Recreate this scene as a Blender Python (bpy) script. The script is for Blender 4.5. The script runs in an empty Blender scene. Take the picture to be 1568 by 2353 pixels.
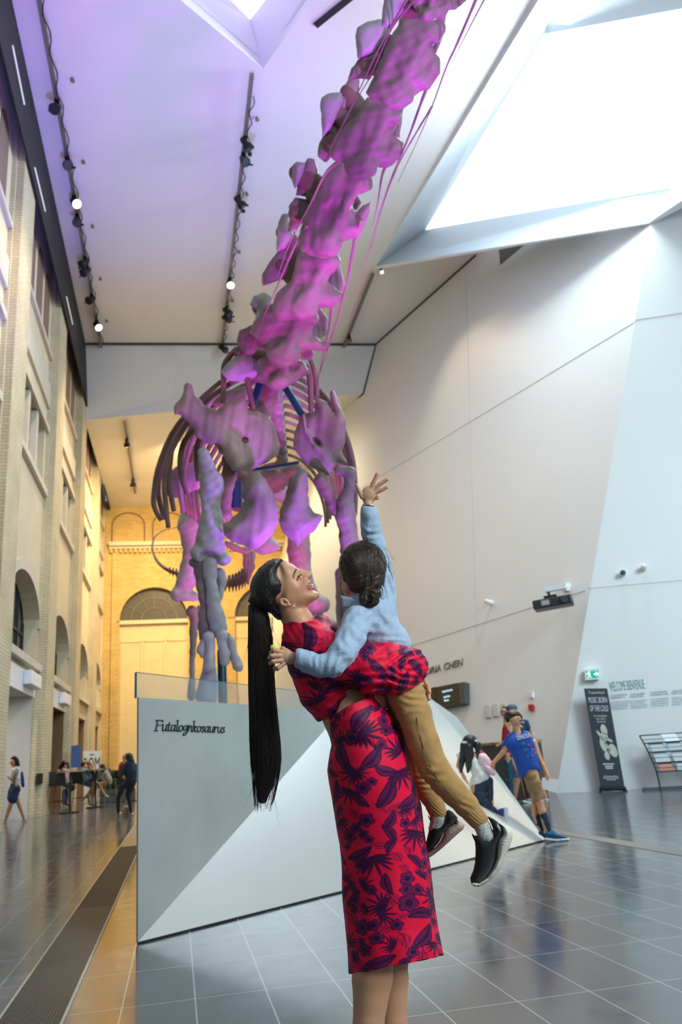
import bpy, bmesh, math, random
import numpy as np
from mathutils import Vector, Matrix
from mathutils.geometry import tessellate_polygon

# ---------------------------------------------------------------- camera
SC = bpy.context.scene
COL = SC.collection
W_PX, H_PX, F_PX = 1568, 2353, 1830.0
EYE = np.array([0.0, 0.0, 1.0])
_fw = np.array([405 - 784, -(1760 - 1176.5), -F_PX]); _fw /= np.linalg.norm(_fw)
_h = np.array([1, .07, 0.]); _up = np.cross(_h, _fw); _up /= np.linalg.norm(_up)
_rt = np.cross(_fw, _up)
ROT = np.array([_rt, _fw, _up])                 # world = ROT @ camera


def ray(px, py):
    return ROT @ (np.array([px - 784, -(py - 1176.5), -F_PX]) / F_PX)


def at_z(px, py, z):
    r = ray(px, py); return EYE + r * (z - EYE[2]) / r[2]


def at_x(px, py, x):
    r = ray(px, py); return EYE + r * x / r[0]


def at_y(px, py, y):
    r = ray(px, py); return EYE + r * y / r[1]


def at_plane(px, py, p0, n):
    r = ray(px, py); return EYE + r * (np.dot(np.array(p0) - EYE, n) / np.dot(r, n))


def at_d(px, py, d):
    return EYE + ray(px, py) * d


cam_d = bpy.data.cameras.new('camera')
cam = bpy.data.objects.new('camera', cam_d); COL.objects.link(cam)
cam_d.sensor_fit = 'VERTICAL'; cam_d.sensor_height = 36.0; cam_d.sensor_width = 24.0
cam_d.lens = 36.0 * F_PX / H_PX
cam_d.clip_end = 200
m4 = Matrix([list(ROT[i]) + [float(EYE[i])] for i in range(3)] + [[0, 0, 0, 1]])
cam.matrix_world = m4
cam_d.dof.use_dof = True
cam_d.dof.focus_distance = 2.35
cam_d.dof.aperture_fstop = 5.0
SC.camera = cam

# ---------------------------------------------------------------- view, world, lights
SC.view_settings.view_transform = 'Standard'
SC.view_settings.look = 'None'
SC.view_settings.gamma = 1
SC.view_settings.use_curve_mapping = False
SC.view_settings.exposure = 0.0
SC.cycles.max_bounces = 7
SC.cycles.diffuse_bounces = 4
SC.cycles.glossy_bounces = 3
SC.cycles.transparent_max_bounces = 12
SC.cycles.caustics_reflective = False
SC.cycles.caustics_refractive = False
SC.cycles.sample_clamp_indirect = 6
SC.cycles.use_denoising = True

wd = bpy.data.worlds.new('hall_daylight'); SC.world = wd; wd.use_nodes = True
wd.node_tree.nodes['Background'].inputs[0].default_value = (0.72, 0.90, 1.0, 1)
wd.node_tree.nodes['Background'].inputs[1].default_value = 0.32


def area(name, loc, target, size, power, color, sy=None, spread=180):
    l = bpy.data.lights.new(name, 'AREA'); l.energy = power; l.color = color
    l.shape = 'RECTANGLE'; l.size = size; l.size_y = sy or size; l.spread = math.radians(spread)
    o = bpy.data.objects.new(name, l); COL.objects.link(o); o.location = loc
    o.rotation_euler = (Vector(target) - Vector(loc)).to_track_quat('-Z', 'Y').to_euler()
    return o


def spot(name, loc, target, power, color, angle=60, blend=.6, radius=.15):
    l = bpy.data.lights.new(name, 'SPOT'); l.energy = power; l.color = color
    l.spot_size = math.radians(angle); l.spot_blend = blend; l.shadow_soft_size = radius
    o = bpy.data.objects.new(name, l); COL.objects.link(o); o.location = loc
    o.rotation_euler = (Vector(target) - Vector(loc)).to_track_quat('-Z', 'Y').to_euler()
    return o


WARM = (1.0, 0.72, 0.38)
WARM2 = (1.0, 0.80, 0.52)
COOL = (0.74, 0.92, 1.0)
VIOLET = (0.42, 0.12, 1.0)
MAGENTA = (0.90, 0.10, 0.75)
# unseen cool fill lamp added behind the photographer to lift the hall
area('hall_fill', (6.0, -5.0, 6.0), (3.0, 12.0, 6.0), 7.0, 480, COOL, 5.0, spread=165)
area('foreground_fill', (4.2, -2.6, 3.6), (0.5, 2.4, 1.3), 2.4, 42, (.90, .96, 1.0), 2.0, spread=70)  # unseen fill added to brighten the woman and child
# sky light that comes in through the large roof window (the lamp lies flat under its glass)
area('roof_window_daylight', (10.17, 14.09, 15.28), (10.17 - 7.7, 14.09 - .9, 15.28 - 6.4), 2.2, 1500, (.76, .93, 1.0), 4.0, spread=170)
area('wall_cool_fill', (10.5, 1.0, 8.0), (8.2, 14.5, 3.0), 4.0, 480, (.70, .93, 1.0), 4.0, spread=110)  # unseen cool fill added to brighten the entrance wall
# warm lamps of the far half of the hall (lamps on the ceiling tracks)
area('far_hall_lamps', (0.5, 31.0, 13.6), (0.5, 41.0, 5.0), 1.2, 860, WARM, .6, spread=130)
area('far_floor_lamps', (0.0, 34.0, 13.8), (-1.5, 33.0, 0.0), 1.2, 500, WARM, 3.0)
spot('side_wall_lamp', (-1.0, 15.0, 15.5), (-3.4, 19.5, 4.0), 1800, WARM2, 70, .8, .3)
spot('side_wall_lamp', (-0.6, 24.0, 15.5), (-3.4, 27.0, 4.0), 2400, WARM, 80, .8, .3)
spot('plinth_spot', (6.2, 1.5, 16.2), (3.2, 7.9, .5), 9000, (1.0, .80, .52), 12, .9, .1)
spot('violet_spot_leg', (2.7, 8.1, 1.6), (2.2, 9.3, 4.2), 260, (.42, .10, 1.0), 50, .9, .1)
spot('warm_wall_spot', (2.2, 27.0, 12.0), (6.6, 29.5, 9.0), 900, WARM2, 110, 1.0, .5)
# violet show lights around the skeleton
spot('violet_spot_neck', (2.3, 1.7, 0.4), (1.62, 5.0, 6.2), 3000, (.58, .07, .95), 50, .9, .15)
spot('floor_warm_fill', (-1.2, 9.0, 16.2), (-2.4, 11.5, 0), 2600, WARM, 32, 1.0, .3)  # unseen warm spot added to tint the left part of the floor
spot('violet_spot_neck', (2.7, 6.4, 1.1), (1.5, 5.4, 6.3), 900, (.62, .07, .9), 60, .9, .15)
spot('violet_spot_neck', (1.6, 5.9, 1.2), (1.2, 7.6, 6.4), 1000, (.80, .06, .75), 50, .8, .12)
spot('violet_spot_chest', (1.9, 7.8, 1.6), (1.05, 9.0, 4.1), 900, (.45, .10, 1.0), 48, .9, .10)
spot('violet_spot_leg', (-0.1, 7.2, 1.6), (-0.3, 10.8, 3.0), 40, (.35, .15, 1.0), 60, .9, .1)
spot('violet_spot_ceiling', (-0.1, 13.0, 2.2), (-0.6, 17.0, 16.5), 4200, (0.22, 0.26, 1.0), 55, .8, .2)
spot('violet_spot_ribs', (1.2, 10.2, 1.8), (1.1, 11.4, 5.6), 500, MAGENTA, 95, .8, .12)
spot('violet_spot_neck_base', (1.0, 9.0, 2.6), (0.9, 9.9, 5.2), 240, (.70, .16, 1.0), 50, .9, .06)

# ---------------------------------------------------------------- materials
MATS = {}


def mat(name, color=(.5, .5, .5), rough=.5, metal=0., var=0., vscale=3., bump=0., bscale=30., spec=.5,
        emit=None, estr=0., sheen=0., coat=0., sss=0., attr=None, wave=None):
    if name in MATS:
        return MATS[name]
    m = bpy.data.materials.new(name); m.use_nodes = True
    nt = m.node_tree; b = nt.nodes['Principled BSDF']; L = nt.links
    b.inputs['Base Color'].default_value = (*color, 1)
    b.inputs['Roughness'].default_value = rough
    b.inputs['Metallic'].default_value = metal
    b.inputs['Specular IOR Level'].default_value = spec
    if sheen: b.inputs['Sheen Weight'].default_value = sheen
    if coat: b.inputs['Coat Weight'].default_value = coat
    if sss:
        b.inputs['Subsurface Weight'].default_value = sss
        b.inputs['Subsurface Radius'].default_value = (.012, .005, .003)
        b.inputs['Subsurface Scale'].default_value = 1.0
    if emit:
        b.inputs['Emission Color'].default_value = (*emit, 1)
        b.inputs['Emission Strength'].default_value = estr
    tc = nt.nodes.new('ShaderNodeTexCoord')
    src = None
    if attr:
        a = nt.nodes.new('ShaderNodeAttribute'); a.attribute_name = attr
        src = a.outputs['Color']
    if var:
        n = nt.nodes.new('ShaderNodeTexNoise'); n.inputs['Scale'].default_value = vscale
        n.inputs['Detail'].default_value = 5
        L.new(tc.outputs['Object'], n.inputs['Vector'])
        mr = nt.nodes.new('ShaderNodeMapRange')
        mr.inputs[1].default_value = .3; mr.inputs[2].default_value = .7
        mr.inputs[3].default_value = 1 - var; mr.inputs[4].default_value = 1 + var
        L.new(n.outputs['Fac'], mr.inputs[0])
        mx = nt.nodes.new('ShaderNodeMix'); mx.data_type = 'RGBA'; mx.blend_type = 'MULTIPLY'
        mx.inputs[0].default_value = 1
        if src: L.new(src, mx.inputs[6])
        else: mx.inputs[6].default_value = (*color, 1)
        L.new(mr.outputs[0], mx.inputs[7])
        src = mx.outputs[2]
    if src: L.new(src, b.inputs['Base Color'])
    if bump:
        n = nt.nodes.new('ShaderNodeTexNoise'); n.inputs['Scale'].default_value = bscale
        n.inputs['Detail'].default_value = 4
        if wave:
            mp = nt.nodes.new('ShaderNodeMapping'); mp.inputs['Scale'].default_value = wave
            L.new(tc.outputs['Object'], mp.inputs['Vector']); L.new(mp.outputs[0], n.inputs['Vector'])
        else:
            L.new(tc.outputs['Object'], n.inputs['Vector'])
        bp = nt.nodes.new('ShaderNodeBump'); bp.inputs['Strength'].default_value = bump
        bp.inputs['Distance'].default_value = .02
        L.new(n.outputs['Fac'], bp.inputs['Height']); L.new(bp.outputs[0], b.inputs['Normal'])
    MATS[name] = m
    return m


def brick_mat(name, c1, c2, mortar, bw=.22, rh=.075, ms=.008, rough=.85, var=.12, bump=.3):
    m = bpy.data.materials.new(name); m.use_nodes = True
    nt = m.node_tree; b = nt.nodes['Principled BSDF']; L = nt.links
    b.inputs['Roughness'].default_value = rough
    uv = nt.nodes.new('ShaderNodeUVMap')
    br = nt.nodes.new('ShaderNodeTexBrick')
    br.inputs['Color1'].default_value = (*c1, 1); br.inputs['Color2'].default_value = (*c2, 1)
    br.inputs['Mortar'].default_value = (*mortar, 1)
    br.inputs['Scale'].default_value = 1; br.inputs['Mortar Size'].default_value = ms
    br.inputs['Brick Width'].default_value = bw; br.inputs['Row Height'].default_value = rh
    L.new(uv.outputs[0], br.inputs['Vector'])
    n = nt.nodes.new('ShaderNodeTexNoise'); n.inputs['Scale'].default_value = 1.2; n.inputs['Detail'].default_value = 4
    L.new(uv.outputs[0], n.inputs['Vector'])
    mr = nt.nodes.new('ShaderNodeMapRange'); mr.inputs[1].default_value = .3; mr.inputs[2].default_value = .7
    mr.inputs[3].default_value = 1 - var; mr.inputs[4].default_value = 1 + var
    L.new(n.outputs['Fac'], mr.inputs[0])
    mx = nt.nodes.new('ShaderNodeMix'); mx.data_type = 'RGBA'; mx.blend_type = 'MULTIPLY'; mx.inputs[0].default_value = 1
    L.new(br.outputs['Color'], mx.inputs[6]); L.new(mr.outputs[0], mx.inputs[7])
    L.new(mx.outputs[2], b.inputs['Base Color'])
    bp = nt.nodes.new('ShaderNodeBump'); bp.inputs['Strength'].default_value = bump; bp.inputs['Distance'].default_value = .01
    bp.invert = True
    L.new(br.outputs['Fac'], bp.inputs['Height']); L.new(bp.outputs[0], b.inputs['Normal'])
    MATS[name] = m
    return m


def glass_mat(name, tint=(.93, .97, .98), gloss=.12, rough=.02):
    m = bpy.data.materials.new(name); m.use_nodes = True
    nt = m.node_tree; L = nt.links
    nt.nodes.remove(nt.nodes['Principled BSDF']); out = nt.nodes['Material Output']
    tr = nt.nodes.new('ShaderNodeBsdfTransparent'); tr.inputs[0].default_value = (*tint, 1)
    gl = nt.nodes.new('ShaderNodeBsdfGlossy'); gl.inputs['Roughness'].default_value = rough
    lw = nt.nodes.new('ShaderNodeLayerWeight'); lw.inputs[0].default_value = .25
    pw = nt.nodes.new('ShaderNodeMath'); pw.operation = 'POWER'; pw.inputs[1].default_value = 3; L.new(lw.outputs['Facing'], pw.inputs[0])
    ad = nt.nodes.new('ShaderNodeMath'); ad.operation = 'MULTIPLY_ADD'; ad.inputs[1].default_value = .6; ad.inputs[2].default_value = gloss
    L.new(pw.outputs[0], ad.inputs[0])
    mx = nt.nodes.new('ShaderNodeMixShader')
    L.new(ad.outputs[0], mx.inputs[0]); L.new(tr.outputs[0], mx.inputs[1]); L.new(gl.outputs[0], mx.inputs[2])
    L.new(mx.outputs[0], out.inputs[0])
    MATS[name] = m
    return m


# ---------------------------------------------------------------- object helpers
def link(name, verts, faces, m, parent=None, smooth=False, uv=False, colors=None):
    me = bpy.data.meshes.new(name)
    me.from_pydata([tuple(map(float, v)) for v in verts], [], [tuple(f) for f in faces])
    me.update()
    mm = m if isinstance(m, (list, tuple)) else [m]
    for q in mm: me.materials.append(q)
    if smooth: me.polygons.foreach_set('use_smooth', [True] * len(me.polygons))
    if uv:
        ul = me.uv_layers.new(name='UVMap')
        for p in me.polygons:
            n = p.normal; ax = max(range(3), key=lambda i: abs(n[i]))
            for li in p.loop_indices:
                v = me.vertices[me.loops[li].vertex_index].co
                ul.data[li].uv = ((v.y, v.z) if ax == 0 else (v.x, v.z) if ax == 1 else (v.x, v.y))
    if colors is not None:
        ca = me.color_attributes.new('Col', 'FLOAT_COLOR', 'POINT')
        cc = np.ones((len(me.vertices), 4), dtype=np.float32); cc[:, :3] = colors
        ca.data.foreach_set('color', cc.ravel())
    o = bpy.data.objects.new(name, me); COL.objects.link(o)
    if parent is not None: o.parent = parent; o.matrix_parent_inverse = parent.matrix_world.inverted()
    return o


def empty(name, loc=(0, 0, 0), rz=0.):
    o = bpy.data.objects.new(name, None); COL.objects.link(o)
    o.location = loc; o.rotation_euler = (0, 0, rz); o.empty_display_size = .1
    bpy.context.view_layer.update()
    return o


def tag(o, label, cat, group=None, kind=None):
    o['label'] = label; o['category'] = cat
    if group: o['group'] = group
    if kind: o['kind'] = kind
    return o


def struct(o):
    o['kind'] = 'structure'; return o


class MB:
    """collects simple closed shapes and links them as one mesh object"""
    def __init__(self): self.v = []; self.f = []; self.mi = []

    def add(self, vs, fs, mi=0):
        k = len(self.v); self.v += [tuple(map(float, q)) for q in vs]
        self.f += [tuple(i + k for i in f) for f in fs]; self.mi += [mi] * len(fs); return self

    def box(self, lo, hi, mi=0, M=None):
        x0, y0, z0 = lo; x1, y1, z1 = hi
        vs = [(x0, y0, z0), (x1, y0, z0), (x1, y1, z0), (x0, y1, z0), (x0, y0, z1), (x1, y0, z1), (x1, y1, z1), (x0, y1, z1)]
        if M is not None: vs = [tuple(M @ Vector(q)) for q in vs]
        return self.add(vs, [(0, 3, 2, 1), (4, 5, 6, 7), (0, 1, 5, 4), (1, 2, 6, 5), (2, 3, 7, 6), (3, 0, 4, 7)], mi)

    def prism(self, pts, vec, mi=0):
        n = len(pts); vec = np.array(vec, float)
        a = [np.array(p, float) for p in pts]; b = [p + vec for p in a]
        nrm = np.zeros(3)
        for i in range(n): nrm += np.cross(a[i], a[(i + 1) % n])
        if np.dot(nrm, vec) > 0: a = a[::-1]; b = b[::-1]
        fs = [tuple(range(n)), tuple(range(2 * n - 1, n - 1, -1))]
        fs += [(i, i + n, (i + 1) % n + n, (i + 1) % n) for i in range(n)]
        fs[2:] = [tuple(reversed(f)) for f in [(i, (i + 1) % n, (i + 1) % n + n, i + n) for i in range(n)]]
        return self.add(a + b, fs, mi)

    def tube(self, pts, r, seg=8, mi=0, close=False):
        pts = [np.array(p, float) for p in pts]; n = len(pts)
        rr = r if isinstance(r, (list, tuple)) else [r] * n
        vs = []; fs = []; ref = None
        for i, p in enumerate(pts):
            t = pts[min(i + 1, n - 1)] - pts[max(i - 1, 0)]; t = t / (np.linalg.norm(t) + 1e-9)
            if ref is None:
                ref = np.array([0, 0, 1.]) if abs(t[2]) < .9 else np.array([1., 0, 0])
            u = np.cross(t, ref); u /= np.linalg.norm(u) + 1e-9; w = np.cross(u, t); ref = w
            for k in range(seg):
                a = 2 * math.pi * k / seg
                vs.append(p + rr[i] * (math.cos(a) * u + math.sin(a) * w))
        for i in range(n - 1):
            for k in range(seg):
                a, b = i * seg + k, i * seg + (k + 1) % seg
                fs.append((a, b, b + seg, a + seg))
        fs.append(tuple(range(seg))[::-1]); fs.append(tuple(range((n - 1) * seg, n * seg)))
        return self.add(vs, fs, mi)

    def cyl(self, p0, p1, r, seg=16, mi=0, r1=None):
        return self.tube([p0, p1], [r, r if r1 is None else r1], seg, mi)

    def build(self, name, m, parent=None, smooth=False, uv=False, bevel=0.):
        o = link(name, self.v, self.f, m, parent, smooth, uv)
        if isinstance(m, (list, tuple)) and len(m) > 1:
            o.data.polygons.foreach_set('material_index', self.mi)
        if bevel:
            bv = o.modifiers.new('bevel', 'BEVEL'); bv.width = bevel; bv.segments = 2; bv.limit_method = 'ANGLE'
        return o


def text_obj(name, body, size, M, m, parent=None, extrude=.002, shear=0., align='LEFT', xs=1., spacing=1., offset=0.):
    """flat lettering as a mesh, in the plane given by the 4x4 matrix M"""
    cu = bpy.data.curves.new(name, 'FONT'); cu.body = body; cu.size = size; cu.extrude = extrude
    cu.shear = shear; cu.align_x = align; cu.space_character = spacing; cu.offset = offset
    cu.resolution_u = 3
    t = bpy.data.objects.new(name, cu); COL.objects.link(t)
    bpy.context.view_layer.update()
    dg = bpy.context.evaluated_depsgraph_get()
    me = bpy.data.meshes.new_from_object(t.evaluated_get(dg))
    bpy.data.objects.remove(t); bpy.data.curves.remove(cu)
    me.materials.clear(); me.materials.append(m)
    me.transform(M @ Matrix.Diagonal((xs, 1, 1, 1)))
    o = bpy.data.objects.new(name, me); COL.objects.link(o)
    if parent is not None: o.parent = parent; o.matrix_parent_inverse = parent.matrix_world.inverted()
    return o


def frame(origin, xdir, ydir):
    """matrix whose local x, y follow the given directions"""
    x = Vector(xdir).normalized(); y = Vector(ydir); y = (y - x * y.dot(x)).normalized(); z = x.cross(y)
    M = Matrix((x, y, z)).transposed().to_4x4(); M.translation = Vector(origin)
    return M
# ================================================================ the hall
PLASTER = mat('white_plaster', (.78, .78, .77), .55, var=.015, vscale=.4)
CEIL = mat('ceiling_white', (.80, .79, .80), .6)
FACET = mat('roof_facet_white', (.80, .86, .92), .5)
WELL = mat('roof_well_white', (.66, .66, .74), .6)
DARKGAP = mat('dark_gap', (.012, .011, .015), .8)
BRICK = brick_mat('buff_brick', (.60, .52, .36), (.54, .46, .30), (.40, .35, .25), ms=.010)
BRICK_S = brick_mat('smooth_buff_stone', (.64, .56, .41), (.62, .54, .39), (.58, .50, .36), bw=.6, rh=.3, ms=.004, bump=.05, var=.05)
BRICKF = brick_mat('yellow_brick', (.60, .42, .15), (.52, .35, .11), (.40, .28, .10), bw=.3, rh=.1, ms=.010, var=.10)
BRICKP = brick_mat('pale_panel_brick', (.68, .55, .30), (.65, .52, .28), (.60, .48, .26), bw=.6, rh=.12, ms=.006, var=.05, bump=.05)
STONE = mat('pale_stone_trim', (.58, .53, .44), .7, var=.06, vscale=2)
WGLASS = mat('dark_window_glass', (.035, .04, .035), .12, spec=.6)
WFRAME = mat('dark_window_frame', (.03, .03, .028), .5)
BRONZE = mat('bronze_glazing_bar', (.20, .15, .08), .5)
REVEAL = mat('brown_reveal', (.22, .12, .055), .8)
GREYCORR = mat('corridor_plaster', (.50, .48, .46), .7)


# ---- floor
def floor_mat():
    m = bpy.data.materials.new('grey_slate_tile'); m.use_nodes = True
    nt = m.node_tree; b = nt.nodes['Principled BSDF']; L = nt.links
    tc = nt.nodes.new('ShaderNodeTexCoord')
    sp = nt.nodes.new('ShaderNodeSeparateXYZ'); L.new(tc.outputs['Object'], sp.inputs[0])

    def line(out, off, pitch, half):
        a = nt.nodes.new('ShaderNodeMath'); a.operation = 'ADD'; a.inputs[1].default_value = -off + pitch * 200
        L.new(out, a.inputs[0])
        p = nt.nodes.new('ShaderNodeMath'); p.operation = 'PINGPONG'; p.inputs[1].default_value = pitch / 2
        L.new(a.outputs[0], p.inputs[0])
        c = nt.nodes.new('ShaderNodeMath'); c.operation = 'LESS_THAN'; c.inputs[1].default_value = half
        L.new(p.outputs[0], c.inputs[0]); return c.outputs[0]
    lx = line(sp.outputs[0], -.24, .317, .0032); ly = line(sp.outputs[1], 3.458, .647, .0032)
    mx = nt.nodes.new('ShaderNodeMath'); mx.operation = 'MAXIMUM'; L.new(lx, mx.inputs[0]); L.new(ly, mx.inputs[1])
    # one tone per tile
    def cell(out, off, pitch):
        a = nt.nodes.new('ShaderNodeMath'); a.operation = 'SUBTRACT'; a.inputs[1].default_value = off; L.new(out, a.inputs[0])
        d = nt.nodes.new('ShaderNodeMath'); d.operation = 'DIVIDE'; d.inputs[1].default_value = pitch; L.new(a.outputs[0], d.inputs[0])
        f = nt.nodes.new('ShaderNodeMath'); f.operation = 'FLOOR'; L.new(d.outputs[0], f.inputs[0]); return f.outputs[0]
    cb = nt.nodes.new('ShaderNodeCombineXYZ'); L.new(cell(sp.outputs[0], -.24, .317), cb.inputs[0]); L.new(cell(sp.outputs[1], 3.458, .647), cb.inputs[1])
    wn = nt.nodes.new('ShaderNodeTexWhiteNoise'); wn.noise_dimensions = '3D'; L.new(cb.outputs[0], wn.inputs['Vector'])
    mr = nt.nodes.new('ShaderNodeMapRange'); mr.inputs[3].default_value = .86; mr.inputs[4].default_value = 1.14; L.new(wn.outputs['Value'], mr.inputs[0])
    n = nt.nodes.new('ShaderNodeTexNoise'); n.inputs['Scale'].default_value = 6; n.inputs['Detail'].default_value = 6; L.new(tc.outputs['Object'], n.inputs['Vector'])
    mul = nt.nodes.new('ShaderNodeMix'); mul.data_type = 'RGBA'; mul.blend_type = 'MULTIPLY'; mul.inputs[0].default_value = 1
    mul.inputs[6].default_value = (.085, .095, .105, 1); L.new(mr.outputs[0], mul.inputs[7])
    g = nt.nodes.new('ShaderNodeMix'); g.data_type = 'RGBA'; L.new(mx.outputs[0], g.inputs[0]); L.new(mul.outputs[2], g.inputs[6])
    g.inputs[7].default_value = (.42, .43, .42, 1)
    L.new(g.outputs[2], b.inputs['Base Color'])
    r = nt.nodes.new('ShaderNodeMapRange'); r.inputs[1].default_value = .3; r.inputs[2].default_value = .7
    r.inputs[3].default_value = .10; r.inputs[4].default_value = .19; L.new(n.outputs['Fac'], r.inputs[0])
    L.new(r.outputs[0], b.inputs['Roughness'])
    b.inputs['Specular IOR Level'].default_value = .9
    b.inputs['IOR'].default_value = 1.8
    bp = nt.nodes.new('ShaderNodeBump'); bp.inputs['Strength'].default_value = .12; bp.inputs['Distance'].default_value = .002
    L.new(n.outputs['Fac'], bp.inputs['Height']); L.new(bp.outputs[0], b.inputs['Normal'])
    return m


mb = MB(); mb.box((-14, -8, -.2), (22, 46, 0)); struct(mb.build('floor', floor_mat()))

# drain grate along the hall, with its two steel edge rails
GR = mat('grate_steel', (.24, .23, .21), .4, .7)
gr = empty('floor_grate', (-.62, 3, 0)); tag(gr, 'long steel drain grate set in the floor beside the tiles, running towards the cafe', 'floor grate')
mb = MB(); mb.box((-.76, 2.6, .0), (-.48, 40, .002)); mb.build('channel', DARKGAP, gr)
mb = MB()
for x in (-.765, -.483): mb.box((x, 2.6, .0), (x + .012, 40, .006))
mb.build('edge_rail', mat('pale_rail', (.50, .48, .44), .45, .3), gr)
mb = MB()
y = 2.7
while y < 12:
    mb.box((-.752, y, .003), (-.484, y + .0065, .006)); y += .021 if y < 7 else .04
for i in range(18):
    x = -.752 + i * .0155; mb.box((x, 2.7, .002), (x + .0025, 12, .0045))
mb.box((-.752, 12, .002), (-.484, 40, .004))
mb.build('bars', GR, gr)
mb = MB(); mb.box((4.13, 4.0, 0), (4.32, 20, .003)); struct(mb.build('trim_1', mat('floor_strip', (.16, .15, .14), .5)))

# ---- wall A (leaning, right) and wall B (beyond the corner)
P1 = at_z(1279, 1823, 0); Q2 = at_z(865, 790, 16.6); Q3 = at_z(1095, 585, 16.6)
dA = (Q2 - Q3) / np.linalg.norm(Q2 - Q3); nA = np.cross(dA, Q2 - P1); nA /= np.linalg.norm(nA)
CT = at_plane(1497, 515, P1, nA)                  # upper corner of the two walls
B2 = at_z(1568, 1808, 0); cdir = (CT - P1); nB = np.cross(cdir, B2 - P1); nB /= np.linalg.norm(nB)
dB = (B2 - P1) / np.linalg.norm(B2 - P1)
if dA[1] < 0: dA = -dA
slopeA = Q2 + 0


def A(s, z):      # point on wall A, s metres from the corner along the floor, height z
    g = np.cross(nA, dA); g = g / g[2]
    c = P1 + cdir * (z / cdir[2])
    return P1 + dA * s + g * z


def B(s, z):
    g = np.cross(nB, dB); g = g / g[2]
    return P1 + dB * s + g * z


def wall_poly(name, pts, n, th, m, **k):
    n = np.array(n, float)
    if np.dot(n, EYE - np.array(pts[0])) > 0: n = -n
    mb = MB(); mb.prism(pts, n * th); return mb.build(name, m, **k)


topc = P1 + cdir * (16.6 / cdir[2])
sK = 15.0                                         # where the leaning wall turns parallel to the hall
struct(wall_poly('wall_right', [P1, P1 + dA * sK, A(sK, 16.6), at_plane(1101, 580.5, P1, nA), CT], nA, .3, PLASTER))
k0, k1 = P1 + dA * sK, A(sK, 16.6)
struct(wall_poly('wall_right_far', [k0, k0 + np.array([0, 13.5, 0]), k1 + np.array([0, 13.5, 0]), k1], np.cross((0, 1, 0), k1 - k0) / np.linalg.norm(np.cross((0, 1, 0), k1 - k0)), .3, PLASTER))
eB_ = at_plane(1568, 478, P1, nB); struct(wall_poly('wall_entrance', [P1, P1 + dB * 9, CT + (eB_ - CT) * 9, CT], nB, .3, PLASTER))
SEAM = mat('wall_seam', (.50, .50, .50), .8)


def seam(name, a, b, w, n):
    n = np.array(n)
    if np.dot(n, EYE - np.array(a)) < 0: n = -n
    mb = MB(); mb.tube([np.array(a) + n * .002, np.array(b) + n * .002], w, 6); return struct(mb.build(name, SEAM))


def Aat(px, py): return at_plane(px, py, P1, nA)
def Bat(px, py): return at_plane(px, py, P1, nB)


seam('trim_2', Aat(1458, 741), Aat(800, 1140), .008, nA)
seam('trim_3', Aat(1345, 1357), Aat(930, 1489), .008, nA)
seam('trim_4', Bat(1460, 735), Bat(1568, 737) + dB * 3, .008, nB)
seam('trim_5', Bat(1350, 1352), Bat(1568, 1345) + dB * 3, .008, nB)
seam('trim_6', Aat(1070, 600), Aat(1098, 1480), .006, nA)
# dark joint where wall A meets the ceiling
mb = MB(); mb.tube([Q2 + dA * 0 - (0, 0, .03), Q3 - (0, 0, .03)], .05, 6)
mb.tube([Q2 - (0, 0, .03), at_plane(836, 905, P1, nA)], .05, 6); mb.tube([at_plane(836, 905, P1, nA), at_plane(785, 940, P1, nA)], .05, 6)
mb.tube([at_z(190, 790, 16.57), Q2 - (0, 0, .03)], .05, 6)
struct(mb.build('trim_7', mat('shadow_joint', (.05, .05, .055), .7)))
# small dark triangular slot high on wall A
t3 = [Aat(1147, 574), Aat(1150, 609), Aat(1205, 562)]
mb = MB(); mb.prism([p - nA * 0 + (EYE - p) / np.linalg.norm(EYE - p) * .03 for p in t3], -(EYE - t3[0]) / np.linalg.norm(EYE - t3[0]) * .02)
struct(mb.build('trim_8', mat('slot_shade', (.16, .15, .16), .8)))

# ---- ceiling with two roof openings
ZC = 16.6
skA = at_z(855, 620, ZC); skC = at_z(1225, 0, ZC); dirAC = (skC - skA); skC2 = skA + dirAC * 1.9
tri = at_z(605, 158, ZC); tl = at_z(415, 0, ZC); tr = at_z(715, 0, ZC)
tL = tri + (tl - tri) * 2.0; tR = tri + (tr - tri) * 2.4; tB = tL + tR - tri + np.array([0, 0, 0])
outer = [(-3.25, -4, ZC), tuple(at_z(190, 790, ZC)), tuple(Q2), tuple(A(0, ZC)), (13.5, 14.5, ZC), (13.5, -4, ZC)]


def tess(polys, z=0):
    pts = [Vector(p) for poly in polys for p in poly]
    tris = tessellate_polygon([[Vector((p[0], p[1], 0)) for p in poly] for poly in polys])
    return pts, tris


facet_low = CT
hole2 = [tri, tR, tB, tL]
pts, tris = tess([outer, [tuple(p) for p in hole2]])
# the part of the flat ceiling over the sloping roof facet is left out
hole1 = [skA, A(0.2, ZC) * 0 + np.array([12.9, 18.5, ZC]), np.array([13.2, 2, ZC]), skC2]
pts, tris = tess([outer, [tuple(p) for p in hole2], [tuple(skA), (13.0, 15.2, ZC), (13.2, 2.4, ZC), tuple(skC2)]])
vs = [tuple(p) for p in pts] + [(p[0], p[1], p[2] + .3) for p in pts]; n = len(pts)
fs = [tuple(t) for t in tris] + [tuple(i + n for i in reversed(t)) for t in tris]
struct(link('ceiling', vs, fs, CEIL))

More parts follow.
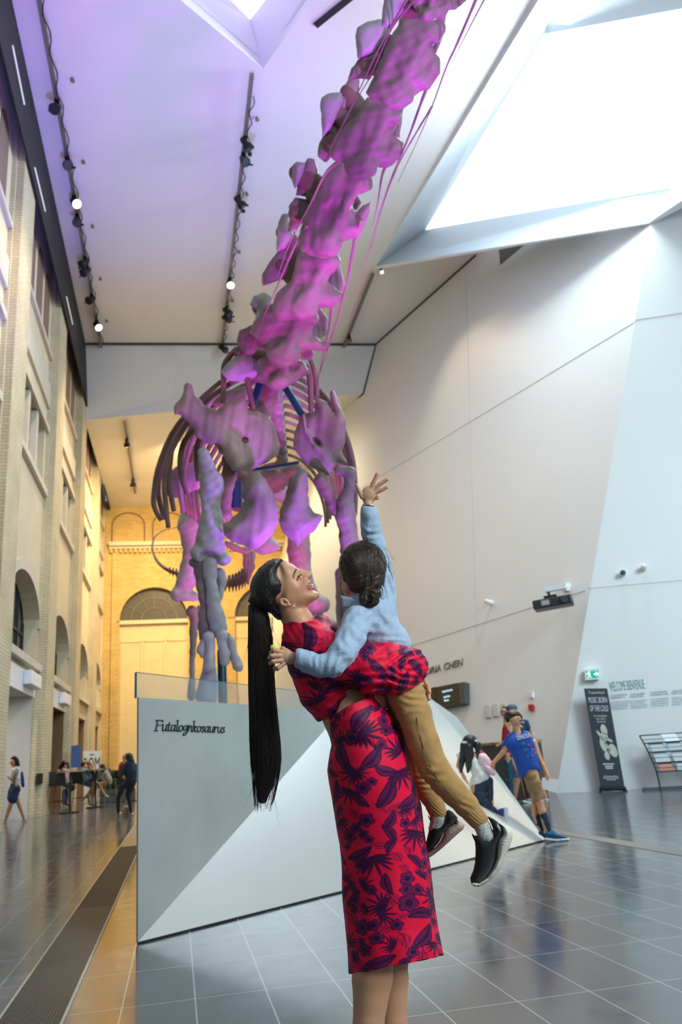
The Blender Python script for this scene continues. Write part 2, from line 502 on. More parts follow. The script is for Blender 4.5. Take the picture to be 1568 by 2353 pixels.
# roof window 1: the open triangular well near the top of the picture
zi = 17.9
def up(px, py): return at_z(px, py, zi)
ia = up(575, 45); il = up(530, 0); ir = up(610, 0)
iL = ia + (il - ia) * 9; iR = ia + (ir - ia) * 9; iB = iL + iR - ia
ho = [tri, tR, tB, tL]; hi = [ia, iR, iB, iL]
fs = []; vs = [tuple(p) for p in ho + hi]
for i in range(4): fs.append((i, (i + 1) % 4, (i + 1) % 4 + 4, i + 4))
struct(link('window_1', vs, fs, WELL))
SKY = mat('bright_sky_glass', (.9, .95, 1), .3, emit=(.84, .93, 1.0), estr=1.7)
sky = link('pane', [tuple(p) for p in hi], [(0, 1, 2, 3)], mat('soft_sky_glass', (.9, .95, 1), .3, emit=(.92, .95, 1.0), estr=1.1), bpy.data.objects['window_1'])

# roof window 2: sloping facet that carries the large daylight window
nF = np.cross(skC - skA, CT - skA); nF /= np.linalg.norm(nF)
def Fat(px, py): return at_plane(px, py, skA, nF)
fo = [skA, CT, Fat(1568, 478), Fat(1568, 478) + (Fat(1568, 478) - CT) * 2.2, None, Fat(1225, 0) + (Fat(1225, 0) - skA) * .5]
fo[4] = fo[5] + (fo[3] - fo[0]) * 1.0
w_out = [Fat(864, 612), Fat(1492, 512), Fat(1740, 345), Fat(1740, -170), Fat(1290, -84)]
nO = nF if np.dot(nF, EYE - skA) < 0 else -nF
skO = skA + nO * 1.25                                   # plane of the glass, behind splayed reveals
w_in = [at_plane(px_, py_, skO, nF) for px_, py_ in ((978, 528), (1550, 430), (1690, 205), (1660, 3), (1253, 78))]
# flatten to facet coordinates and tessellate with the window hole
ux = (CT - skA) / np.linalg.norm(CT - skA); uy = np.cross(nF, ux)
def f2(p): return ((p - skA) @ ux, (p - skA) @ uy, 0)
loops = [[f2(p) for p in fo], [f2(p) for p in w_out]]
pts2, tris = tess(loops)
P3 = [skA + ux * p[0] + uy * p[1] for p in pts2]
n = len(P3); V = P3 + [p + nO * .06 for p in P3]
struct(link('window_2', V, [tuple(t) for t in tris] + [tuple(i + n for i in reversed(t)) for t in tris], FACET))
k = len(w_in)
link('reveal', w_out + w_in, [(i, (i + 1) % k, (i + 1) % k + k, i + k) for i in range(k)], mat('splayed_reveal', (.55, .62, .68), .6), bpy.data.objects['window_2'])
link('pane', w_in, [tuple(range(k))], SKY, bpy.data.objects['window_2'])
# dark slot beside the roof window
s0 = at_z(725, 60, ZC - .02); s1 = at_z(800, 0, ZC - .02); s2 = s0 + (s1 - s0) * 3
w = np.array([.06, .05, 0]); mb = MB(); mb.prism([s0 - w, s0 + w, s2 + w, s2 - w], (0, 0, .015)); struct(mb.build('trim_10', DARKGAP))

# ---- bulkhead and the low ceiling of the far half
bl = at_z(190, 790, ZC); b3 = at_z(195, 965, 14.1); b4 = Aat(835, 905)
bulk = [bl, Q2, b4, b3]
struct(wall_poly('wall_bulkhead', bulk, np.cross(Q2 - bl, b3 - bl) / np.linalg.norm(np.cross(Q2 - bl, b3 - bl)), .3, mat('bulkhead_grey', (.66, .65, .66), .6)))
lc = [b3, b4, Aat(785, 940), A(26, 14.1), (-3.3, 41.2, 14.1)]
for i in range(2, 5): lc[i] = np.array(lc[i], float)
pc = [tuple(b3), tuple(b4), (8.2, 41.2, 14.1), (-3.3, 41.2, 14.1)]
struct(link('ceiling_far', pc + [(p[0], p[1], p[2] + .3) for p in pc], [(0, 1, 2, 3), (7, 6, 5, 4)], mat('warm_ceiling', (.80, .77, .70), .6)))
# near-black band painted for the shaded gap beside the ceiling, with slim lamps
mb = MB(); mb.prism([(-3.28, -4, 14.9), (-3.28, -4, 16.9), (-3.28, 28.4, 16.9), (-3.28, 28.4, 14.6)], (-.04, 0, 0))
mb.prism([(-3.28, 28.4, 14.6), (-3.28, 28.4, 16.9), (-3.28, 41, 14.5), (-3.28, 41, 13.9)], (-.04, 0, 0)); struct(mb.build('trim_11', DARKGAP))
for i, (a, b) in enumerate([((29, 105), (56, 240)), ((80, 385), (104, 485)), ((153, 682), (167, 745))]):
    mb = MB(); mb.tube([at_x(*a, -3.22), at_x(*b, -3.22)], .018, 6)
    tag(mb.build('line_lamp', mat('slim_lamp', (.6, .6, .6), .4, emit=(1, 1, 1), estr=.35)),
        ['slim white line lamp in the dark roof gap at the top left', 'slim white line lamp in the dark roof gap, the middle one of three',
         'slim white line lamp in the dark roof gap, the one nearest the bulkhead'][i], 'lamp', 'line lamps in the roof gap')

# ---- left brick wall: pilasters and bays
XF, XR = -3.36, -3.62


def arch(y0, y1, zs, rise, n=14):
    yc, hw = (y0 + y1) / 2, (y1 - y0) / 2
    return [(yc + hw * math.cos(math.pi * (1 - i / n)), zs + rise * math.sin(math.pi * i / n)) for i in range(n + 1)]


for o in ['wall_left']:
    mb = MB(); ms = MB(); mt = MB()
    for k in range(-3, 3):
        y0 = 22.6 + 6.25 * k; ya = y0 + 1.42; yb = y0 + 6.25
        mb.box((XF - 1.2, y0, 0), (XF, ya, 17.2))
        if k == 2: yb = 41
        oa, ob = ya + .42, yb - .18           # opening range
        # thin inner pilaster strips
        mb.box((XR - .9, ya, 0), (XR + .12, oa - .12, 17.2)); mb.box((XR - .9, ob + .06, 0), (XR + .1, yb, 17.2))
        # wall between: above door, above arch, above upper windows
        mb.box((XR - .9, oa - .2, 3.02), (XR, ob + .1, 3.74))
        ar = arch(oa + .1, ob, 4.75, 1.05)
        poly = [(oa - .2, 3.74), (oa + .1, 3.74)] + ar + [(ob, 3.74), (ob + .1, 3.74), (ob + .1, 6.6), (oa - .2, 6.6)]
        ms.prism([(XR, a, b) for a, b in poly], (-.35, 0, 0))
        ms.box((XR - .3, oa - .2, 6.6), (XR, ob + .1, 8.55))
        for a, b in ((oa - .2, oa + .25), (ob - .2, ob + .1)): ms.box((XR - .3, a, 8.55), (XR, b, 10.45))
        wid = (ob - .2 - oa - .25) / 3
        for j in (1, 2): mt.box((XR - .15, oa + .25 + j * wid - .13, 8.7), (XR + .02, oa + .25 + j * wid + .13, 10.4))
        ms.box((XR - .3, oa - .2, 10.45), (XR, ob + .1, 17.2))
        # string courses, hood mould, sills
        mt.box((XR, oa - .1, 10.42), (XR + .10, ob + .05, 10.60)); mt.box((XR, oa - .1, 8.48), (XR + .12, ob + .05, 8.66))
        mt.box((XR, oa - .1, 3.60), (XR + .16, ob + .05, 3.78))
        mt.box((XR, oa - .1, 11.2), (XR + .08, ob + .05, 11.9)); mt.box((XR, oa - .1, 12.75), (XR + .10, ob + .05, 12.9))
        ar2 = arch(oa - .08, ob + .05, 4.75, 1.30)
        ring = ar + ar2[::-1]
        mt.prism([(XR, a, b) for a, b in ring], (.07, 0, 0))
    wl = struct(mb.build('wall_left', BRICK, uv=True))
    ms.build('bay_masonry', BRICK_S, wl, uv=True); mt.build('stone_trim', STONE, wl)
wi = 3; di = 1
for k in range(-3, 3):
    y0 = 22.6 + 6.25 * k; ya = y0 + 1.42; yb = y0 + 6.25 if k < 2 else 41
    oa, ob = ya + .42, yb - .18
    # arched window
    mb = MB(); mb.box((XR - .42, oa, 3.7), (XR - .38, ob, 6.2)); w_ = struct(mb.build('window_%d' % wi, WGLASS)); wi += 1
    mb = MB(); nb = 5
    for j in range(nb + 1):
        yy = oa + .1 + (ob - oa - .1) * j / nb; mb.box((XR - .40, yy - .035, 3.72), (XR - .33, yy + .035, 6.1))
    mb.box((XR - .40, oa, 4.55), (XR - .33, ob, 4.62)); mb.box((XR - .40, oa, 3.72), (XR - .30, ob, 3.82))
    mb.build('glazing_bars', WFRAME, w_)
    # upper triple window
    mb = MB(); mb.box((XR - .25, oa + .2, 8.5), (XR - .22, ob - .15, 10.5)); w_ = struct(mb.build('window_%d' % wi, mat('old_green_glass', (.16, .20, .16), .25, spec=.5))); wi += 1
    mb = MB()
    for j in range(3):
        wid = (ob - .45 - oa) / 3; c = oa + .25 + wid * (j + .5); mb.box((XR - .22, c - wid * .42, 9.9), (XR - .2, c + wid * .2, 10.45))
    mb.build('upper_light', REVEAL, w_)
    # second, taller upper storey windows
    mb = MB()
    for j in range(3):
        wid = (ob - .45 - oa) / 3; c = oa + .25 + wid * (j + .5)
        mb.prism([(XR + .02, a, b) for a, b in [(c - .42, 13.1)] + arch(c - .42, c + .42, 14.6, .45, 8) + [(c + .42, 13.1)]], (-.01, 0, 0))
    struct(mb.build('window_%d' % wi, mat('brown_blind', (.20, .13, .10), .6))); wi += 1
    # doorway reveal and lit corridor behind
    mb = MB()
    mb.box((XR - 4.2, oa, 0), (XR - 4.0, ob + .1, 3.02)); mb.box((XR - 4.0, ob + .02, 0), (XR - .05, ob + .1, 3.02))
    mb.box((XR - 4.0, oa - .1, 0), (XR - .05, oa, 3.02)); mb.box((XR - 4.0, oa, 2.98), (XR - .02, ob + .05, 3.04))
    struct(mb.build('door_%d' % di, GREYCORR if k < 0 else REVEAL)); di += 1
# corridor light inside the first doorway
area('corridor_lamp', (-5.2, 20.5, 2.8), (-4.6, 20.5, 0), 1.2, 60, (1, .88, .72))
# white sign boxes over the doorways
WHITEBOX = mat('white_sign_box', (.78, .80, .84), .5)
for i, k in enumerate((-1, 0)):
    y0 = 22.6 + 6.25 * k; ya = y0 + 1.42; yb = y0 + 6.25
    s = empty('sign_box', (XR, yb - 1.6, 3.0))
    mb = MB(); mb.box((XR - .02, ya + .5, 2.95), (XR + .02, yb - .2, 3.5)); mb.build('fascia', WHITEBOX, s)
    mb = MB(); mb.box((XR + .02, yb - 2.0, 3.12), (XR + .22, yb - .5, 3.46)); mb.build('projector_housing', WHITEBOX, s, bevel=.02)
    tag(s, ['white sign box over the nearer doorway in the brick wall', 'white sign box over the farther doorway in the brick wall'][i], 'sign')

# ---- far yellow brick wall
YF = 41.0
mb = MB(); mp = MB(); mt = MB()
xs = [-1.05, 4.68]
cur = -4.2
for xc in xs:
    hw = 1.68
    mb.box((cur, YF, 0), (xc - hw, YF + .6, 14.4))
    ar = [(xc + hw * math.cos(math.pi * (1 - i / 16)), 8.1 + hw * math.sin(math.pi * i / 16)) for i in range(17)]
    mb.prism([(a, YF, b) for a, b in ar + [(xc + hw, 14.4), (xc - hw, 14.4)]], (0, .6, 0))
    mp.box((xc - hw, YF + .3, 0), (xc + hw, YF + .5, 8.0))
    for px_ in (-1.12, 0, 1.12):               # raised panel frames
        for a, b, c, d_ in ((px_ - .5, px_ - .45, 1, 7.1), (px_ + .45, px_ + .5, 1, 7.1), (px_ - .5, px_ + .5, 7.05, 7.1)):
            mp.box((xc + a, YF + .26, c), (xc + b, YF + .3, d_))
    mt.box((xc - hw - .02, YF + .1, 7.95), (xc + hw + .02, YF + .3, 8.14))
    ar2 = [(xc + (hw + .35) * math.cos(math.pi * (1 - i / 16)), 8.1 + (hw + .35) * math.sin(math.pi * i / 16)) for i in range(17)]
    mt2 = MB(); 
    mb.prism([(a, YF, b) for a, b in ar + ar2[::-1]], (0, -.06, 0))
    cur = xc + hw
mb.box((cur, YF, 0), (13, YF + .6, 14.4))
for x0 in (-3.0, 1.55, 2.1, 7.0): mb.box((x0 - .12, YF - .1, 0), (x0 + .12, YF, 11.6))
wf = struct(mb.build('wall_far', BRICKF, uv=True)); mp.build('recessed_panel', BRICKP, wf, uv=True)
mt.box((-3.3, YF - .28, 11.95), (12, YF, 12.15)); mt.box((-3.3, YF - .12, 11.82), (12, YF, 11.95))
mt.build('cornice', mat('warm_stone', (.62, .52, .34), .7), wf)
mb = MB(); x = -3.25
while x < 9: mb.box((x, YF - .16, 11.6), (x + .13, YF, 11.8)); x += .24
mb.build('dentils', BRICKF, wf, uv=True)
for xc in (-2.35, -.3, 1.75, 3.8, 5.85):          # shallow blind arches under the ceiling
    a1 = [(xc + .85 * math.cos(math.pi * (1 - i / 12)), 13.1 + .7 * math.sin(math.pi * i / 12)) for i in range(13)]
    a2 = [(xc + .78 * math.cos(math.pi * (1 - i / 12)), 13.1 + .63 * math.sin(math.pi * i / 12)) for i in range(13)]
    poly = [(xc - .85, 12.2)] + a1 + [(xc + .85, 12.2), (xc + .78, 12.2)] + a2[::-1] + [(xc - .78, 12.2)]
    mb = MB(); mb.prism([(a, YF, b) for a, b in poly], (0, -.03, 0)); mb.build('blind_arch', REVEAL, wf)
for i, xc in enumerate(xs):
    r = 1.66
    pane = [(xc + r * math.cos(math.pi * j / 20), YF + .25, 8.12 + r * math.sin(math.pi * j / 20)) for j in range(21)]
    mb = MB(); mb.prism(pane, (0, .03, 0)); w_ = struct(mb.build('window_%d' % wi, mat('lunette_glass', (.10, .095, .07), .2))); wi += 1
    mb = MB()
    for rr in (.62, 1.14): mb.tube([(xc + rr * math.cos(math.pi * j / 16), YF + .23, 8.14 + rr * math.sin(math.pi * j / 16)) for j in range(17)], .025, 5)
    for a in (30, 60, 90, 120, 150): mb.tube([(xc + .62 * math.cos(math.radians(a)), YF + .23, 8.14 + .62 * math.sin(math.radians(a))), (xc + r * math.cos(math.radians(a)), YF + .23, 8.14 + r * math.sin(math.radians(a)))], .02, 5)
    mb.build('glazing_bars', BRONZE, w_)
# ================================================================ sculpting in a camera-aligned block
# Each organic part is sculpted as a distance field in a block whose axes are (picture x, picture y, depth),
# then placed as real geometry at its own distance d0; every block has true depth.
class Clay:
    def __init__(self, d0, lo, hi, step, k=6.):
        self.d0 = d0; self.step = step; self.k = k
        self.lo = np.array(lo, float) - 2 * step
        n = np.ceil((np.array(hi, float) + 2 * step - self.lo) / step).astype(int) + 1
        self.n = n; self.F = np.full(tuple(n), 1e3, dtype=np.float32)
        self.ax = [self.lo[i] + step * np.arange(n[i]) for i in range(3)]

    def _sub(self, lo, hi):
        a = np.maximum(np.floor((np.array(lo) - self.lo) / self.step).astype(int), 0)
        b = np.minimum(np.ceil((np.array(hi) - self.lo) / self.step).astype(int) + 1, self.n)
        if np.any(b <= a): return None
        sl = tuple(slice(a[i], b[i]) for i in range(3))
        X = self.ax[0][sl[0]][:, None, None]; Y = self.ax[1][sl[1]][None, :, None]; Z = self.ax[2][sl[2]][None, None, :]
        return sl, X, Y, Z

    def _mix(self, sl, f, k, cut):
        k = self.k if k is None else k
        G = self.F[sl]
        if cut:
            f = -f; h = np.clip(.5 - .5 * (G - f) / max(k, 1e-3), 0, 1)
            self.F[sl] = G * (1 - h) + f * h + k * h * (1 - h)
        else:
            h = np.clip(.5 + .5 * (G - f) / max(k, 1e-3), 0, 1)
            self.F[sl] = G * (1 - h) + f * h - k * h * (1 - h)

    def cap(self, p0, r0, p1, r1, flat=1., k=None, cut=False):
        p0 = np.array(p0, float); p1 = np.array(p1, float)
        R = max(r0, r1) * max(1, flat) + 3 * (self.k if k is None else k) + 2 * self.step
        s = self._sub(np.minimum(p0, p1) - R, np.maximum(p0, p1) + R)
        if s is None: return self
        sl, X, Y, Z = s
        a = p0.copy(); b = p1.copy(); a[2] /= flat; b[2] /= flat; Z = Z / flat
        d = b - a; L2 = max(d @ d, 1e-6)
        t = np.clip(((X - a[0]) * d[0] + (Y - a[1]) * d[1] + (Z - a[2]) * d[2]) / L2, 0, 1)
        q = np.sqrt((X - a[0] - t * d[0]) ** 2 + (Y - a[1] - t * d[1]) ** 2 + (Z - a[2] - t * d[2]) ** 2)
        self._mix(sl, q - (r0 + (r1 - r0) * t), k, cut); return self

    def path(self, pts, flat=1., k=None, cut=False):
        """pts: (x, y, r) or (x, y, w, r)"""
        P = [(p[0], p[1], 0, p[2]) if len(p) == 3 else p for p in pts]
        for a, b in zip(P[:-1], P[1:]):
            self.cap(a[:3], a[3], b[:3], b[3], flat, k, cut)
        return self

    def ell(self, c, r, ang=0., k=None, cut=False):
        R = max(r) + 3 * (self.k if k is None else k) + 2 * self.step
        s = self._sub(np.array(c) - R, np.array(c) + R)
        if s is None: return self
        sl, X, Y, Z = s
        ca, sa = math.cos(math.radians(ang)), math.sin(math.radians(ang))
        u = (X - c[0]) * ca + (Y - c[1]) * sa; v = -(X - c[0]) * sa + (Y - c[1]) * ca; w = Z - c[2]
        q = np.sqrt((u / r[0]) ** 2 + (v / r[1]) ** 2 + (w / r[2]) ** 2)
        q2 = np.sqrt((u / r[0] ** 2) ** 2 + (v / r[1] ** 2) ** 2 + (w / r[2] ** 2) ** 2) + 1e-6
        f = q * (q - 1) / q2
        self._mix(sl, f, k, cut); return self

    def poly(self, pts, T, edge=None, w=0., tilt=(0., 0.), k=None, cut=False, hollow=0.):
        """inflated outline: half thickness T, rounded over `edge` px, centred at depth w + tilt.(x, y)"""
        P = np.array([p[:2] for p in pts], float); c = P.mean(0)
        edge = edge or T
        m = 3 * (self.k if k is None else k) + 2 * self.step
        lo = P.min(0) - m; hi = P.max(0) + m
        ext = abs(tilt[0]) * (hi[0] - lo[0]) / 2 + abs(tilt[1]) * (hi[1] - lo[1]) / 2 + T + m + abs(hollow)
        s = self._sub([lo[0], lo[1], w - ext], [hi[0], hi[1], w + ext])
        if s is None: return self
        sl, X, Y, Z = s
        x = X[:, :, 0]; y = Y[:, :, 0]
        x, y = np.broadcast_arrays(x, y)
        D = np.full(x.shape, 1e9); ins = np.zeros(x.shape, bool)
        for i in range(len(P)):
            a, b = P[i], P[(i + 1) % len(P)]; e = b - a
            t = np.clip(((x - a[0]) * e[0] + (y - a[1]) * e[1]) / max(e @ e, 1e-9), 0, 1)
            D = np.minimum(D, np.hypot(x - a[0] - t * e[0], y - a[1] - t * e[1]))
            if a[1] != b[1]:
                c_ = ((a[1] > y) != (b[1] > y)) & (x < (b[0] - a[0]) * (y - a[1]) / (b[1] - a[1]) + a[0]); ins ^= c_
        q = np.clip(D / edge, 0, 1); h = np.where(ins, T * np.sqrt(np.maximum(0, 1 - (1 - q) ** 2)), 0)
        for _ in range(int(min(edge, 24) / self.step * 1.5)):          # rounds off the ridge along the middle of the outline
            for nm_ in (0, 1):
                a_ = (h, q)[nm_]; g = a_.copy(); g[1:-1, 1:-1] = (a_[1:-1, 1:-1] * 2 + a_[:-2, 1:-1] + a_[2:, 1:-1] + a_[1:-1, :-2] + a_[1:-1, 2:]) / 6
                if nm_ == 0: h = np.where(ins & (D > 2), g, h)
                else: q = g
        wc = w + tilt[0] * (x - c[0]) + tilt[1] * (y - c[1]) + (hollow * q)
        Zd = np.abs(Z - wc[:, :, None])
        f = np.where(ins[:, :, None], np.maximum(Zd - h[:, :, None], -D[:, :, None]), np.sqrt(D[:, :, None] ** 2 + Zd ** 2))
        self._mix(sl, f, k, cut); return self

    def noise(self, amp, scale, seed=0):
        """soft lumps, folds: sum of plane waves"""
        r = np.random.RandomState(seed)
        X = self.ax[0][:, None, None]; Y = self.ax[1][None, :, None]; Z = self.ax[2][None, None, :]
        for i in range(7):
            d = r.normal(size=3); d /= np.linalg.norm(d); d *= 2 * math.pi / (scale * r.uniform(.6, 1.6)); ph = r.uniform(0, 6.28)
            self.F += (amp / 7. * 1.6 * np.sin(d[0] * X + d[1] * Y + d[2] * Z + ph)).astype(np.float32)
        return self

    def folds(self, items):
        """soft cloth folds: (x, y, radius, direction in degrees, wavelength, height, bend)"""
        X = self.ax[0][:, None]; Y = self.ax[1][None, :]
        for x, y, R, ang, lam, amp, bend in items:
            a = math.radians(ang); u = (X - x) * math.cos(a) + (Y - y) * math.sin(a); v = -(X - x) * math.sin(a) + (Y - y) * math.cos(a)
            ph = (v + bend * u * u / R) * 2 * math.pi / lam + .6 * np.sin(u * 3 / R)
            wv = np.sin(ph); wv = np.sign(wv) * np.abs(wv) ** .8
            g = amp * wv * np.exp(-(u / R) ** 2 - (v / (R * .8)) ** 2)
            self.F += g[:, :, None].astype(np.float32)
        return self

    def mesh(self, it=2):
        """surface nets"""
        F = self.F; n = F.shape
        ins = F < 0
        cells = np.zeros((n[0] - 1, n[1] - 1, n[2] - 1), np.int8)
        cor = [(i, j, k) for i in (0, 1) for j in (0, 1) for k in (0, 1)]
        for i, j, k in cor: cells += ins[i:n[0] - 1 + i, j:n[1] - 1 + j, k:n[2] - 1 + k]
        act = (cells > 0) & (cells < 8)
        idx = np.full(act.shape, -1, np.int64); C = np.argwhere(act); idx[act] = np.arange(len(C))
        pos = np.zeros((len(C), 3)); cnt = np.zeros(len(C))
        for a in range(8):
            for b in range(a + 1, 8):
                ca, cb = np.array(cor[a]), np.array(cor[b])
                if np.abs(ca - cb).sum() != 1: continue
                fa = F[tuple((C + ca).T)]; fb = F[tuple((C + cb).T)]
                m = (fa < 0) != (fb < 0)
                t = np.where(m, fa / np.where(m, fa - fb, 1), 0)
                pos += m[:, None] * (ca + t[:, None] * (cb - ca)); cnt += m
        pos = C + pos / np.maximum(cnt, 1)[:, None]
        Q = []
        for ax in range(3):
            o1, o2 = [i for i in range(3) if i != ax]
            sl0 = [slice(1, n[i] - 1) for i in range(3)]; sl1 = list(sl0)
            sl0[ax] = slice(0, n[ax] - 1); sl1[ax] = slice(1, n[ax])
            a, b = ins[tuple(sl0)], ins[tuple(sl1)]
            E = np.argwhere(a != b)
            if len(E) == 0: continue
            flip = a[tuple(E.T)]
            off = np.array([1, 1, 1]); off[ax] = 0; E = E + off
            e1 = np.zeros(3, int); e1[o1] = 1; e2 = np.zeros(3, int); e2[o2] = 1
            q = np.stack([idx[tuple((E - e1 - e2).T)], idx[tuple((E - e2).T)], idx[tuple(E.T)], idx[tuple((E - e1).T)]], 1)
            if ax == 1: flip = ~flip
            q[~flip] = q[~flip][:, ::-1]; Q.append(q)
        Q = np.concatenate(Q) if Q else np.zeros((0, 4), int)
        # smoothing
        if it and len(Q):
            ed = np.concatenate([Q[:, [0, 1]], Q[:, [1, 2]], Q[:, [2, 3]], Q[:, [3, 0]]])
            for _ in range(it):
                for lam in (.55, -.35):
                    s = np.zeros_like(pos); c = np.zeros(len(pos))
                    np.add.at(s, ed[:, 0], pos[ed[:, 1]]); np.add.at(c, ed[:, 0], 1)
                    pos = pos + lam * (s / np.maximum(c, 1)[:, None] - pos)
        return self.lo + pos * self.step, Q

    def build(self, name, m, parent=None, it=2, paint=None):
        P, Q = self.mesh(it)
        # rotate winding: block is (x right, y down, depth away)
        Q = Q[:, ::-1] if False else Q
        wv = place(P, self.d0)
        cols = paint(P) if paint is not None else None
        return link(name, wv, Q.tolist(), m, parent, smooth=True, colors=cols)


def place(P, d0):
    P = np.asarray(P, float)
    d = d0 * (1 + P[:, 2] / F_PX)
    c = np.stack([(P[:, 0] - 784) / F_PX, -(P[:, 1] - 1176.5) / F_PX, -np.ones(len(P))], 1)
    return EYE + (c @ ROT.T) * d[:, None]


def clay_for(d0, pts, rmax, step, k=6., wlo=None, whi=None):
    """block just large enough for the given (x, y) outline points"""
    a = np.array([p[:2] for p in pts], float)
    wlo = -rmax if wlo is None else wlo; whi = rmax if whi is None else whi
    return Clay(d0, (a[:, 0].min() - rmax, a[:, 1].min() - rmax, wlo), (a[:, 0].max() + rmax, a[:, 1].max() + rmax, whi), step, k)


def bone(name, pts, m, parent, d0, step=3., k=8., flat=1., noise=0., extra=None, it=2, seed=1):
    """long bone from (x, y, w, r) stations, w in px of depth"""
    P = [(p[0], p[1], 0, p[2]) if len(p) == 3 else p for p in pts]
    rm = max(p[3] for p in P) * max(1, flat) + k + 4
    ws = [p[2] for p in P]
    c = clay_for(d0, P, rm, step, k, min(ws) - rm, max(ws) + rm)
    c.path(P, flat=flat)
    if extra: extra(c)
    if noise: c.noise(noise, 26, seed)
    return c.build(name, m, parent, it)
# ================================================================ faceted display plinth with glass rail
CONC = mat('brushed_grey_panel', (.40, .425, .405), .42, var=.10, vscale=1.6, bump=.04, bscale=6)
PALEP = mat('pale_metal_panel', (.47, .465, .44), .36, var=.05, vscale=1.4, bump=.03, bscale=5)
pBL = at_z(316, 2170, 0); pBR = at_z(1253, 1932, 0); pTL = np.array([pBL[0] - .005, pBL[1], 1.44]); pTR = at_z(785, 1633, 1.44)
nS = np.cross(pBR - pBL, pTR - pBL); nS /= np.linalg.norm(nS)
pT2 = at_plane(984, 1601, pBL, nS)
pl = empty('display_plinth', tuple(pBL)); tag(pl, 'large faceted grey and pale display plinth with glass rail under the dinosaur skeleton', 'plinth')
bk1 = np.array([4.4, 12.5, 0]); bk0 = np.array([-.23, 13.5, 0])
up_ = lambda p, z: np.array([p[0], p[1], z])
b = .012
V = [up_(pBL, b), up_(pBR, b), up_(bk1, b), up_(bk0, b), pTL, pTR, pT2, up_(bk1, 1.44), up_(bk0, 1.44)]
link('core', V, [(0, 5, 4), (1, 2, 7, 6), (2, 3, 8, 7), (3, 0, 4, 8), (4, 5, 8), (5, 7, 8), (5, 6, 7)], CONC, pl)
off = nS * (.006 if np.dot(nS, EYE - pBL) > 0 else -.006)
mb = MB(); mb.prism([up_(pBL, b) + off * .2, up_(pBR, b) + off * .2, pT2 + off * .2, pTR + off * .2], -off * 2); mb.build('sloping_panel', PALEP, pl)
nG = np.cross(pTL - pBL, pTR - pBL); nG /= np.linalg.norm(nG)
if np.dot(nG, EYE - pBL) < 0: nG = -nG
mb = MB(); mb.prism([up_(pBL, b) + nG * .002, pTR + nG * .002, pTL + nG * .002], -nG * .012); mb.build('front_panel', CONC, pl)
mb = MB(); mb.tube([up_(pBL, .006), up_(pBR, .006)], .006, 6); mb.build('base_shadow_gap', DARKGAP, pl)
mb = MB(); mb.tube([up_(pBL, .01), pTL], .0035, 6); mb.build('corner_bead', mat('rusty_bead', (.25, .17, .12), .5), pl)
# glass rail
GLS = glass_mat('rail_glass', (.86, .90, .93), .13)
GEDGE = mat('glass_edge', (.02, .14, .20), .15)
dG = (pTR - pTL) / np.linalg.norm(pTR - pTL)
g0 = pTL + dG * .03 - nG * .03
L_ = np.linalg.norm(pTR - pTL) - .1
g = MB(); q0 = g0; q1 = g0 + dG * L_; h = np.array([0, 0, .165])
g.prism([q0, q1, q1 + h, q0 + h], -nG * .018); o = g.build('glass_panel', GLS, pl)
g = MB(); g.tube([q0 - nG * .009 - dG * .004, q0 - nG * .009 + h - dG * .004], .0085, 6); g.tube([q0 + h - nG * .009 + (0, 0, .002), q1 + h - nG * .009], .003, 5); g.build('glass_edge', GEDGE, o)
dH = (pT2 - pTR); dH /= np.linalg.norm(dH)
g = MB(); q0 = pTR + dH * .12 - (0, .04, 0); q1 = pT2 - dH * .02; h2 = np.array([0, 0, .13])
g.prism([q0, q1, q1 + h2 + (.0, 0, 0), q0 + h2], (-.0, .018, 0)); o = g.build('glass_panel', GLS, pl)
g = MB(); g.tube([q1, q1 + h2 - dH * .13], .006, 6); g.build('glass_edge', GEDGE, o)

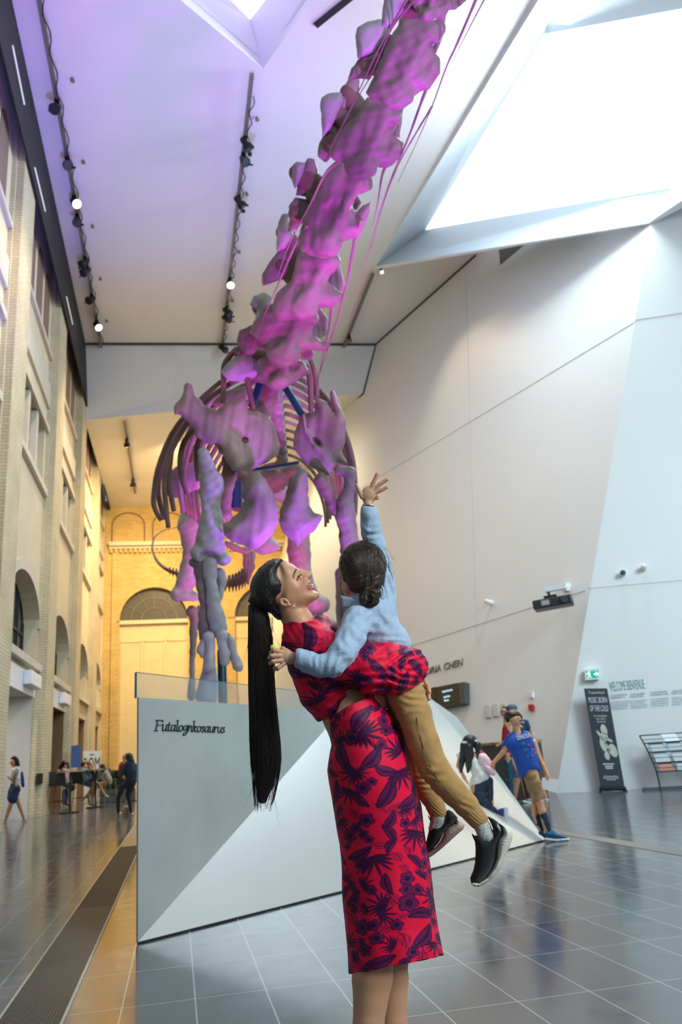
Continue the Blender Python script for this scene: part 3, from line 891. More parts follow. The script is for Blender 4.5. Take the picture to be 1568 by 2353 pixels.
# ---- the name in slanted serif letters: broad-nib strokes on centre lines (x to the right, y up, x-height 1)
def glyphs():
    G = {}
    G['F'] = ([[(.35, 0), (.62, 1.62)], [(.62, 1.6), (1.35, 1.6), (1.42, 1.38)], [(.5, .85), (1.05, .87)], [(.1, .0), (.62, .0)], [(.35, 1.6), (.7, 1.6)]], 1.30)
    G['u'] = ([[(.08, .9), (.25, 1.), (.18, .4), (.2, .08), (.38, .02), (.62, .25), (.78, .6)], [(.86, 1.), (.72, .2), (.8, .02), (.98, .12)]], 1.0)
    G['t'] = ([[(.34, 1.35), (.16, .3), (.2, .05), (.36, .02), (.52, .14)], [(.05, .95), (.56, .98)]], .56)
    G['a'] = ([[(.76, .95), (.5, 1.), (.2, .75), (.1, .3), (.22, .02), (.42, .1), (.66, .45), (.78, .9)], [(.8, 1.), (.66, .2), (.74, .02), (.92, .12)]], .94)
    G['l'] = ([[(.22, 1.66), (.36, 1.72), (.2, .5), (.16, .1), (.28, .0), (.42, .12)]], .44)
    G['o'] = ([[(.5, .98), (.25, .85), (.1, .4), (.25, .03), (.5, .08), (.72, .45), (.7, .85), (.5, .98)]], .84)
    G['g'] = ([[(.76, .95), (.5, 1.), (.2, .75), (.12, .42), (.25, .2), (.46, .3), (.7, .7), (.78, .95)], [(.82, 1.), (.66, .1), (.5, -.45), (.2, -.6), (.02, -.42), (.3, -.12), (.62, .02)]], .9)
    G['n'] = ([[(.06, .9), (.22, 1.), (.08, 0)], [(.14, .4), (.42, .88), (.62, .98), (.7, .85), (.6, .2), (.68, .02), (.84, .12)]], .88)
    G['k'] = ([[(.2, 1.66), (.36, 1.72), (.08, 0)], [(.16, .45), (.45, .9), (.62, .95), (.62, .72), (.3, .5)], [(.3, .5), (.5, .1), (.66, .0), (.82, .12)]], .84)
    G['s'] = ([[(.62, .82), (.48, .98), (.26, .88), (.26, .66), (.48, .42), (.46, .12), (.26, .0), (.08, .14)]], .68)
    G['r'] = ([[(.06, .9), (.22, 1.), (.08, 0)], [(.14, .4), (.36, .84), (.56, .98), (.66, .88)]], .66)
    return G


def nib_text(name, body, origin, dx, dy, xh, m, parent, nib=.13, thin=.035, yh=None):
    G = glyphs(); mb = MB(); x = 0.
    dx = np.array(dx, float); dy = np.array(dy, float); nn = np.cross(dx, dy)
    origin = np.array(origin, float)
    for ch in body:
        strokes, adv = G[ch]
        for s in strokes:
            P = []
            pts = [np.array(p) for p in s]
            if len(pts) > 2:                                   # catmull-rom
                Q = [2 * pts[0] - pts[1]] + pts + [2 * pts[-1] - pts[-2]]
                for i in range(1, len(Q) - 2):
                    for t in np.linspace(0, 1, 7)[:-1]:
                        a, b_, c, d = Q[i - 1], Q[i], Q[i + 1], Q[i + 2]
                        P.append(.5 * (2 * b_ + (c - a) * t + (2 * a - 5 * b_ + 4 * c - d) * t * t + (3 * b_ - a - 3 * c + d) * t ** 3))
                P.append(pts[-1])
            else: P = pts
            e1 = np.array([math.cos(math.radians(25)), math.sin(math.radians(25))]); e2 = np.array([-e1[1], e1[0]])
            for i in range(len(P) - 1):
                loc = []
                for c in (P[i], P[i + 1]):
                    for a, b_ in ((nib, 0), (nib * .7, thin), (-nib * .7, thin), (-nib, 0), (-nib * .7, -thin), (nib * .7, -thin)):
                        loc.append(c + e1 * a * .62 + e2 * b_)
                # convex hull of the two nib prints
                H = sorted(set((round(p[0], 5), round(p[1], 5)) for p in loc))
                def half(S):
                    h = []
                    for p in S:
                        while len(h) > 1 and (h[-1][0] - h[-2][0]) * (p[1] - h[-2][1]) - (h[-1][1] - h[-2][1]) * (p[0] - h[-2][0]) <= 0: h.pop()
                        h.append(p)
                    return h
                hull = half(H)[:-1] + half(H[::-1])[:-1]
                w3 = [origin + dx * ((p[0] + x) * xh) + dy * (p[1] * (yh or xh)) for p in hull]
                mb.prism(w3, nn * .003)
        x += adv * .93
    return mb.build(name, m, parent)


INK = mat('dark_teal_letters', (.012, .025, .03), .4)
tA = at_plane(352, 1679, pBL, nG); tB = at_plane(516, 1684, pBL, nG)
body_ = 'Futalognkosaurus'
tw = sum(glyphs()[c][1] * .93 for c in body_)
xh_ = np.linalg.norm(tB - tA) / tw
nib_text('lettering', body_, tA + nG * .003, (tB - tA) / np.linalg.norm(tB - tA), (0, 0, 1.), xh_, INK, pl, nib=.17, thin=.055, yh=.042)
print('xh', xh_)
# ================================================================ the skeleton
BONE = mat('cast_bone', (.26, .19, .18), .55, var=.4, vscale=2.2, bump=.35, bscale=9, spec=.35)
BONE_D = mat('brown_cast_bone', (.20, .12, .10), .6, var=.3, vscale=3, bump=.35, bscale=10, spec=.3)
BONE_P = mat('skylit_cast_bone', (.38, .36, .355), .55, var=.2, vscale=2.5, bump=.3, bscale=9, spec=.35)  # paler copy of cast_bone, skylight on legs and spine tops put into colour
POST = mat('blue_black_steel', (.02, .045, .075), .3, .6)
dn = empty('dinosaur_skeleton', (.2, 9.6, 1.44))
tag(dn, 'huge long-necked dinosaur skeleton lit violet, standing on the faceted plinth', 'skeleton')


def cv(origin, scale):
    return lambda pts: [(origin[0] + p[0] / scale, origin[1] + p[1] / scale) + tuple(q / scale for q in p[2:]) for p in pts]


c3 = cv((300, 800), 2.6133); c4 = cv((340, 1000), 3.136); c8 = cv((330, 1240), 5.807); cn = cv((500, 0), 2.4123); cb = cv((500, 700), 4.356)


def dd(y):      # distance of the neck at picture height y
    return float(np.interp(y, [-40, 0, 200, 420, 600, 800, 900, 1000], [4.9, 5.2, 6.2, 7.3, 8.1, 9.0, 9.4, 9.8]))


def plate(name, pts, T, edge, m, parent, d0, step=2.5, w=0., tilt=(0, 0), noise=1.2, extra=None, k=6., hollow=0., it=6, seed=3):
    c = clay_for(d0, pts, T + 12 + k, step, k, w - T - 16 - abs(hollow) - 60 * (tilt != (0, 0)), w + T + 16 + abs(hollow) + 60 * (tilt != (0, 0)))
    c.poly(pts, T, edge, w, tilt, hollow=hollow)
    if extra: extra(c)
    if noise: c.noise(noise, 30, seed)
    return c.build(name, m, parent, it)


# ---- neck: one cervical vertebra after another, each with spine and lobes as sub-parts
CV = [
    ([(1060, -30), (1130, -60), (1250, -60), (1290, 20), (1268, 60), (1255, 110), (1180, 100), (1100, 50)], 30, [[(930, -40), (960, -60), (1060, -60), (1040, 60), (960, 160), (905, 150), (915, 60)]], [[(1270, 60), (1300, -40), (1420, -60), (1380, 5), (1320, 55)]]),
    ([(1100, 45), (1180, 95), (1255, 105), (1232, 190), (1190, 260), (1195, 290), (1222, 330), (1222, 400), (1170, 480), (1120, 500), (1040, 545), (1010, 545), (990, 585), (930, 565), (870, 540), (845, 500), (900, 380), (960, 240), (1020, 130)], 46,
     [[(765, 210), (775, 150), (830, 120), (905, 105), (960, 130), (940, 200), (860, 300), (775, 330)], [(720, 440), (740, 380), (800, 310), (890, 250), (930, 300), (850, 440), (760, 440)]],
     [[(1232, 110), (1270, 88), (1255, 200), (1212, 300), (1184, 280), (1222, 200)]]),
    ([(835, 560), (900, 575), (990, 605), (1000, 640), (985, 700), (960, 745), (1020, 790), (1015, 850), (960, 905), (930, 920), (880, 912), (830, 960), (800, 985), (720, 900), (650, 870), (640, 820), (700, 720), (770, 660)], 44,
     [[(568, 580), (575, 540), (612, 515), (690, 510), (700, 560), (630, 720), (582, 760)], [(700, 480), (735, 420), (770, 410), (792, 450), (785, 530), (700, 620), (650, 640), (680, 540)], [(555, 870), (560, 800), (620, 690), (660, 645), (730, 660), (700, 780), (640, 870), (600, 905)]],
     [[(990, 560), (1040, 550), (1030, 640), (1012, 765), (962, 750), (1000, 640)]]),
    ([(610, 960), (700, 900), (810, 940), (800, 1040), (770, 1080), (742, 1150), (760, 1175), (800, 1140), (835, 1128), (835, 1170), (800, 1260), (775, 1310), (740, 1312), (665, 1340), (640, 1400), (600, 1412), (530, 1395), (480, 1372), (475, 1280), (520, 1150), (575, 1050)], 42,
     [[(410, 1000), (415, 915), (440, 892), (490, 900), (470, 990), (430, 1050)], [(430, 1085), (470, 930), (500, 872), (540, 880), (562, 950), (545, 1040), (480, 1090)], [(393, 1140), (430, 1090), (520, 1110), (510, 1190), (440, 1270), (385, 1295), (400, 1200)]],
     [[(742, 1160), (772, 1070), (800, 1120), (775, 1165)]]),
    ([(450, 1420), (520, 1390), (600, 1400), (645, 1410), (635, 1500), (605, 1560), (650, 1600), (690, 1625), (650, 1692), (560, 1700), (520, 1752), (350, 1762), (320, 1700), (340, 1620), (420, 1560)], 40,
     [[(325, 1380), (335, 1235), (362, 1185), (402, 1182), (405, 1240), (425, 1310), (380, 1380), (330, 1400)], [(290, 1450), (380, 1330), (440, 1310), (425, 1430), (440, 1530), (330, 1560), (248, 1590), (243, 1525)]],
     [[(640, 1400), (665, 1350), (682, 1480), (712, 1595), (680, 1632), (638, 1612), (606, 1556), (636, 1500)]]),
    ([(330, 1690), (420, 1745), (520, 1745), (520, 1850), (560, 1885), (605, 1890), (595, 1942), (530, 1935), (450, 1940), (440, 1985), (300, 1992), (278, 1910), (200, 1850), (215, 1800), (270, 1720)], 38,
     [[(175, 1690), (200, 1640), (262, 1620), (305, 1640), (290, 1730), (240, 1800), (205, 1780), (220, 1720)], [(105, 1895), (120, 1830), (200, 1795), (262, 1780), (255, 1890), (200, 1965), (150, 1965)]],
     [[(525, 1700), (560, 1690), (612, 1760), (612, 1850), (560, 1880), (500, 1850)], [(440, 1960), (500, 1900), (540, 1960), (520, 2000), (450, 1990)]]),
    ([(235, 2000), (300, 1975), (400, 1985), (470, 2000), (490, 2060), (440, 2110), (390, 2130), (300, 2140), (230, 2090)], 34,
     [[(15, 2060), (80, 1985), (140, 1955), (235, 1990), (240, 2080), (150, 2115), (60, 2115)], [(80, 1940), (130, 1900), (200, 1940), (180, 2010), (110, 2000)]],
     [[(385, 2060), (440, 2030), (500, 2040), (520, 2070), (440, 2105)]]),
]
for i, (body, T, spines, lobes) in enumerate(CV):
    B_ = cn(body); B0 = np.mean(B_, 0); B_ = [tuple(B0 + (np.array(p) - B0) * 1.10) for p in B_]; yc = np.mean([p[1] for p in B_]); d0 = dd(yc)
    cxm = np.mean([p[0] for p in B_]); wd_ = max(p[0] for p in B_) - min(p[0] for p in B_); hy = max(p[1] for p in B_) - min(p[1] for p in B_)

    def ex(c, i=i, cxm=cxm, yc=yc, wd_=wd_, hy=hy):
        # a keel of the centrum, a ball joint and hollows beside it
        ax = np.array([.46, -.89])
        c.ell((cxm - ax[0] * hy * .32, yc - ax[1] * hy * .32, -T * .45), (wd_ * .22, wd_ * .2, 24), 0, k=10)
        c.ell((cxm + ax[0] * hy * .36, yc + ax[1] * hy * .36, -T * .40), (wd_ * .2, wd_ * .18, 26), 0, k=10)
        c.cap((cxm - ax[0] * hy * .3, yc - ax[1] * hy * .3, -T * .62), 13, (cxm + ax[0] * hy * .3, yc + ax[1] * hy * .3, -T * .62), 12, k=10)
        c.ell((cxm - wd_ * .23, yc + 6, -T * .9), (wd_ * .08, hy * .18, 16), 25, k=12, cut=True)
        c.ell((cxm + wd_ * .22, yc - 8, -T * .9), (wd_ * .085, hy * .15, 20), 25, k=12, cut=True)
    v = plate('cervical_vertebra', B_, T * .75, T * 1.0, BONE, dn, d0, 2.2, noise=2.6, extra=ex, k=7, seed=i)
    for j, s in enumerate(spines):
        S = cn(s)
        plate('neural_spine', S, 22, 20, BONE_P if j == 0 else BONE, v, d0, 2.2, w=46 + 10 * j, noise=1.4, hollow=10 if j else 0, seed=i + 7)
        a = np.mean(S, 0)       # bony bridge between the spine and the centrum, behind
        bone('neural_arch', [(a[0], a[1], 58, 20), (a[0] * .5 + cxm * .5, a[1] * .5 + yc * .5, 62, 30), (cxm, yc, 40, 36)], BONE_D, v, d0, 3, k=8)
    for j, s in enumerate(lobes):
        S = cn(s); a = np.mean(S, 0)
        plate('articular_lobe', S, 12, 11, BONE, v, d0, 2.2, w=34, noise=1, hollow=8, seed=i + 11)
        bone('neural_arch', [(a[0], a[1], 44, 8), (cxm, yc, 30, 18)], BONE_D, v, d0, 3, k=8)

# long cervical ribs streaming back under the neck
CR = [([(1120, -30), (1040, 60), (960, 170), (850, 420), (760, 570), (600, 880)], 15, 3, -26),
      ([(1060, -20), (900, 260), (720, 640), (640, 780)], 12, 3, -24),
      ([(690, 880), (600, 960), (520, 1120), (400, 1350), (325, 1560)], 17, 4, -26),
      ([(500, 1250), (440, 1340), (330, 1590), (260, 1750), (160, 2035)], 17, 3, -26),
      ([(1450, -40), (1330, 240), (1270, 370), (1190, 590), (1100, 800), (1000, 1010)], 15, 3, -10),
      ([(1500, -40), (1400, 150), (1300, 350)], 8, 3, -14),
      ([(1190, 420), (1140, 540), (1060, 760), (960, 1000), (880, 1250), (740, 1760)], 20, 3, -12),
      ([(1190, 590), (1100, 740), (1010, 900), (930, 1100), (850, 1380)], 9, 3, -20),
      ([(980, 870), (920, 950), (890, 1120), (860, 1250)], 22, 4, -8),
      ([(800, 1220), (760, 1340), (720, 1560), (640, 1850), (560, 2090), (548, 2180)], 24, 3, -8),
      ([(640, 1660), (622, 1800), (600, 1900), (550, 2150)], 20, 4, -6)]
for pts, r0, r1, w0 in CR:
    P = cn(pts); n = len(P); vs = []
    def sm(P, t):
        f = t * (len(P) - 1); i = min(int(f), len(P) - 2); u = f - i
        a, b_, c, d_ = P[max(i - 1, 0)], P[i], P[i + 1], P[min(i + 2, len(P) - 1)]
        return [.5 * (2 * b_[q] + (c[q] - a[q]) * u + (2 * a[q] - 5 * b_[q] + 4 * c[q] - d_[q]) * u * u + (3 * b_[q] - a[q] - 3 * c[q] + d_[q]) * u ** 3) for q in (0, 1)]
    S = [sm(P, t) for t in np.linspace(0, 1, 22)]
    d00 = dd(S[0][1])
    pts3 = []; rr = []
    for q, s in enumerate(S):
        t = q / 21; d_ = dd(s[1]) * .985 - (.12 - .1 * t)
        pts3.append(at_d(s[0], s[1], d_)); rr.append(((r0 * .5) * (1 - t) ** 1.5 + r1 * .5) / 2.4123 * d_ / F_PX * (1 + .12 * math.sin(q * 2.1)))
    mb = MB(); mb.tube(pts3, rr, 8); mb.build('cervical_rib', BONE, dn, smooth=True)

# ---- dorsal column right behind the neck base, and small dorsal ribs beside it
bone('dorsal_vertebra', c3([(850, 185, 0, 82), (835, 240, 0, 66), (815, 300, 10, 66), (795, 350, 20, 58), (790, 400, 30, 52)]), BONE, dn, 9.8, 3, noise=2.2)
TOPY = [846 + 19 * k for k in range(12)]
for k in range(12):
    d = 9.9 + .34 * k
    cx_, top = 628 + 2.2 * k, TOPY[k]
    hw = 205 - 7.5 * k; ry = 250 - 10 * k
    if k:
        bone('dorsal_vertebra', [(cx_ - 4, top + 6, 0, 20 - .5 * k), (cx_ + 2, top + 18, 0, 17 - .5 * k)], BONE, dn, d, 3, noise=1.6, seed=k,
             extra=lambda c, a=cx_, t=top: c.cap((a, t, 0), 7, (a - 4, t - 26, 0), 6))
    for sgn in (-1, 1):
        P = []
        end = 208 if k > 5 else 214
        if sgn > 0: end = 186
        for t in np.linspace(6, end - 90 if False else end * .5, 16):
            a = math.radians(t * 1.0)
            xx = cx_ + sgn * (hw + (10 if sgn < 0 else -26)) * math.sin(a); yy = top + 8 + ry * (1 - math.cos(a))
            P.append((xx, yy, t))
        d_ = [d + .0035 * p[2] for p in P]
        pts3 = [at_d(p[0], p[1], q) for p, q in zip(P, d_)]
        rr = [(.040 if k < 6 else .032) * (1 - .35 * abs(i / 15 - .4)) for i in range(16)]
        mb = MB(); mb.tube(pts3, rr, 8); mb.build('rib', BONE_D if k % 3 else BONE, dn, smooth=True)
# longer front ribs that hang down at the left side
for pts, d in (([(545, 200), (400, 330), (260, 500), (175, 700), (145, 850), (142, 950), (185, 1035)], 9.75), ([(600, 210), (440, 330), (320, 480), (235, 640), (205, 800), (212, 940), (228, 1080)], 9.6),
               ([(320, 450), (230, 560), (178, 740), (168, 880), (205, 1030)], 9.9), ([(420, 450), (325, 560), (300, 680), (312, 790), (342, 880)], 9.7), ([(480, 470), (410, 560), (398, 680), (408, 800)], 9.7),
               ([(350, 430), (262, 560), (232, 720), (240, 860), (262, 980)], 9.65), ([(1130, 250), (1210, 340), (1290, 520), (1335, 680), (1352, 850), (1350, 1000)], 9.8), ([(1100, 260), (1190, 330), (1270, 500), (1310, 640), (1330, 760)], 10.0),
               ([(640, 0), (570, 90), (560, 200), (555, 330)], 9.5), ([(650, 20), (690, 120), (715, 250), (740, 375)], 9.4), ([(1060, 100), (1080, 200), (1085, 380)], 9.4), ([(1080, 60), (1110, 160), (1120, 290)], 9.5)):
    P = c3(pts); S = [sm(P, t) for t in np.linspace(0, 1, 18)]
    mb = MB(); mb.tube([at_d(s[0], s[1], d) for s in S], [.034 * (1.15 - .55 * abs(i / 17 - .45)) for i in range(18)], 8)
    mb.build('rib', BONE_D, dn, smooth=True)
# broad scapular blade and rib plates seen inside the chest
plate('scapular_blade', c3([(195, 860), (215, 760), (300, 690), (400, 690), (470, 740), (440, 830), (380, 860), (320, 900), (240, 905)]), 14, 30, BONE, dn, 10.6, 3, noise=2)
plate('scapular_blade', c3([(470, 330), (560, 260), (700, 210), (740, 290), (640, 330), (540, 360)]), 12, 20, BONE, dn, 10.3, 3, noise=2)

# ---- shoulder girdle
def exL(c):
    q = c3([(340, 240, 26), (360, 330, 34), (430, 430, 46), (520, 520, 50), (600, 600, 46), (640, 690, 30)])
    c.path([(a, b_, -10, r) for a, b_, r in q], flat=.7, k=14)
    a = c3([(300, 350, 26), (420, 420, 34)]); c.path([(p[0], p[1], -4, p[2]) for p in a], flat=.7, k=12)
    h = c3([(690, 553)])[0]; c.cap((h[0], h[1], -60), 5.5, (h[0], h[1], 60), 5.5, k=3, cut=True)
    h = c3([(760, 500)])[0]; c.ell((h[0], h[1], -26), (42, 30, 14), 10, k=12, cut=True)
    h = c3([(500, 600)])[0]; c.ell((h[0], h[1], -10), (20, 10, 22), 10, k=8, cut=True)
plate('shoulder_blade', c3([(262, 400), (262, 350), (300, 300), (340, 215), (372, 222), (388, 275), (440, 335), (520, 375), (560, 345), (600, 305), (680, 285), (702, 320), (712, 368), (780, 378), (830, 410), (872, 480), (900, 590), (888, 645), (800, 700), (740, 728), (610, 745), (592, 700), (560, 640), (500, 625), (468, 590), (440, 565), (395, 535), (370, 470), (300, 405)]),
      17, 26, mat('brown_shoulder_bone', (.30, .21, .18), .55, var=.4, vscale=2.0, bump=.3, bscale=8), dn, 9.3, 2.5, tilt=(.25, 0), noise=2.4, extra=exL, k=9)


def exR(c):
    q = c3([(1215, 265, 16), (1232, 350, 26), (1262, 440, 30), (1255, 560, 28), (1240, 650, 24)])
    c.path([(a, b_, 6, r) for a, b_, r in q], flat=.8, k=10)
    q = c3([(1130, 320, 14), (1170, 420, 16), (1200, 520, 18), (1220, 620, 22)]); c.path([(a, b_, -8, r) for a, b_, r in q], flat=.9, k=9)
    q = c3([(1040, 400, 12), (1060, 500, 15), (1120, 590, 18), (1200, 690, 24)]); c.path([(a, b_, -12, r) for a, b_, r in q], flat=.9, k=9)
    h = c3([(1120, 560)])[0]; c.ell((h[0], h[1], -12), (6, 14, 20), -35, k=6, cut=True)
    h = c3([(1090, 480)])[0]; c.ell((h[0], h[1], -24), (16, 34, 12), -10, k=10, cut=True)
plate('shoulder_blade', c3([(1112, 320), (1130, 303), (1180, 320), (1212, 375), (1228, 390), (1215, 330), (1195, 262), (1208, 245), (1226, 258), (1242, 330), (1276, 382), (1297, 440), (1290, 560), (1272, 620), (1302, 690), (1262, 690), (1232, 690), (1190, 772), (1130, 742), (1060, 705), (1000, 640), (976, 590), (985, 510), (1008, 440), (1020, 395), (1080, 378), (1105, 385)]),
      16, 22, BONE, dn, 9.5, 2.5, tilt=(-.3, 0), noise=2.0, extra=exR, k=8)

# ---- sternal plates
plate('sternal_plate', c4([(740, 265), (790, 262), (850, 310), (900, 400), (940, 520), (942, 630), (900, 720), (830, 790), (790, 820), (740, 832), (700, 800), (600, 770), (550, 720), (535, 632), (580, 622), (650, 560), (690, 470), (668, 430), (690, 340)]), 13, 22, BONE, dn, 9.0, 2.5, noise=1.6, hollow=-14, k=7)
plate('sternal_plate', c4([(1090, 250), (1130, 240), (1155, 290), (1155, 410), (1165, 500), (1200, 560), (1268, 575), (1250, 620), (1200, 690), (1130, 740), (1090, 800), (1070, 812), (1050, 770), (1010, 740), (970, 700), (945, 620), (950, 540), (990, 440), (1020, 300)]), 13, 22, BONE, dn, 9.1, 2.5, noise=1.6, hollow=-14, k=7, seed=9)

# ---- left fore leg (in the picture)
def exH(c):
    q = c4([(365, 850, 62), (545, 890, 56)])
    for a in q: c.ell((a[0], a[1], -4), (a[2], a[2] * .95, a[2] * 1.1), 0, k=12)
    h = c4([(430, 880)])[0]; c.ell((h[0] + 2, h[1] + 2, -26), (23, 17, 22), 12, k=6, cut=True)
    h = c4([(500, 380)])[0]; c.ell((h[0], h[1], 0), (16, 28, 16), 0, k=10)
bone('humerus', c4([(402, 135, 0, 44), (425, 225, 0, 52), (448, 330, 0, 72), (440, 420, 0, 58), (452, 500, 0, 62), (458, 600, 0, 74), (450, 700, 0, 92), (448, 790, 0, 112)]), BONE_P, dn, 9.15, 2.5, flat=.75, noise=2.4, extra=exH, k=9)
bone('shoulder_socket_bone', c4([(560, 170, 40, 30), (590, 290, 40, 50), (560, 420, 40, 46), (560, 560, 40, 40), (600, 600, 44, 20)]), BONE_D, dn, 9.5, 3, flat=.8, noise=2)
bone('radius', c8([(890, 320, 0, 100), (885, 450, 0, 86), (905, 620, 0, 74), (930, 800, 0, 84), (965, 1000, 0, 112), (1000, 1160, 0, 118)]), BONE_P, dn, 9.1, 2.2, flat=.8, noise=1.6)
bone('ulna', c8([(660, 300, 30, 60), (740, 300, 30, 70), (760, 430, 30, 78), (775, 620, 30, 66), (800, 800, 30, 56), (805, 1000, 30, 62), (815, 1180, 30, 84), (800, 1310, 30, 60)]), BONE, dn, 9.15, 2.2, flat=.9, noise=1.6)
bone('elbow_process', c8([(1020, 440, 60, 74), (1050, 560, 60, 56), (1010, 760, 60, 44), (980, 900, 60, 30)]), BONE_P, dn, 9.2, 2.5, noise=1.4)
for q in ([(870, 1300, -6, 84), (892, 1440, -6, 58), (885, 1580, -6, 72), (868, 1690, -6, 84)], [(1040, 1270, 0, 82), (1060, 1400, 0, 66), (1085, 1530, 0, 78), (1080, 1620, 0, 72)],
          [(1160, 1340, 6, 60), (1180, 1450, 6, 50), (1225, 1590, 6, 62), (1262, 1690, 6, 76)], [(800, 1370, 20, 50), (765, 1470, 26, 56), (790, 1540, 24, 40)]):
    bone('metacarpal', c8(q), BONE_P, dn, 9.05, 2.2, noise=1.2, k=5)
bone('carpal', c8([(850, 1250, 10, 50), (1000, 1250, 10, 56), (1120, 1290, 10, 48)]), BONE, dn, 9.1, 2.2, noise=1)
bone('mount_block', c8([(880, 1740, 40, 96), (870, 1900, 40, 120), (840, 2080, 40, 150)]), mat('mount_grey', (.34, .33, .38), .6), dn, 9.2, 3)


def post(name, a, b_, r, m=POST):
    mb = MB(); mb.cyl(a, b_, r, 14); return mb.build(name, m, dn, smooth=False)


pp = at_d(511, 1560, 9.7); post('support_post', (pp[0], pp[1], 1.44), (pp[0], pp[1], pp[2] + .35), .055)
pp2 = at_d(478, 1590, 9.25); 
# ---- right fore leg (in the picture)
bone('humerus', c3([(1250, 735, 0, 30), (1318, 745, 0, 34), (1316, 830, 0, 34), (1290, 930, 0, 48), (1298, 1010, 0, 54), (1312, 1080, 0, 50), (1320, 1170, 0, 52), (1330, 1270, 0, 60), (1320, 1330, 0, 72)]), BONE, dn, 9.3, 2.5, noise=2, k=7)
bone('humerus_ridge', c3([(1145, 790, 10, 44), (1175, 850, 10, 40), (1215, 930, 10, 34), (1262, 1020, 10, 26), (1275, 1120, 10, 22), (1290, 1220, 10, 30)]), BONE_D, dn, 9.35, 2.5, noise=2, k=7)
bone('radius', [(812, 1325, 0, 26), (808, 1400, 0, 17), (806, 1480, 0, 18), (806, 1540, 0, 26)], BONE, dn, 9.3, 3, noise=1)
bone('ulna', [(790, 1320, 20, 20), (786, 1400, 20, 13), (788, 1480, 20, 14), (790, 1540, 20, 18)], BONE, dn, 9.35, 3, noise=1)
for a in (784, 800, 817): bone('metacarpal', [(a, 1545, 0, 11), (a - 1, 1580, 0, 9), (a - 1, 1606, 0, 12)], BONE_P, dn, 9.3, 3)
pp = at_d(800, 1600, 9.5); post('support_post', (pp[0], pp[1], 1.44), (pp[0], pp[1], pp[2] + .4), .05)
# ---- hips and hind legs
plate('pelvis', c3([(560, 1150), (600, 1160), (660, 1190), (742, 1212), (700, 1242), (620, 1222), (572, 1190)]), 12, 12, BONE, dn, 12.4, 2.5, noise=1)
plate('pelvis', c3([(745, 1180), (800, 1142), (850, 1128), (907, 1192), (880, 1222), (790, 1247), (742, 1220)]), 16, 16, BONE_P, dn, 12.4, 2.5, noise=1)
bone('sacrum', c3([(620, 760, 0, 60), (720, 790, 0, 60), (860, 790, 0, 70), (1000, 740, 0, 50)]), BONE_D, dn, 12.6, 4, noise=4)
bone('sacrum', c3([(740, 880, 0, 50), (900, 860, 0, 48), (960, 930, 0, 30)]), BONE_P, dn, 12.8, 4, noise=4)
bone('ilium', c3([(570, 820, 0, 30), (620, 930, 0, 40), (700, 980, 0, 30)]), BONE_D, dn, 12.0, 4, noise=3)


def exF(c):
    c.ell((428, 1372, 0), (36, 19, 22), 14, k=8)
    c.ell((410, 1365, 0), (18, 17, 20), 0, k=8)
    c.ell((446, 1380, 0), (14, 12, 20), 0, k=8)
bone('femur', [(448, 1165, 0, 30), (438, 1205, 0, 29), (440, 1250, 0, 20), (440, 1290, 0, 21), (428, 1335, 0, 24)], BONE_P, dn, 11.8, 2.5, noise=2, extra=exF, k=8)
bone('tibia', c8([(650, 960, 0, 84), (670, 1050, 0, 58), (668, 1250, 0, 52), (655, 1500, 0, 42), (648, 1750, 0, 36), (648, 1900, 0, 42), (640, 2090, 0, 62)]), BONE, dn, 11.9, 2.5, noise=1, k=5)
bone('fibula', c8([(740, 900, 20, 30), (745, 1020, 20, 26), (735, 1200, 20, 20)]), BONE, dn, 12.0, 2.5)
bone('femur', c3([(1010, 1120, 0, 66), (1012, 1220, 0, 68), (1022, 1330, 0, 62), (1050, 1430, 0, 54), (1090, 1500, 0, 58)]), BONE, dn, 11.9, 2.5, noise=2,
     extra=lambda c: (c.ell((738, 1388, 0), (22, 20, 24), 30, k=8), c.ell((722, 1396, 0), (16, 14, 22), 0, k=8)))
bone('tibia', [(728, 1410, 0, 15), (730, 1450, 0, 9), (728, 1560, 0, 8), (728, 1600, 0, 12)], BONE, dn, 12.0, 3)
for px_, py_, d in ((470, 1600, 12.2), (735, 1600, 12.2)):
    pp = at_d(px_, py_, d); post('support_post', (pp[0], pp[1], 1.44), (pp[0], pp[1], pp[2] + .2), .05)
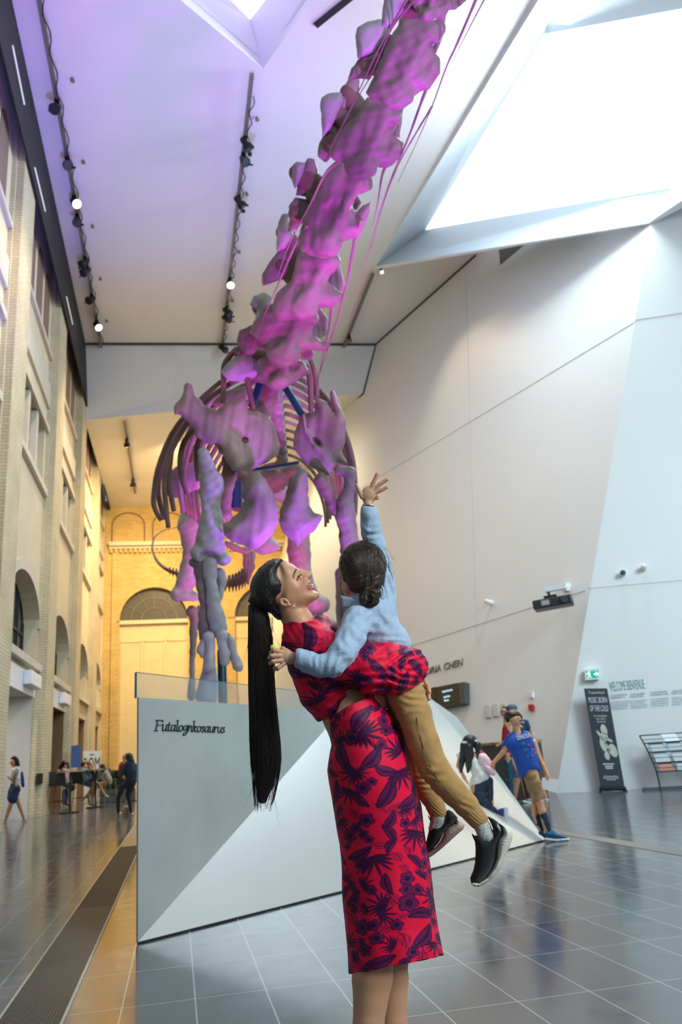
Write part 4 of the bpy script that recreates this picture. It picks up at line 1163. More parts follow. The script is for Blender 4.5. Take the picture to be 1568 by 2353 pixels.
# ---- tail: chevrons hanging below the hips, then the tail swinging out to the left
for i, q in enumerate(([(690, 1210), (700, 1290), (712, 1380)], [(715, 1210), (716, 1300), (708, 1420)], [(735, 1220), (728, 1290), (722, 1370)], [(700, 1240), (690, 1300), (694, 1350)])):
    P = c3(q); mb = MB(); mb.tube([at_d(a[0], a[1], 13.2) for a in P], [.06, .045, .015], 7); mb.build('chevron_bone', BONE, dn, smooth=True)
TP = c3([(720, 1310), (690, 1365), (640, 1400), (580, 1412), (500, 1405), (420, 1385), (320, 1360), (255, 1345), (205, 1320), (170, 1290), (145, 1250), (132, 1200), (140, 1150), (165, 1115), (210, 1092), (285, 1075)])
for i in range(44):
    t = i / 43; f = t * (len(TP) - 1); a = sm(TP, t); b_ = sm(TP, min(1, t + .02)); d = 13.6 + 4.6 * t
    r = 14 * (1 - t) ** 1.7 + 1.7
    tx, ty = b_[0] - a[0], b_[1] - a[1]; l = math.hypot(tx, ty) + 1e-6; tx /= l; ty /= l
    if abs(tx) + abs(ty) < .5: tx, ty = 1, 0
    if i < 22:
        c = Clay(d, (a[0] - r * 2.2, a[1] - r * 2.4, -r * 1.3), (a[0] + r * 2.2, a[1] + r * 2.8, r * 1.3), max(1.3, r / 5), 2)
        c.ell((a[0], a[1], 0), (r * .75, r * .8, r * .8)); c.cap((a[0], a[1], 0), r * .3, (a[0] - ty * r * 0, a[1] + r * 1.7, 0), r * .18, k=2)
        c.cap((a[0], a[1], 0), r * .35, (a[0], a[1] - r * 1.4, 0), r * .3, k=2)
        c.build('caudal_vertebra', BONE_D, dn, 1)
    else:
        mb = MB(); mb.tube([at_d(a[0] - tx * r * 2.6, a[1] - ty * r * 2.6, d), at_d(a[0], a[1], d), at_d(a[0] + tx * r * 2.6, a[1] + ty * r * 2.6, d + .08)], [r * .5 * d / F_PX, r * .8 * d / F_PX, r * .5 * d / F_PX], 7)
        mb.build('caudal_vertebra', BONE_D, dn, smooth=True)
# ---- steel rods of the mount
for a, b_, r in (((916, 212), (1028, 395), .045), ((775, 220), (728, 350), .05), ((740, 730), (1012, 686), .02), ((560, 745), (760, 715), .02)):
    A_, B_2 = c3([a, b_]); post('mount_rod', at_d(*A_, 9.55), at_d(*B_2, 9.45), r, mat('rod_blue', (.02, .07, .13), .3, .4))
mb = MB(); A_, B_2 = c3([(620, 800), (620, 960)]); c_ = at_d(*A_, 10.6); mb.cyl(c_, at_d(*B_2, 10.6), .12, 14); mb.build('mount_collar', POST, dn)
# ================================================================ woman and child
def join_clay(name, parts, m, parent=None):
    """several sculpted blocks of one body linked as one mesh: (clay, smoothing, paint)"""
    V = []; Fc = []; Cc = []; k = 0
    for c, it, paint in parts:
        P, Q = c.mesh(it); V.append(place(P, c.d0)); Fc += (Q + k).tolist(); k += len(P)
        Cc.append(paint(P))
    return link(name, np.concatenate(V), Fc, m, parent, smooth=True, colors=np.concatenate(Cc))


def seg_dist(P, line):
    D = np.full(len(P), 1e9)
    for a, b in zip(line[:-1], line[1:]):
        a = np.array(a, float); b = np.array(b, float); e = b - a
        t = np.clip(((P[:, :2] - a) @ e) / max(e @ e, 1e-9), 0, 1)
        D = np.minimum(D, np.hypot(P[:, 0] - a[0] - t * e[0], P[:, 1] - a[1] - t * e[1]))
    return D


def soft(D, r, f=1.0): return np.clip((r + f - D) / (2 * f), 0, 1)[:, None]


# ---- printed fabric: crimson ground with navy and purple leaves, mapped on the cloth
class Print:
    def __init__(self, seed, area_, n=95, fixed=()):
        r = random.Random(seed); self.M = []
        x0, y0, x1, y1 = area_
        for f in fixed: self.M.append(f)
        tries = 0
        while len(self.M) < n and tries < 14000:
            tries += 1
            x, y = r.uniform(x0, x1), r.uniform(y0, y1); s = r.uniform(.6, 1.15)
            kind = r.choice(['palm', 'palm', 'leaf', 'leaf', 'flower', 'comb'])
            rad = {'palm': 27, 'leaf': 30, 'flower': 17, 'comb': 22}[kind] * s
            if all(math.hypot(x - m[1], y - m[2]) > .66 * (rad + m[5]) for m in self.M):
                self.M.append((kind, x, y, r.uniform(0, 360), s, rad))

    def color(self, U):
        n = len(U); navy = np.zeros(n); purp = np.zeros(n)
        for kind, cx_, cy_, ang, s, rad in self.M:
            R = rad * 1.7
            idx = np.nonzero((np.abs(U[:, 0] - cx_) < R) & (np.abs(U[:, 1] - cy_) < R))[0]
            if not len(idx): continue
            a = math.radians(ang); d = U[idx, :2] - (cx_, cy_)
            x = (d[:, 0] * math.cos(a) + d[:, 1] * math.sin(a)) / s; y = (-d[:, 0] * math.sin(a) + d[:, 1] * math.cos(a)) / s
            nv = np.zeros(len(idx)); pp = np.zeros(len(idx))
            if kind == 'palm':
                x = x + 20
                for b in np.linspace(-70, 70, 9):
                    t = math.radians(b); L_ = 44 - abs(b) * .22
                    u = x * math.cos(t) + y * math.sin(t); v = -x * math.sin(t) + y * math.cos(t) - .006 * np.sign(b) * u * u
                    w = 2.9 * np.sin(np.clip(u / L_, 0, 1) * math.pi) ** .6
                    q = np.clip(w - np.abs(v) + .5, 0, 1) * (u > 0) * (u < L_); nv = np.maximum(nv, q * (.55 + .45 * (np.abs(v) > w * .35)))
                    pp = np.maximum(pp, q)
            elif kind == 'leaf':
                u = (x + 30) / 60.; c = 7 * np.sin(u * math.pi) ; v = y - c
                w = 13 * np.sin(np.clip(u, 0, 1) * math.pi) ** .8 * (1 - .25 * u)
                ins = (u > 0) & (u < 1)
                q = np.clip(w - np.abs(v) + .5, 0, 1) * ins; pp = np.maximum(pp, q)
                rim = np.clip(1.8 - np.abs(np.abs(v) - w), 0, 1) * ins
                rib_ = np.clip(1.5 - np.abs(v), 0, 1) * ins
                vein = (np.sin((u * 60 - np.abs(v) * 1.1) * 1.25) > .25) * q * .9
                dark = q * (np.abs(v) < w * .30) * .8
                nv = np.maximum.reduce([nv, rim, rib_, vein, dark])
            elif kind == 'flower':
                th = np.arctan2(y, x); rr = np.hypot(x, y); pr = 15 * (.72 + .28 * np.abs(np.cos(2.5 * th)))
                q = np.clip(pr - rr + .5, 0, 1); pp = np.maximum(pp, q)
                rim = np.clip(1.7 - np.abs(rr - pr), 0, 1); core = np.clip(6.5 - rr, 0, 1)
                hat = (np.sin(th * 22) > .35) * q * (rr < pr * .8) * .8
                nv = np.maximum.reduce([nv, rim, core, hat])
            else:
                u = x + 24; c = .012 * (u - 24) ** 2; v = y - c + 6
                L_ = 46; ins = (u > 0) & (u < L_); sp = np.clip(1.6 - np.abs(v), 0, 1) * ins
                tooth = (np.sin(u * 1.35) > -.1) * (v > -13) * (v < 13) * ins * (np.abs(v) < 13 * np.sin(np.clip(u / L_, 0, 1) * math.pi)) * np.clip(1.2 - np.abs(np.sin(u * .7 + v * .15)) * .9, 0, 1)
                nv = np.maximum.reduce([nv, sp, tooth * .9]); pp = np.maximum(pp, tooth)
            navy[idx] = np.maximum(navy[idx], nv); purp[idx] = np.maximum(purp[idx], pp)
        red = np.array([.80, .004, .045]); pur = np.array([.22, .002, .085]); nav = np.array([.014, .002, .030])
        c = red * (1 - purp[:, None]) + pur * purp[:, None]
        return c * (1 - navy[:, None]) + nav * navy[:, None]


CLOTH = mat('printed_crimson_cloth', rough=.6, attr='Col', bump=.12, bscale=260, sheen=.0, spec=.3)
SKIN = mat('tan_skin', rough=.45, attr='Col', sss=.06, spec=.4)
HAIR = mat('black_hair', (.010, .008, .007), .38, bump=.5, bscale=120, wave=(1, 1, .06), spec=.45)
LEATHER = mat('tan_leather', (.30, .16, .08), .5)
DM = 2.3


def floor_y(px, d):
    lo, hi = 1500., 4500.
    for _ in range(50):
        m = (lo + hi) / 2
        if at_d(px, m, d)[2] > 0: lo = m
        else: hi = m
    return lo


f6 = lambda X, Y: (560 + X / 7.127, 1260 + Y / 7.127)
SK = np.array([.60, .31, .175])

wm = empty('person', (float(at_d(850, 2200, DM)[0]), float(at_d(850, 2200, DM)[1]), 0))
tag(wm, 'woman in red leaf-print two-piece dress with long black ponytail, looking up and carrying the child', 'person')

hd = Clay(DM, (572, 1278, -66), (742, 1500, 66), 1.35, 4)
hd.ell((628, 1344, 0), (48, 52, 43))
hd.poly([(640, 1290), (655, 1288), (671, 1295), (680, 1302), (685, 1311), (688, 1322), (697, 1332), (708, 1338), (713, 1350), (721, 1356), (730, 1362), (732, 1369), (728, 1377), (716, 1386), (700, 1399), (672, 1410), (640, 1395), (630, 1340)], 42, 30, k=6)
hd.poly([(679, 1303), (686, 1307), (700, 1312), (714, 1315), (717, 1320), (712, 1331), (713, 1342), (722, 1354), (714, 1366), (690, 1360), (676, 1330)], 15, 12, k=5)
hd.ell((700, 1352, -20), (17, 20, 17), 20, k=9); hd.ell((700, 1352, 20), (17, 20, 17), 20, k=9)          # cheeks
hd.ell((673, 1311, -17), (9, 10, 10), 0, k=7); hd.ell((673, 1311, 17), (9, 10, 10), 0, k=7)             # brow
hd.ell((693, 1327, -23), (6, 8, 7), 30, k=4, cut=True); hd.ell((693, 1327, 23), (6, 8, 7), 30, k=4, cut=True)
hd.ell((688, 1327, -19), (7, 6.5, 7.5), 20, k=2); hd.ell((688, 1327, 19), (7, 6.5, 7.5), 20, k=2)         # eyeballs under the lids
hd.cap((686, 1312, 0), 5, (713, 1319, 0), 5.2, k=4); hd.ell((711, 1321, 0), (6.5, 6, 8.5), 10, k=3)       # nose
hd.ell((707, 1325, -6), (5, 5, 4.5), 0, k=2.5); hd.ell((707, 1325, 6), (5, 5, 4.5), 0, k=2.5)
hd.ell((711.5, 1329, -3.6), (2, 2.2, 2), 0, k=1, cut=True); hd.ell((711.5, 1329, 3.6), (2, 2.2, 2), 0, k=1, cut=True)
hd.cap((713, 1337.5, -3), 3.2, (707, 1345, -16), 2.4, k=2.5); hd.cap((713, 1337.5, 3), 3.2, (707, 1345, 16), 2.4, k=2.5)
hd.cap((720.5, 1352, -3), 3.6, (709, 1352, -16), 2.6, k=2.5); hd.cap((720.5, 1352, 3), 3.6, (709, 1352, 16), 2.6, k=2.5)
hd.cap((720, 1345, -6), 2.8, (708, 1348, -14), 2.2, k=1, cut=True); hd.cap((720, 1345, 6), 2.8, (708, 1348, 14), 2.2, k=1, cut=True); hd.cap((721, 1345, -6), 2.8, (721, 1345, 6), 2.8, k=1, cut=True)
hd.ell((727, 1368, 0), (7.5, 8, 11), 30, k=5)                                                              # chin
hd.cap((668, 1398, 0), 34, (688, 1432, 0), 33, flat=1.05, k=9); hd.cap((688, 1432, 0), 34, (700, 1475, 0), 42, flat=1.3, k=8)
# ear on the near side
e0 = f6(665, 885)
for sg in (-1, 1):
    hd.ell((e0[0], e0[1], sg * 45), (13.5, 10, 4.5), 28, k=2.5); hd.ell((e0[0] + 1.5, e0[1] - .5, sg * 49.5), (8.5, 5.5, 3.6), 28, k=1.5, cut=True)
    hd.ell((e0[0] + 4, e0[1] - 3, sg * 47), (4, 3, 3.4), 28, k=1.5); hd.ell((e0[0] + 11, e0[1] + 6, sg * 45), (5, 4.6, 4), 0, k=2)


def skin_paint(P):
    c = np.tile(SK, (len(P), 1))
    def mixin(col, w): nonlocal c; c = c * (1 - w) + np.array(col) * w
    w = np.clip(1 - np.hypot((P[:, 0] - 700) / 22, (P[:, 1] - 1350) / 20), 0, 1)[:, None] * .5; mixin((.52, .20, .12), w)
    br = [f6(868, 342), f6(842, 378), f6(822, 430), f6(813, 492)]
    mixin((.03, .018, .012), soft(seg_dist(P, br), 1.7, .9) * .92)
    mixin((.62, .58, .54), soft(seg_dist(P, [f6(905, 470), f6(925, 452)]), .9, .6) * (np.abs(P[:, 2]) > 8)[:, None] * .8)
    ls = [f6(945, 432), f6(915, 452), f6(888, 484), f6(876, 522)]
    mixin((.012, .009, .008), soft(seg_dist(P, ls), 1.7, .7))
    lp = np.minimum(seg_dist(P, [(714, 1337), (707, 1345)]), seg_dist(P, [(722, 1353), (709, 1353)]))
    mixin((.36, .07, .075), soft(lp, 3.0, .8) * .85)
    mixin((.10, .03, .02), soft(seg_dist(P, [(717, 1346), (706, 1348)]), 1.3, .7) * .8)
    mixin((.06, .02, .015), soft(np.hypot(P[:, 0] - 711, P[:, 1] - 1330), 1.6, .6) * .8)
    mixin((.30, .12, .07), soft(np.hypot(P[:, 0] - e0[0] - 2, P[:, 1] - e0[1]), 4, 2) * (np.abs(P[:, 2]) > 40)[:, None] * .5)
    return c


flat_skin = lambda P: np.tile(SK, (len(P), 1))
fy = floor_y(846, DM)
bd = Clay(DM, (640, 1420, -190), (1010, fy + 10, 190), 4.5, 10)
bd.cap((712, 1470, 0), 50, (735, 1520, 0), 62, flat=1.45); bd.path([(735, 1520, 0, 60), (768, 1585, 0, 55), (800, 1640, 0, 58), (835, 1720, 0, 66), (850, 1800, 0, 70)], flat=1.3); bd.path([(800, 1612, 0, 50), (850, 1612, 0, 42)], flat=1.4)
bd.path([(850, 1820, -42, 52), (866, 1960, -42, 48), (868, 2090, -46, 44), (861, 2200, -38, 44), (856, 2250, -38, 46), (847, 2353, -38, 35), (842, 2480, -38, 32), (838, fy - 70, -36, 19), (838, fy - 34, -36, 20)], k=8)
bd.path([(874, 1820, 48, 52), (890, 1960, 52, 46), (898, 2090, 58, 42), (898, 2200, 66, 40), (900, 2250, 66, 38), (904, 2353, 64, 31), (902, 2480, 62, 29), (898, fy - 90, 60, 18), (898, fy - 54, 60, 19)], k=8)
bd.path([(838, fy - 30, -36, 20), (880, fy - 22, -40, 17), (915, fy - 14, -42, 12)], flat=1.2, k=6)
bd.path([(898, fy - 48, 60, 20), (940, fy - 40, 56, 17), (975, fy - 32, 54, 12)], flat=1.2, k=6)
bd.path([(735, 1478, -74, 34), (800, 1522, -82, 30), (880, 1538, -72, 27), (945, 1535, -46, 22)], k=8)        # near upper arm and forearm
bd.path([(740, 1478, 84, 32), (820, 1540, 92, 28), (900, 1560, 82, 22), (950, 1575, 54, 16), (962, 1590, 34, 15)], k=8)
hn = Clay(DM, (935, 1545, -30), (996, 1640, 60), 1.8, 2.5)                                                       # hand behind the child's hip
hn.ell((958, 1592, 30), (14, 26, 12), 8)
for (a, b_, c_, r) in (((958, 1566), (976, 1560), (980, 1572), 5.6), ((960, 1580), (984, 1578), (987, 1590), 6.0), ((960, 1596), (984, 1596), (987, 1606), 5.8), ((958, 1612), (980, 1612), (981, 1624), 5.0)):
    hn.cap((*a, 26), r + .8, (*b_, 8), r, k=1.5); hn.cap((*b_, 8), r, (*c_, -6), r * .82, k=1.5)
join_clay('body', [(hd, 1, skin_paint), (bd, 2, flat_skin), (hn, 1, flat_skin)], SKIN, wm)
# teeth
c = Clay(DM, (704, 1338, -20), (724, 1352, 20), 1.0, 1); c.cap((717.5, 1344.6, -3), 2.6, (709.5, 1348, -15), 2.3); c.cap((717.5, 1344.6, 3), 2.6, (709.5, 1348, 15), 2.3); c.cap((717.5, 1344.6, -3), 2.6, (717.5, 1344.6, 3), 2.6)
c.build('teeth', mat('tooth_white', (.75, .72, .66), .3), wm, 1)
# earring: rounded square of small clear stones
ec = f6(815, 945)
mb = MB(); cpos = at_d(ec[0], ec[1], DM * (1 - 54 / F_PX))
ring = []
for i in range(20):
    a = 2 * math.pi * i / 20; q = 4.3 / (abs(math.cos(a)) ** 4 + abs(math.sin(a)) ** 4) ** .25
    ring.append(at_d(ec[0] + q * math.cos(a), ec[1] + 1.15 * q * math.sin(a), DM * (1 - 54 / F_PX)))
mb.tube(ring + [ring[0]], .0011, 6)
er = mb.build('earring', mat('silver_earring', (.75, .72, .68), .2, .9), wm, smooth=True)
c = Clay(DM, (ec[0] - 4, ec[1] - 4, -58), (ec[0] + 4, ec[1] + 4, -50), .7, .5); c.ell((ec[0], ec[1], -54), (2.3, 2.6, 1.6)); c.build('stone', mat('clear_stone', (.85, .85, .85), .05, spec=1), er, 1)

# ---- hair
f6l = lambda L_: [f6(*p) for p in L_]
hp = f6l([(560, 165), (620, 170), (655, 190), (615, 250), (600, 320), (610, 400), (660, 470), (710, 520), (725, 570), (705, 630), (690, 680), (740, 715), (815, 770), (800, 805), (740, 800), (690, 795), (640, 795), (585, 830), (568, 900), (590, 960), (630, 1010), (650, 1080), (640, 1180), (560, 1175), (500, 1130), (450, 1070), (380, 1040), (300, 1010), (200, 950), (150, 880), (110, 730), (98, 620), (140, 480), (250, 320), (400, 200), (480, 170)])
hr = Clay(DM, (568, 1276, -74), (680, 1430, 74), 1.6, 4)
hr.poly(hp, 61, 46, k=3)
hr.ell((588, 1380, 0), (17, 14, 15), 20, k=8)
hairo = hr.build('hair', HAIR, wm, 2)
pt = [(590, 1390, 0, 16), (596, 1425, 0, 22), (599, 1480, 0, 26), (601, 1550, 0, 27), (604, 1620, 0, 28), (609, 1700, 0, 30), (612, 1755, 0, 29), (608, 1800, 0, 21), (603, 1835, 0, 12)]
pc_ = Clay(DM, (555, 1380, -45), (655, 1860, 45), 2.4, 4); pc_.path(pt, flat=.85)
pony = pc_.build('ponytail', HAIR, wm, 2)
rnd = random.Random(4)


def strands(name, n, m, parent, gen, r=.0009):
    mb = MB()
    for i in range(n):
        P = gen(i); k = len(P)
        mb.tube(P, [r * (1 - .75 * j / (k - 1)) for j in range(k)], 4)
    return mb.build(name, m, parent, smooth=True)


def pg(i):
    th = rnd.uniform(0, 2 * math.pi); e = rnd.uniform(.92, 1.04); ph = rnd.uniform(0, 6); end = rnd.uniform(.72, 1.0); L_ = []
    for j in range(15):
        t = j / 14 * end; y = 1390 + t * 478
        cx_ = np.interp(y, [1390, 1425, 1480, 1550, 1620, 1700, 1755, 1810, 1868], [590, 596, 599, 601, 604, 609, 612, 610, 604])
        r_ = np.interp(y, [1390, 1425, 1480, 1550, 1620, 1700, 1755, 1810, 1868], [16, 23, 27, 28, 30, 34, 34, 27, 17]) * e
        a = th + .25 * math.sin(ph + t * 5)
        x = cx_ + r_ * math.cos(a) + 1.5 * math.sin(ph + 9 * t); w = .85 * r_ * math.sin(a)
        L_.append(at_d(x, y, DM * (1 + w / F_PX)))
    return L_


HAIRS = mat('dark_brown_hair_strand', (.016, .010, .007), .35, spec=.5)
strands('strands', 420, HAIRS, pony, pg, .0011)


def loose(i):
    y0 = rnd.choice([1420, 1440, 1470, 1600, 1640, 1690, 1780, 1800]); s = rnd.choice([-1, 1, 1])
    L_ = []; l = rnd.uniform(40, 110); c_ = rnd.uniform(8, 34) * s; x0 = 602 + s * 22
    for j in range(10):
        t = j / 9; L_.append(at_d(x0 + c_ * t * t * .9 + 3 * math.sin(4 * t + i), y0 + l * t, DM * (1 + rnd.uniform(-2, 2) / F_PX)))
    return L_


strands('loose_strands', 34, HAIRS, pony, loose, .0005)
mb = MB(); rg = [at_d(586 + 15 * math.cos(a) * .9 + 2 * math.sin(a), 1384 + 8 * math.sin(a) * .4 + 5 * math.cos(a) * .6, DM * (1 + 16 * math.sin(a) / F_PX)) for a in np.linspace(0, 2 * math.pi, 17)]
mb.tube(rg, .0035, 6); mb.build('hair_tie', mat('black_elastic', (.01, .01, .01), .6), wm, smooth=True)

# ---- blouse with full sleeve
pr1 = Print(3, (600, 1400, 1110, 1690), 150)
bl_ = Clay(DM, (632, 1418, -215), (985, 1668, 190), 2.6, 7)
bl_.path([(690, 1446, 0, 38), (716, 1476, 0, 70), (738, 1525, 0, 74), (755, 1580, 0, 70), (772, 1612, 0, 62)], flat=1.25, k=8)
bl_.path([(690, 1447, 0, 39), (700, 1462, 0, 48)], flat=1.2)
bl_.path([(728, 1478, -74, 44), (790, 1520, -84, 46), (850, 1534, -78, 58), (905, 1538, -66, 57), (934, 1533, -48, 49)], k=10)
bl_.path([(940, 1520, -48, 34), (950, 1535, -44, 36)], k=8)
bl_.path([(728, 1478, 84, 44), (800, 1530, 96, 42), (880, 1555, 86, 36), (935, 1572, 60, 30)], k=10)
bl_.noise(2.0, 44, 5)
bl_.folds([(935, 1515, 42, 155, 17, 3.2, .2), (930, 1560, 40, 195, 16, 3.0, -.2), (860, 1585, 60, 178, 20, 3.2, .1), (700, 1540, 60, 70, 30, 2.0, .1), (665, 1465, 34, 60, 15, 1.6, 0), (760, 1590, 46, 150, 22, 2.2, .1), (730, 1450, 34, 20, 16, 1.6, 0), (880, 1500, 50, 168, 28, 1.8, .1)])
# open at the neck and hem
bl_.poly([(600, 1400), (740, 1395), (722, 1426), (690, 1432), (655, 1424), (640, 1426)], 260, 3, k=2, cut=True)
bl_.poly([(726, 1664), (745, 1651), (790, 1620), (850, 1603), (880, 1609), (905, 1640), (880, 1720), (700, 1720)], 95, 3, w=40, k=2, cut=True)
bl_.build('blouse', CLOTH, wm, 2, paint=lambda P: pr1.color(np.stack([P[:, 0] + .35 * np.abs(P[:, 2]) * np.sign(P[:, 2] + .1), P[:, 1]], 1)))
# gathered cuff
mb = MB(); cr = []
for a in np.linspace(0, 2 * math.pi, 40):
    cr.append(at_d(957 + 7 * math.cos(a) + 1.5 * math.sin(6 * a), 1530 + 34 * math.sin(a), DM * (1 + (-46 + 34 * math.cos(a)) / F_PX)))
mb.tube(cr, .009, 8); cf = mb.build('cuff', mat('crimson_edge', (.45, .006, .06), .6), wm, smooth=True)

# ---- skirt: lofted shell with open hem
rows = np.array([(1600, 808, 62, 1.5), (1625, 815, 70, 1.5), (1654, 827, 78, 1.5), (1685, 838, 81, 1.5), (1712, 845, 85, 1.45), (1770, 851, 97, 1.35), (1850, 866, 101, 1.25), (1939, 880, 99, 1.18), (2046, 891, 104, 1.12), (2136, 900, 106, 1.1), (2200, 911, 109, 1.1), (2240, 914, 112, 1.1)], float)
pr2 = Print(11, (560, 1590, 1180, 2260), 420, fixed=[('leaf', 832, 1655, 115, 1.15, 34), ('palm', 850, 1690, 20, 1.2, 32), ('flower', 905, 1672, 0, 1.0, 17), ('leaf', 800, 1735, 70, 1.2, 36), ('leaf', 850, 1740, -60, 1.1, 33), ('leaf', 880, 1820, -70, 1.25, 38), ('leaf', 935, 1835, -40, 1.2, 36),
    ('palm', 920, 1790, 60, 1.15, 31), ('palm', 945, 1930, 95, 1.2, 32), ('palm', 870, 1990, 70, 1.2, 32), ('flower', 932, 2075, 0, 1.45, 25), ('flower', 842, 2130, 0, 1.25, 22), ('leaf', 960, 2150, -55, 1.2, 36), ('palm', 980, 2065, 150, 1.0, 27), ('palm', 870, 2075, 210, 1.0, 27), ('leaf', 880, 2205, -20, 1.1, 33)])
nu, nv_ = 420, 400
vs = []; uvs = []
for j in range(nv_ + 1):
    t = j / nv_
    for i in range(nu):
        a = 2 * math.pi * i / nu
        ca, sa = math.cos(a), math.sin(a)                         # ca: picture right, sa: away
        # waistband rises to the right, hem dips at the left
        ytop = 1617 - 32 * ca
        yb = 2212 - 14 * ca + 16 * max(0, -ca) - 8 * math.cos(2 * a) * .5
        y = ytop + (yb - ytop) * t
        c_ = np.interp(y, rows[:, 0], rows[:, 1]); r_ = np.interp(y, rows[:, 0], rows[:, 2]); fl = np.interp(y, rows[:, 0], rows[:, 3])
        e = 1 + .012 * math.sin(5 * a + y * .02) * t + .02 * t * t * math.sin(9 * a + 1.0) + .010 * math.sin(3 * a + y * .045) 
        e -= .020 * math.exp(-((y - 1712) / 12) ** 2) * (ca < .2)
        vs.append((c_ + r_ * ca * e, y + 1.2 * math.sin(8 * a), r_ * fl * sa * e))
        uvs.append((c_ + r_ * .8 * (a if a < math.pi else 2 * math.pi - a) * -1 + r_ * .8 * math.pi / 2 + (0 if sa < 0 else 260), y))
vs = np.array(vs); uvs = np.array(uvs)
fs = [(j * nu + i, j * nu + (i + 1) % nu, (j + 1) * nu + (i + 1) % nu, (j + 1) * nu + i) for j in range(nv_) for i in range(nu)]
sk = link('skirt', place(vs, DM), fs, CLOTH, wm, smooth=True, colors=pr2.color(uvs))
sd = sk.modifiers.new('thickness', 'SOLIDIFY'); sd.thickness = .002; sd.offset = 0
# flat sandals under the feet
for (x0, y0_, w0) in ((846, fy, -40), (906, fy - 18, 56)):
    c = Clay(DM, (x0 - 45, y0_ - 45, w0 - 40), (x0 + 100, y0_ + 12, w0 + 40), 3, 3)
    c.path([(x0 - 20, y0_ - 8, w0, 9), (x0 + 35, y0_ - 4, w0, 11), (x0 + 78, y0_ + 1, w0, 8)], flat=2.0)
    c.build('sandal', LEATHER, wm, 1)

# ================================================================ the child
ch = empty('person', (float(at_d(860, 1600, DM)[0]), float(at_d(860, 1600, DM)[1]), 0.75))
tag(ch, 'small child in blue shirt and tan trousers carried by the woman, one arm raised', 'person')
g2 = lambda X, Y: (760 + X / 5.88, 1060 + Y / 5.88)
SKC = np.array([.57, .32, .20])
SKINC = SKIN
up_c = Clay(DM, (775, 1080, -60), (905, 1380, 62), 1.6, 3)
up_c.ell((833, 1302, 0), (47, 49, 46)); up_c.ell((800, 1345, -4), (15, 20, 24), 10, k=8); up_c.ell((786, 1341, 2), (6.5, 11, 5), 12, k=2)
up_c.ell((784, 1343, -2.5), (3.5, 7, 3), 12, k=1, cut=True)
up_c.cap((812, 1350, 0), 20, (826, 1378, 0), 26, k=5)
up_c.path([(868, 1300, 20, 17), (857, 1235, 10, 14), (850, 1185, 0, 11), (847, 1160, 0, 11.5)], k=5)
up_c.ell((848, 1137, 0), (18, 21, 9), 8, k=5)
for P_, r in (([(832, 1142), (826, 1128), (819.5, 1115)], 4.8), ([(852, 1124), (860, 1107), (867, 1090)], 4.9), ([(860, 1125), (874, 1112), (890, 1102)], 4.9), ([(864, 1132), (877, 1126), (889, 1120)], 4.5), ([(864, 1143), (869, 1141), (868, 1146)], 4.3)):
    for i, (a, b_) in enumerate(zip(P_[:-1], P_[1:])):
        up_c.cap((*a, -1 - i * 2), r + .5 - .5 * i, (*b_, -3 - i * 2), r - .5 * i, k=1.4)


def child_paint(P):
    c = np.tile(SKC, (len(P), 1))
    for q in ((819.5, 1115), (867, 1090), (890, 1102), (889, 1120)):
        w = soft(np.hypot(P[:, 0] - q[0], P[:, 1] - q[1]), 4, 3) * .5; c = c * (1 - w) + np.array([.50, .16, .10]) * w
    for q in ((854, 1121), (864, 1120), (868, 1129)):
        w = soft(np.hypot(P[:, 0] - q[0], P[:, 1] - q[1]), 2.5, 2) * .25; c = c * (1 - w) + np.array([.40, .15, .09]) * w
    return c


bc = Clay(DM, (680, 1370, -150), (1125, 1930, 90), 3.6, 6)
bc.path([(840, 1385, 0, 36), (862, 1440, -4, 44), (895, 1500, -6, 44), (925, 1580, -6, 42)], k=8)
bc.path([(815, 1425, -60, 22), (792, 1490, -120, 20), (755, 1530, -140, 17), (695, 1518, -132, 13)], k=6)
bc.path([(930, 1600, -30, 34), (968, 1703, -46, 28), (996, 1765, -48, 24), (1046, 1823, -46, 20), (1100, 1890, -44, 13), (1112, 1910, -44, 13)], k=6)
bc.path([(930, 1600, 20, 32), (950, 1700, 42, 26), (975, 1790, 48, 20), (1005, 1868, 48, 13), (1007, 1892, 48, 13)], k=6)
bc.path([(868, 1300, 20, 17), (880, 1335, 18, 22), (870, 1400, 6, 30)], k=6)
hc = Clay(DM, (608, 1472, -160), (712, 1556, -85), 1.5, 2.5)
hc.cap((700, 1516, -130), 14, (676, 1512, -128), 13, k=3); hc.ell((656, 1510, -126), (22, 18, 11), 10, k=5)
for P_, r in (([(646, 1498, -132), (630, 1494, -140), (622, 1500, -130)], 5.0), ([(644, 1507, -136), (624, 1507, -142), (619, 1512, -128)], 5.2), ([(646, 1518, -136), (627, 1520, -142), (621, 1525, -128)], 5.0), ([(652, 1526, -132), (640, 1535, -138), (633, 1535, -128)], 4.6), ([(664, 1498, -122), (650, 1490, -120), (641, 1494, -118)], 5.0)):
    for i, (a, b_) in enumerate(zip(P_[:-1], P_[1:])): hc.cap(a, r + .5 - .4 * i, b_, r - .5 * i, k=1.4)
join_clay('body', [(up_c, 1, child_paint), (bc, 2, lambda P: np.tile(SKC, (len(P), 1))), (hc, 1, child_paint)], SKINC, ch)
# bracelet
mb = MB(); mb.tube([at_d(848 + 14 * math.cos(a), 1163 + 3.5 * math.sin(a) + 2.0 * math.cos(a), DM * (1 + 13 * math.sin(a) / F_PX)) for a in np.linspace(0, 2 * math.pi, 25)], .0014, 6)
mb.build('bracelet', mat('silver_bracelet', (.7, .66, .58), .2, .9), ch, smooth=True)
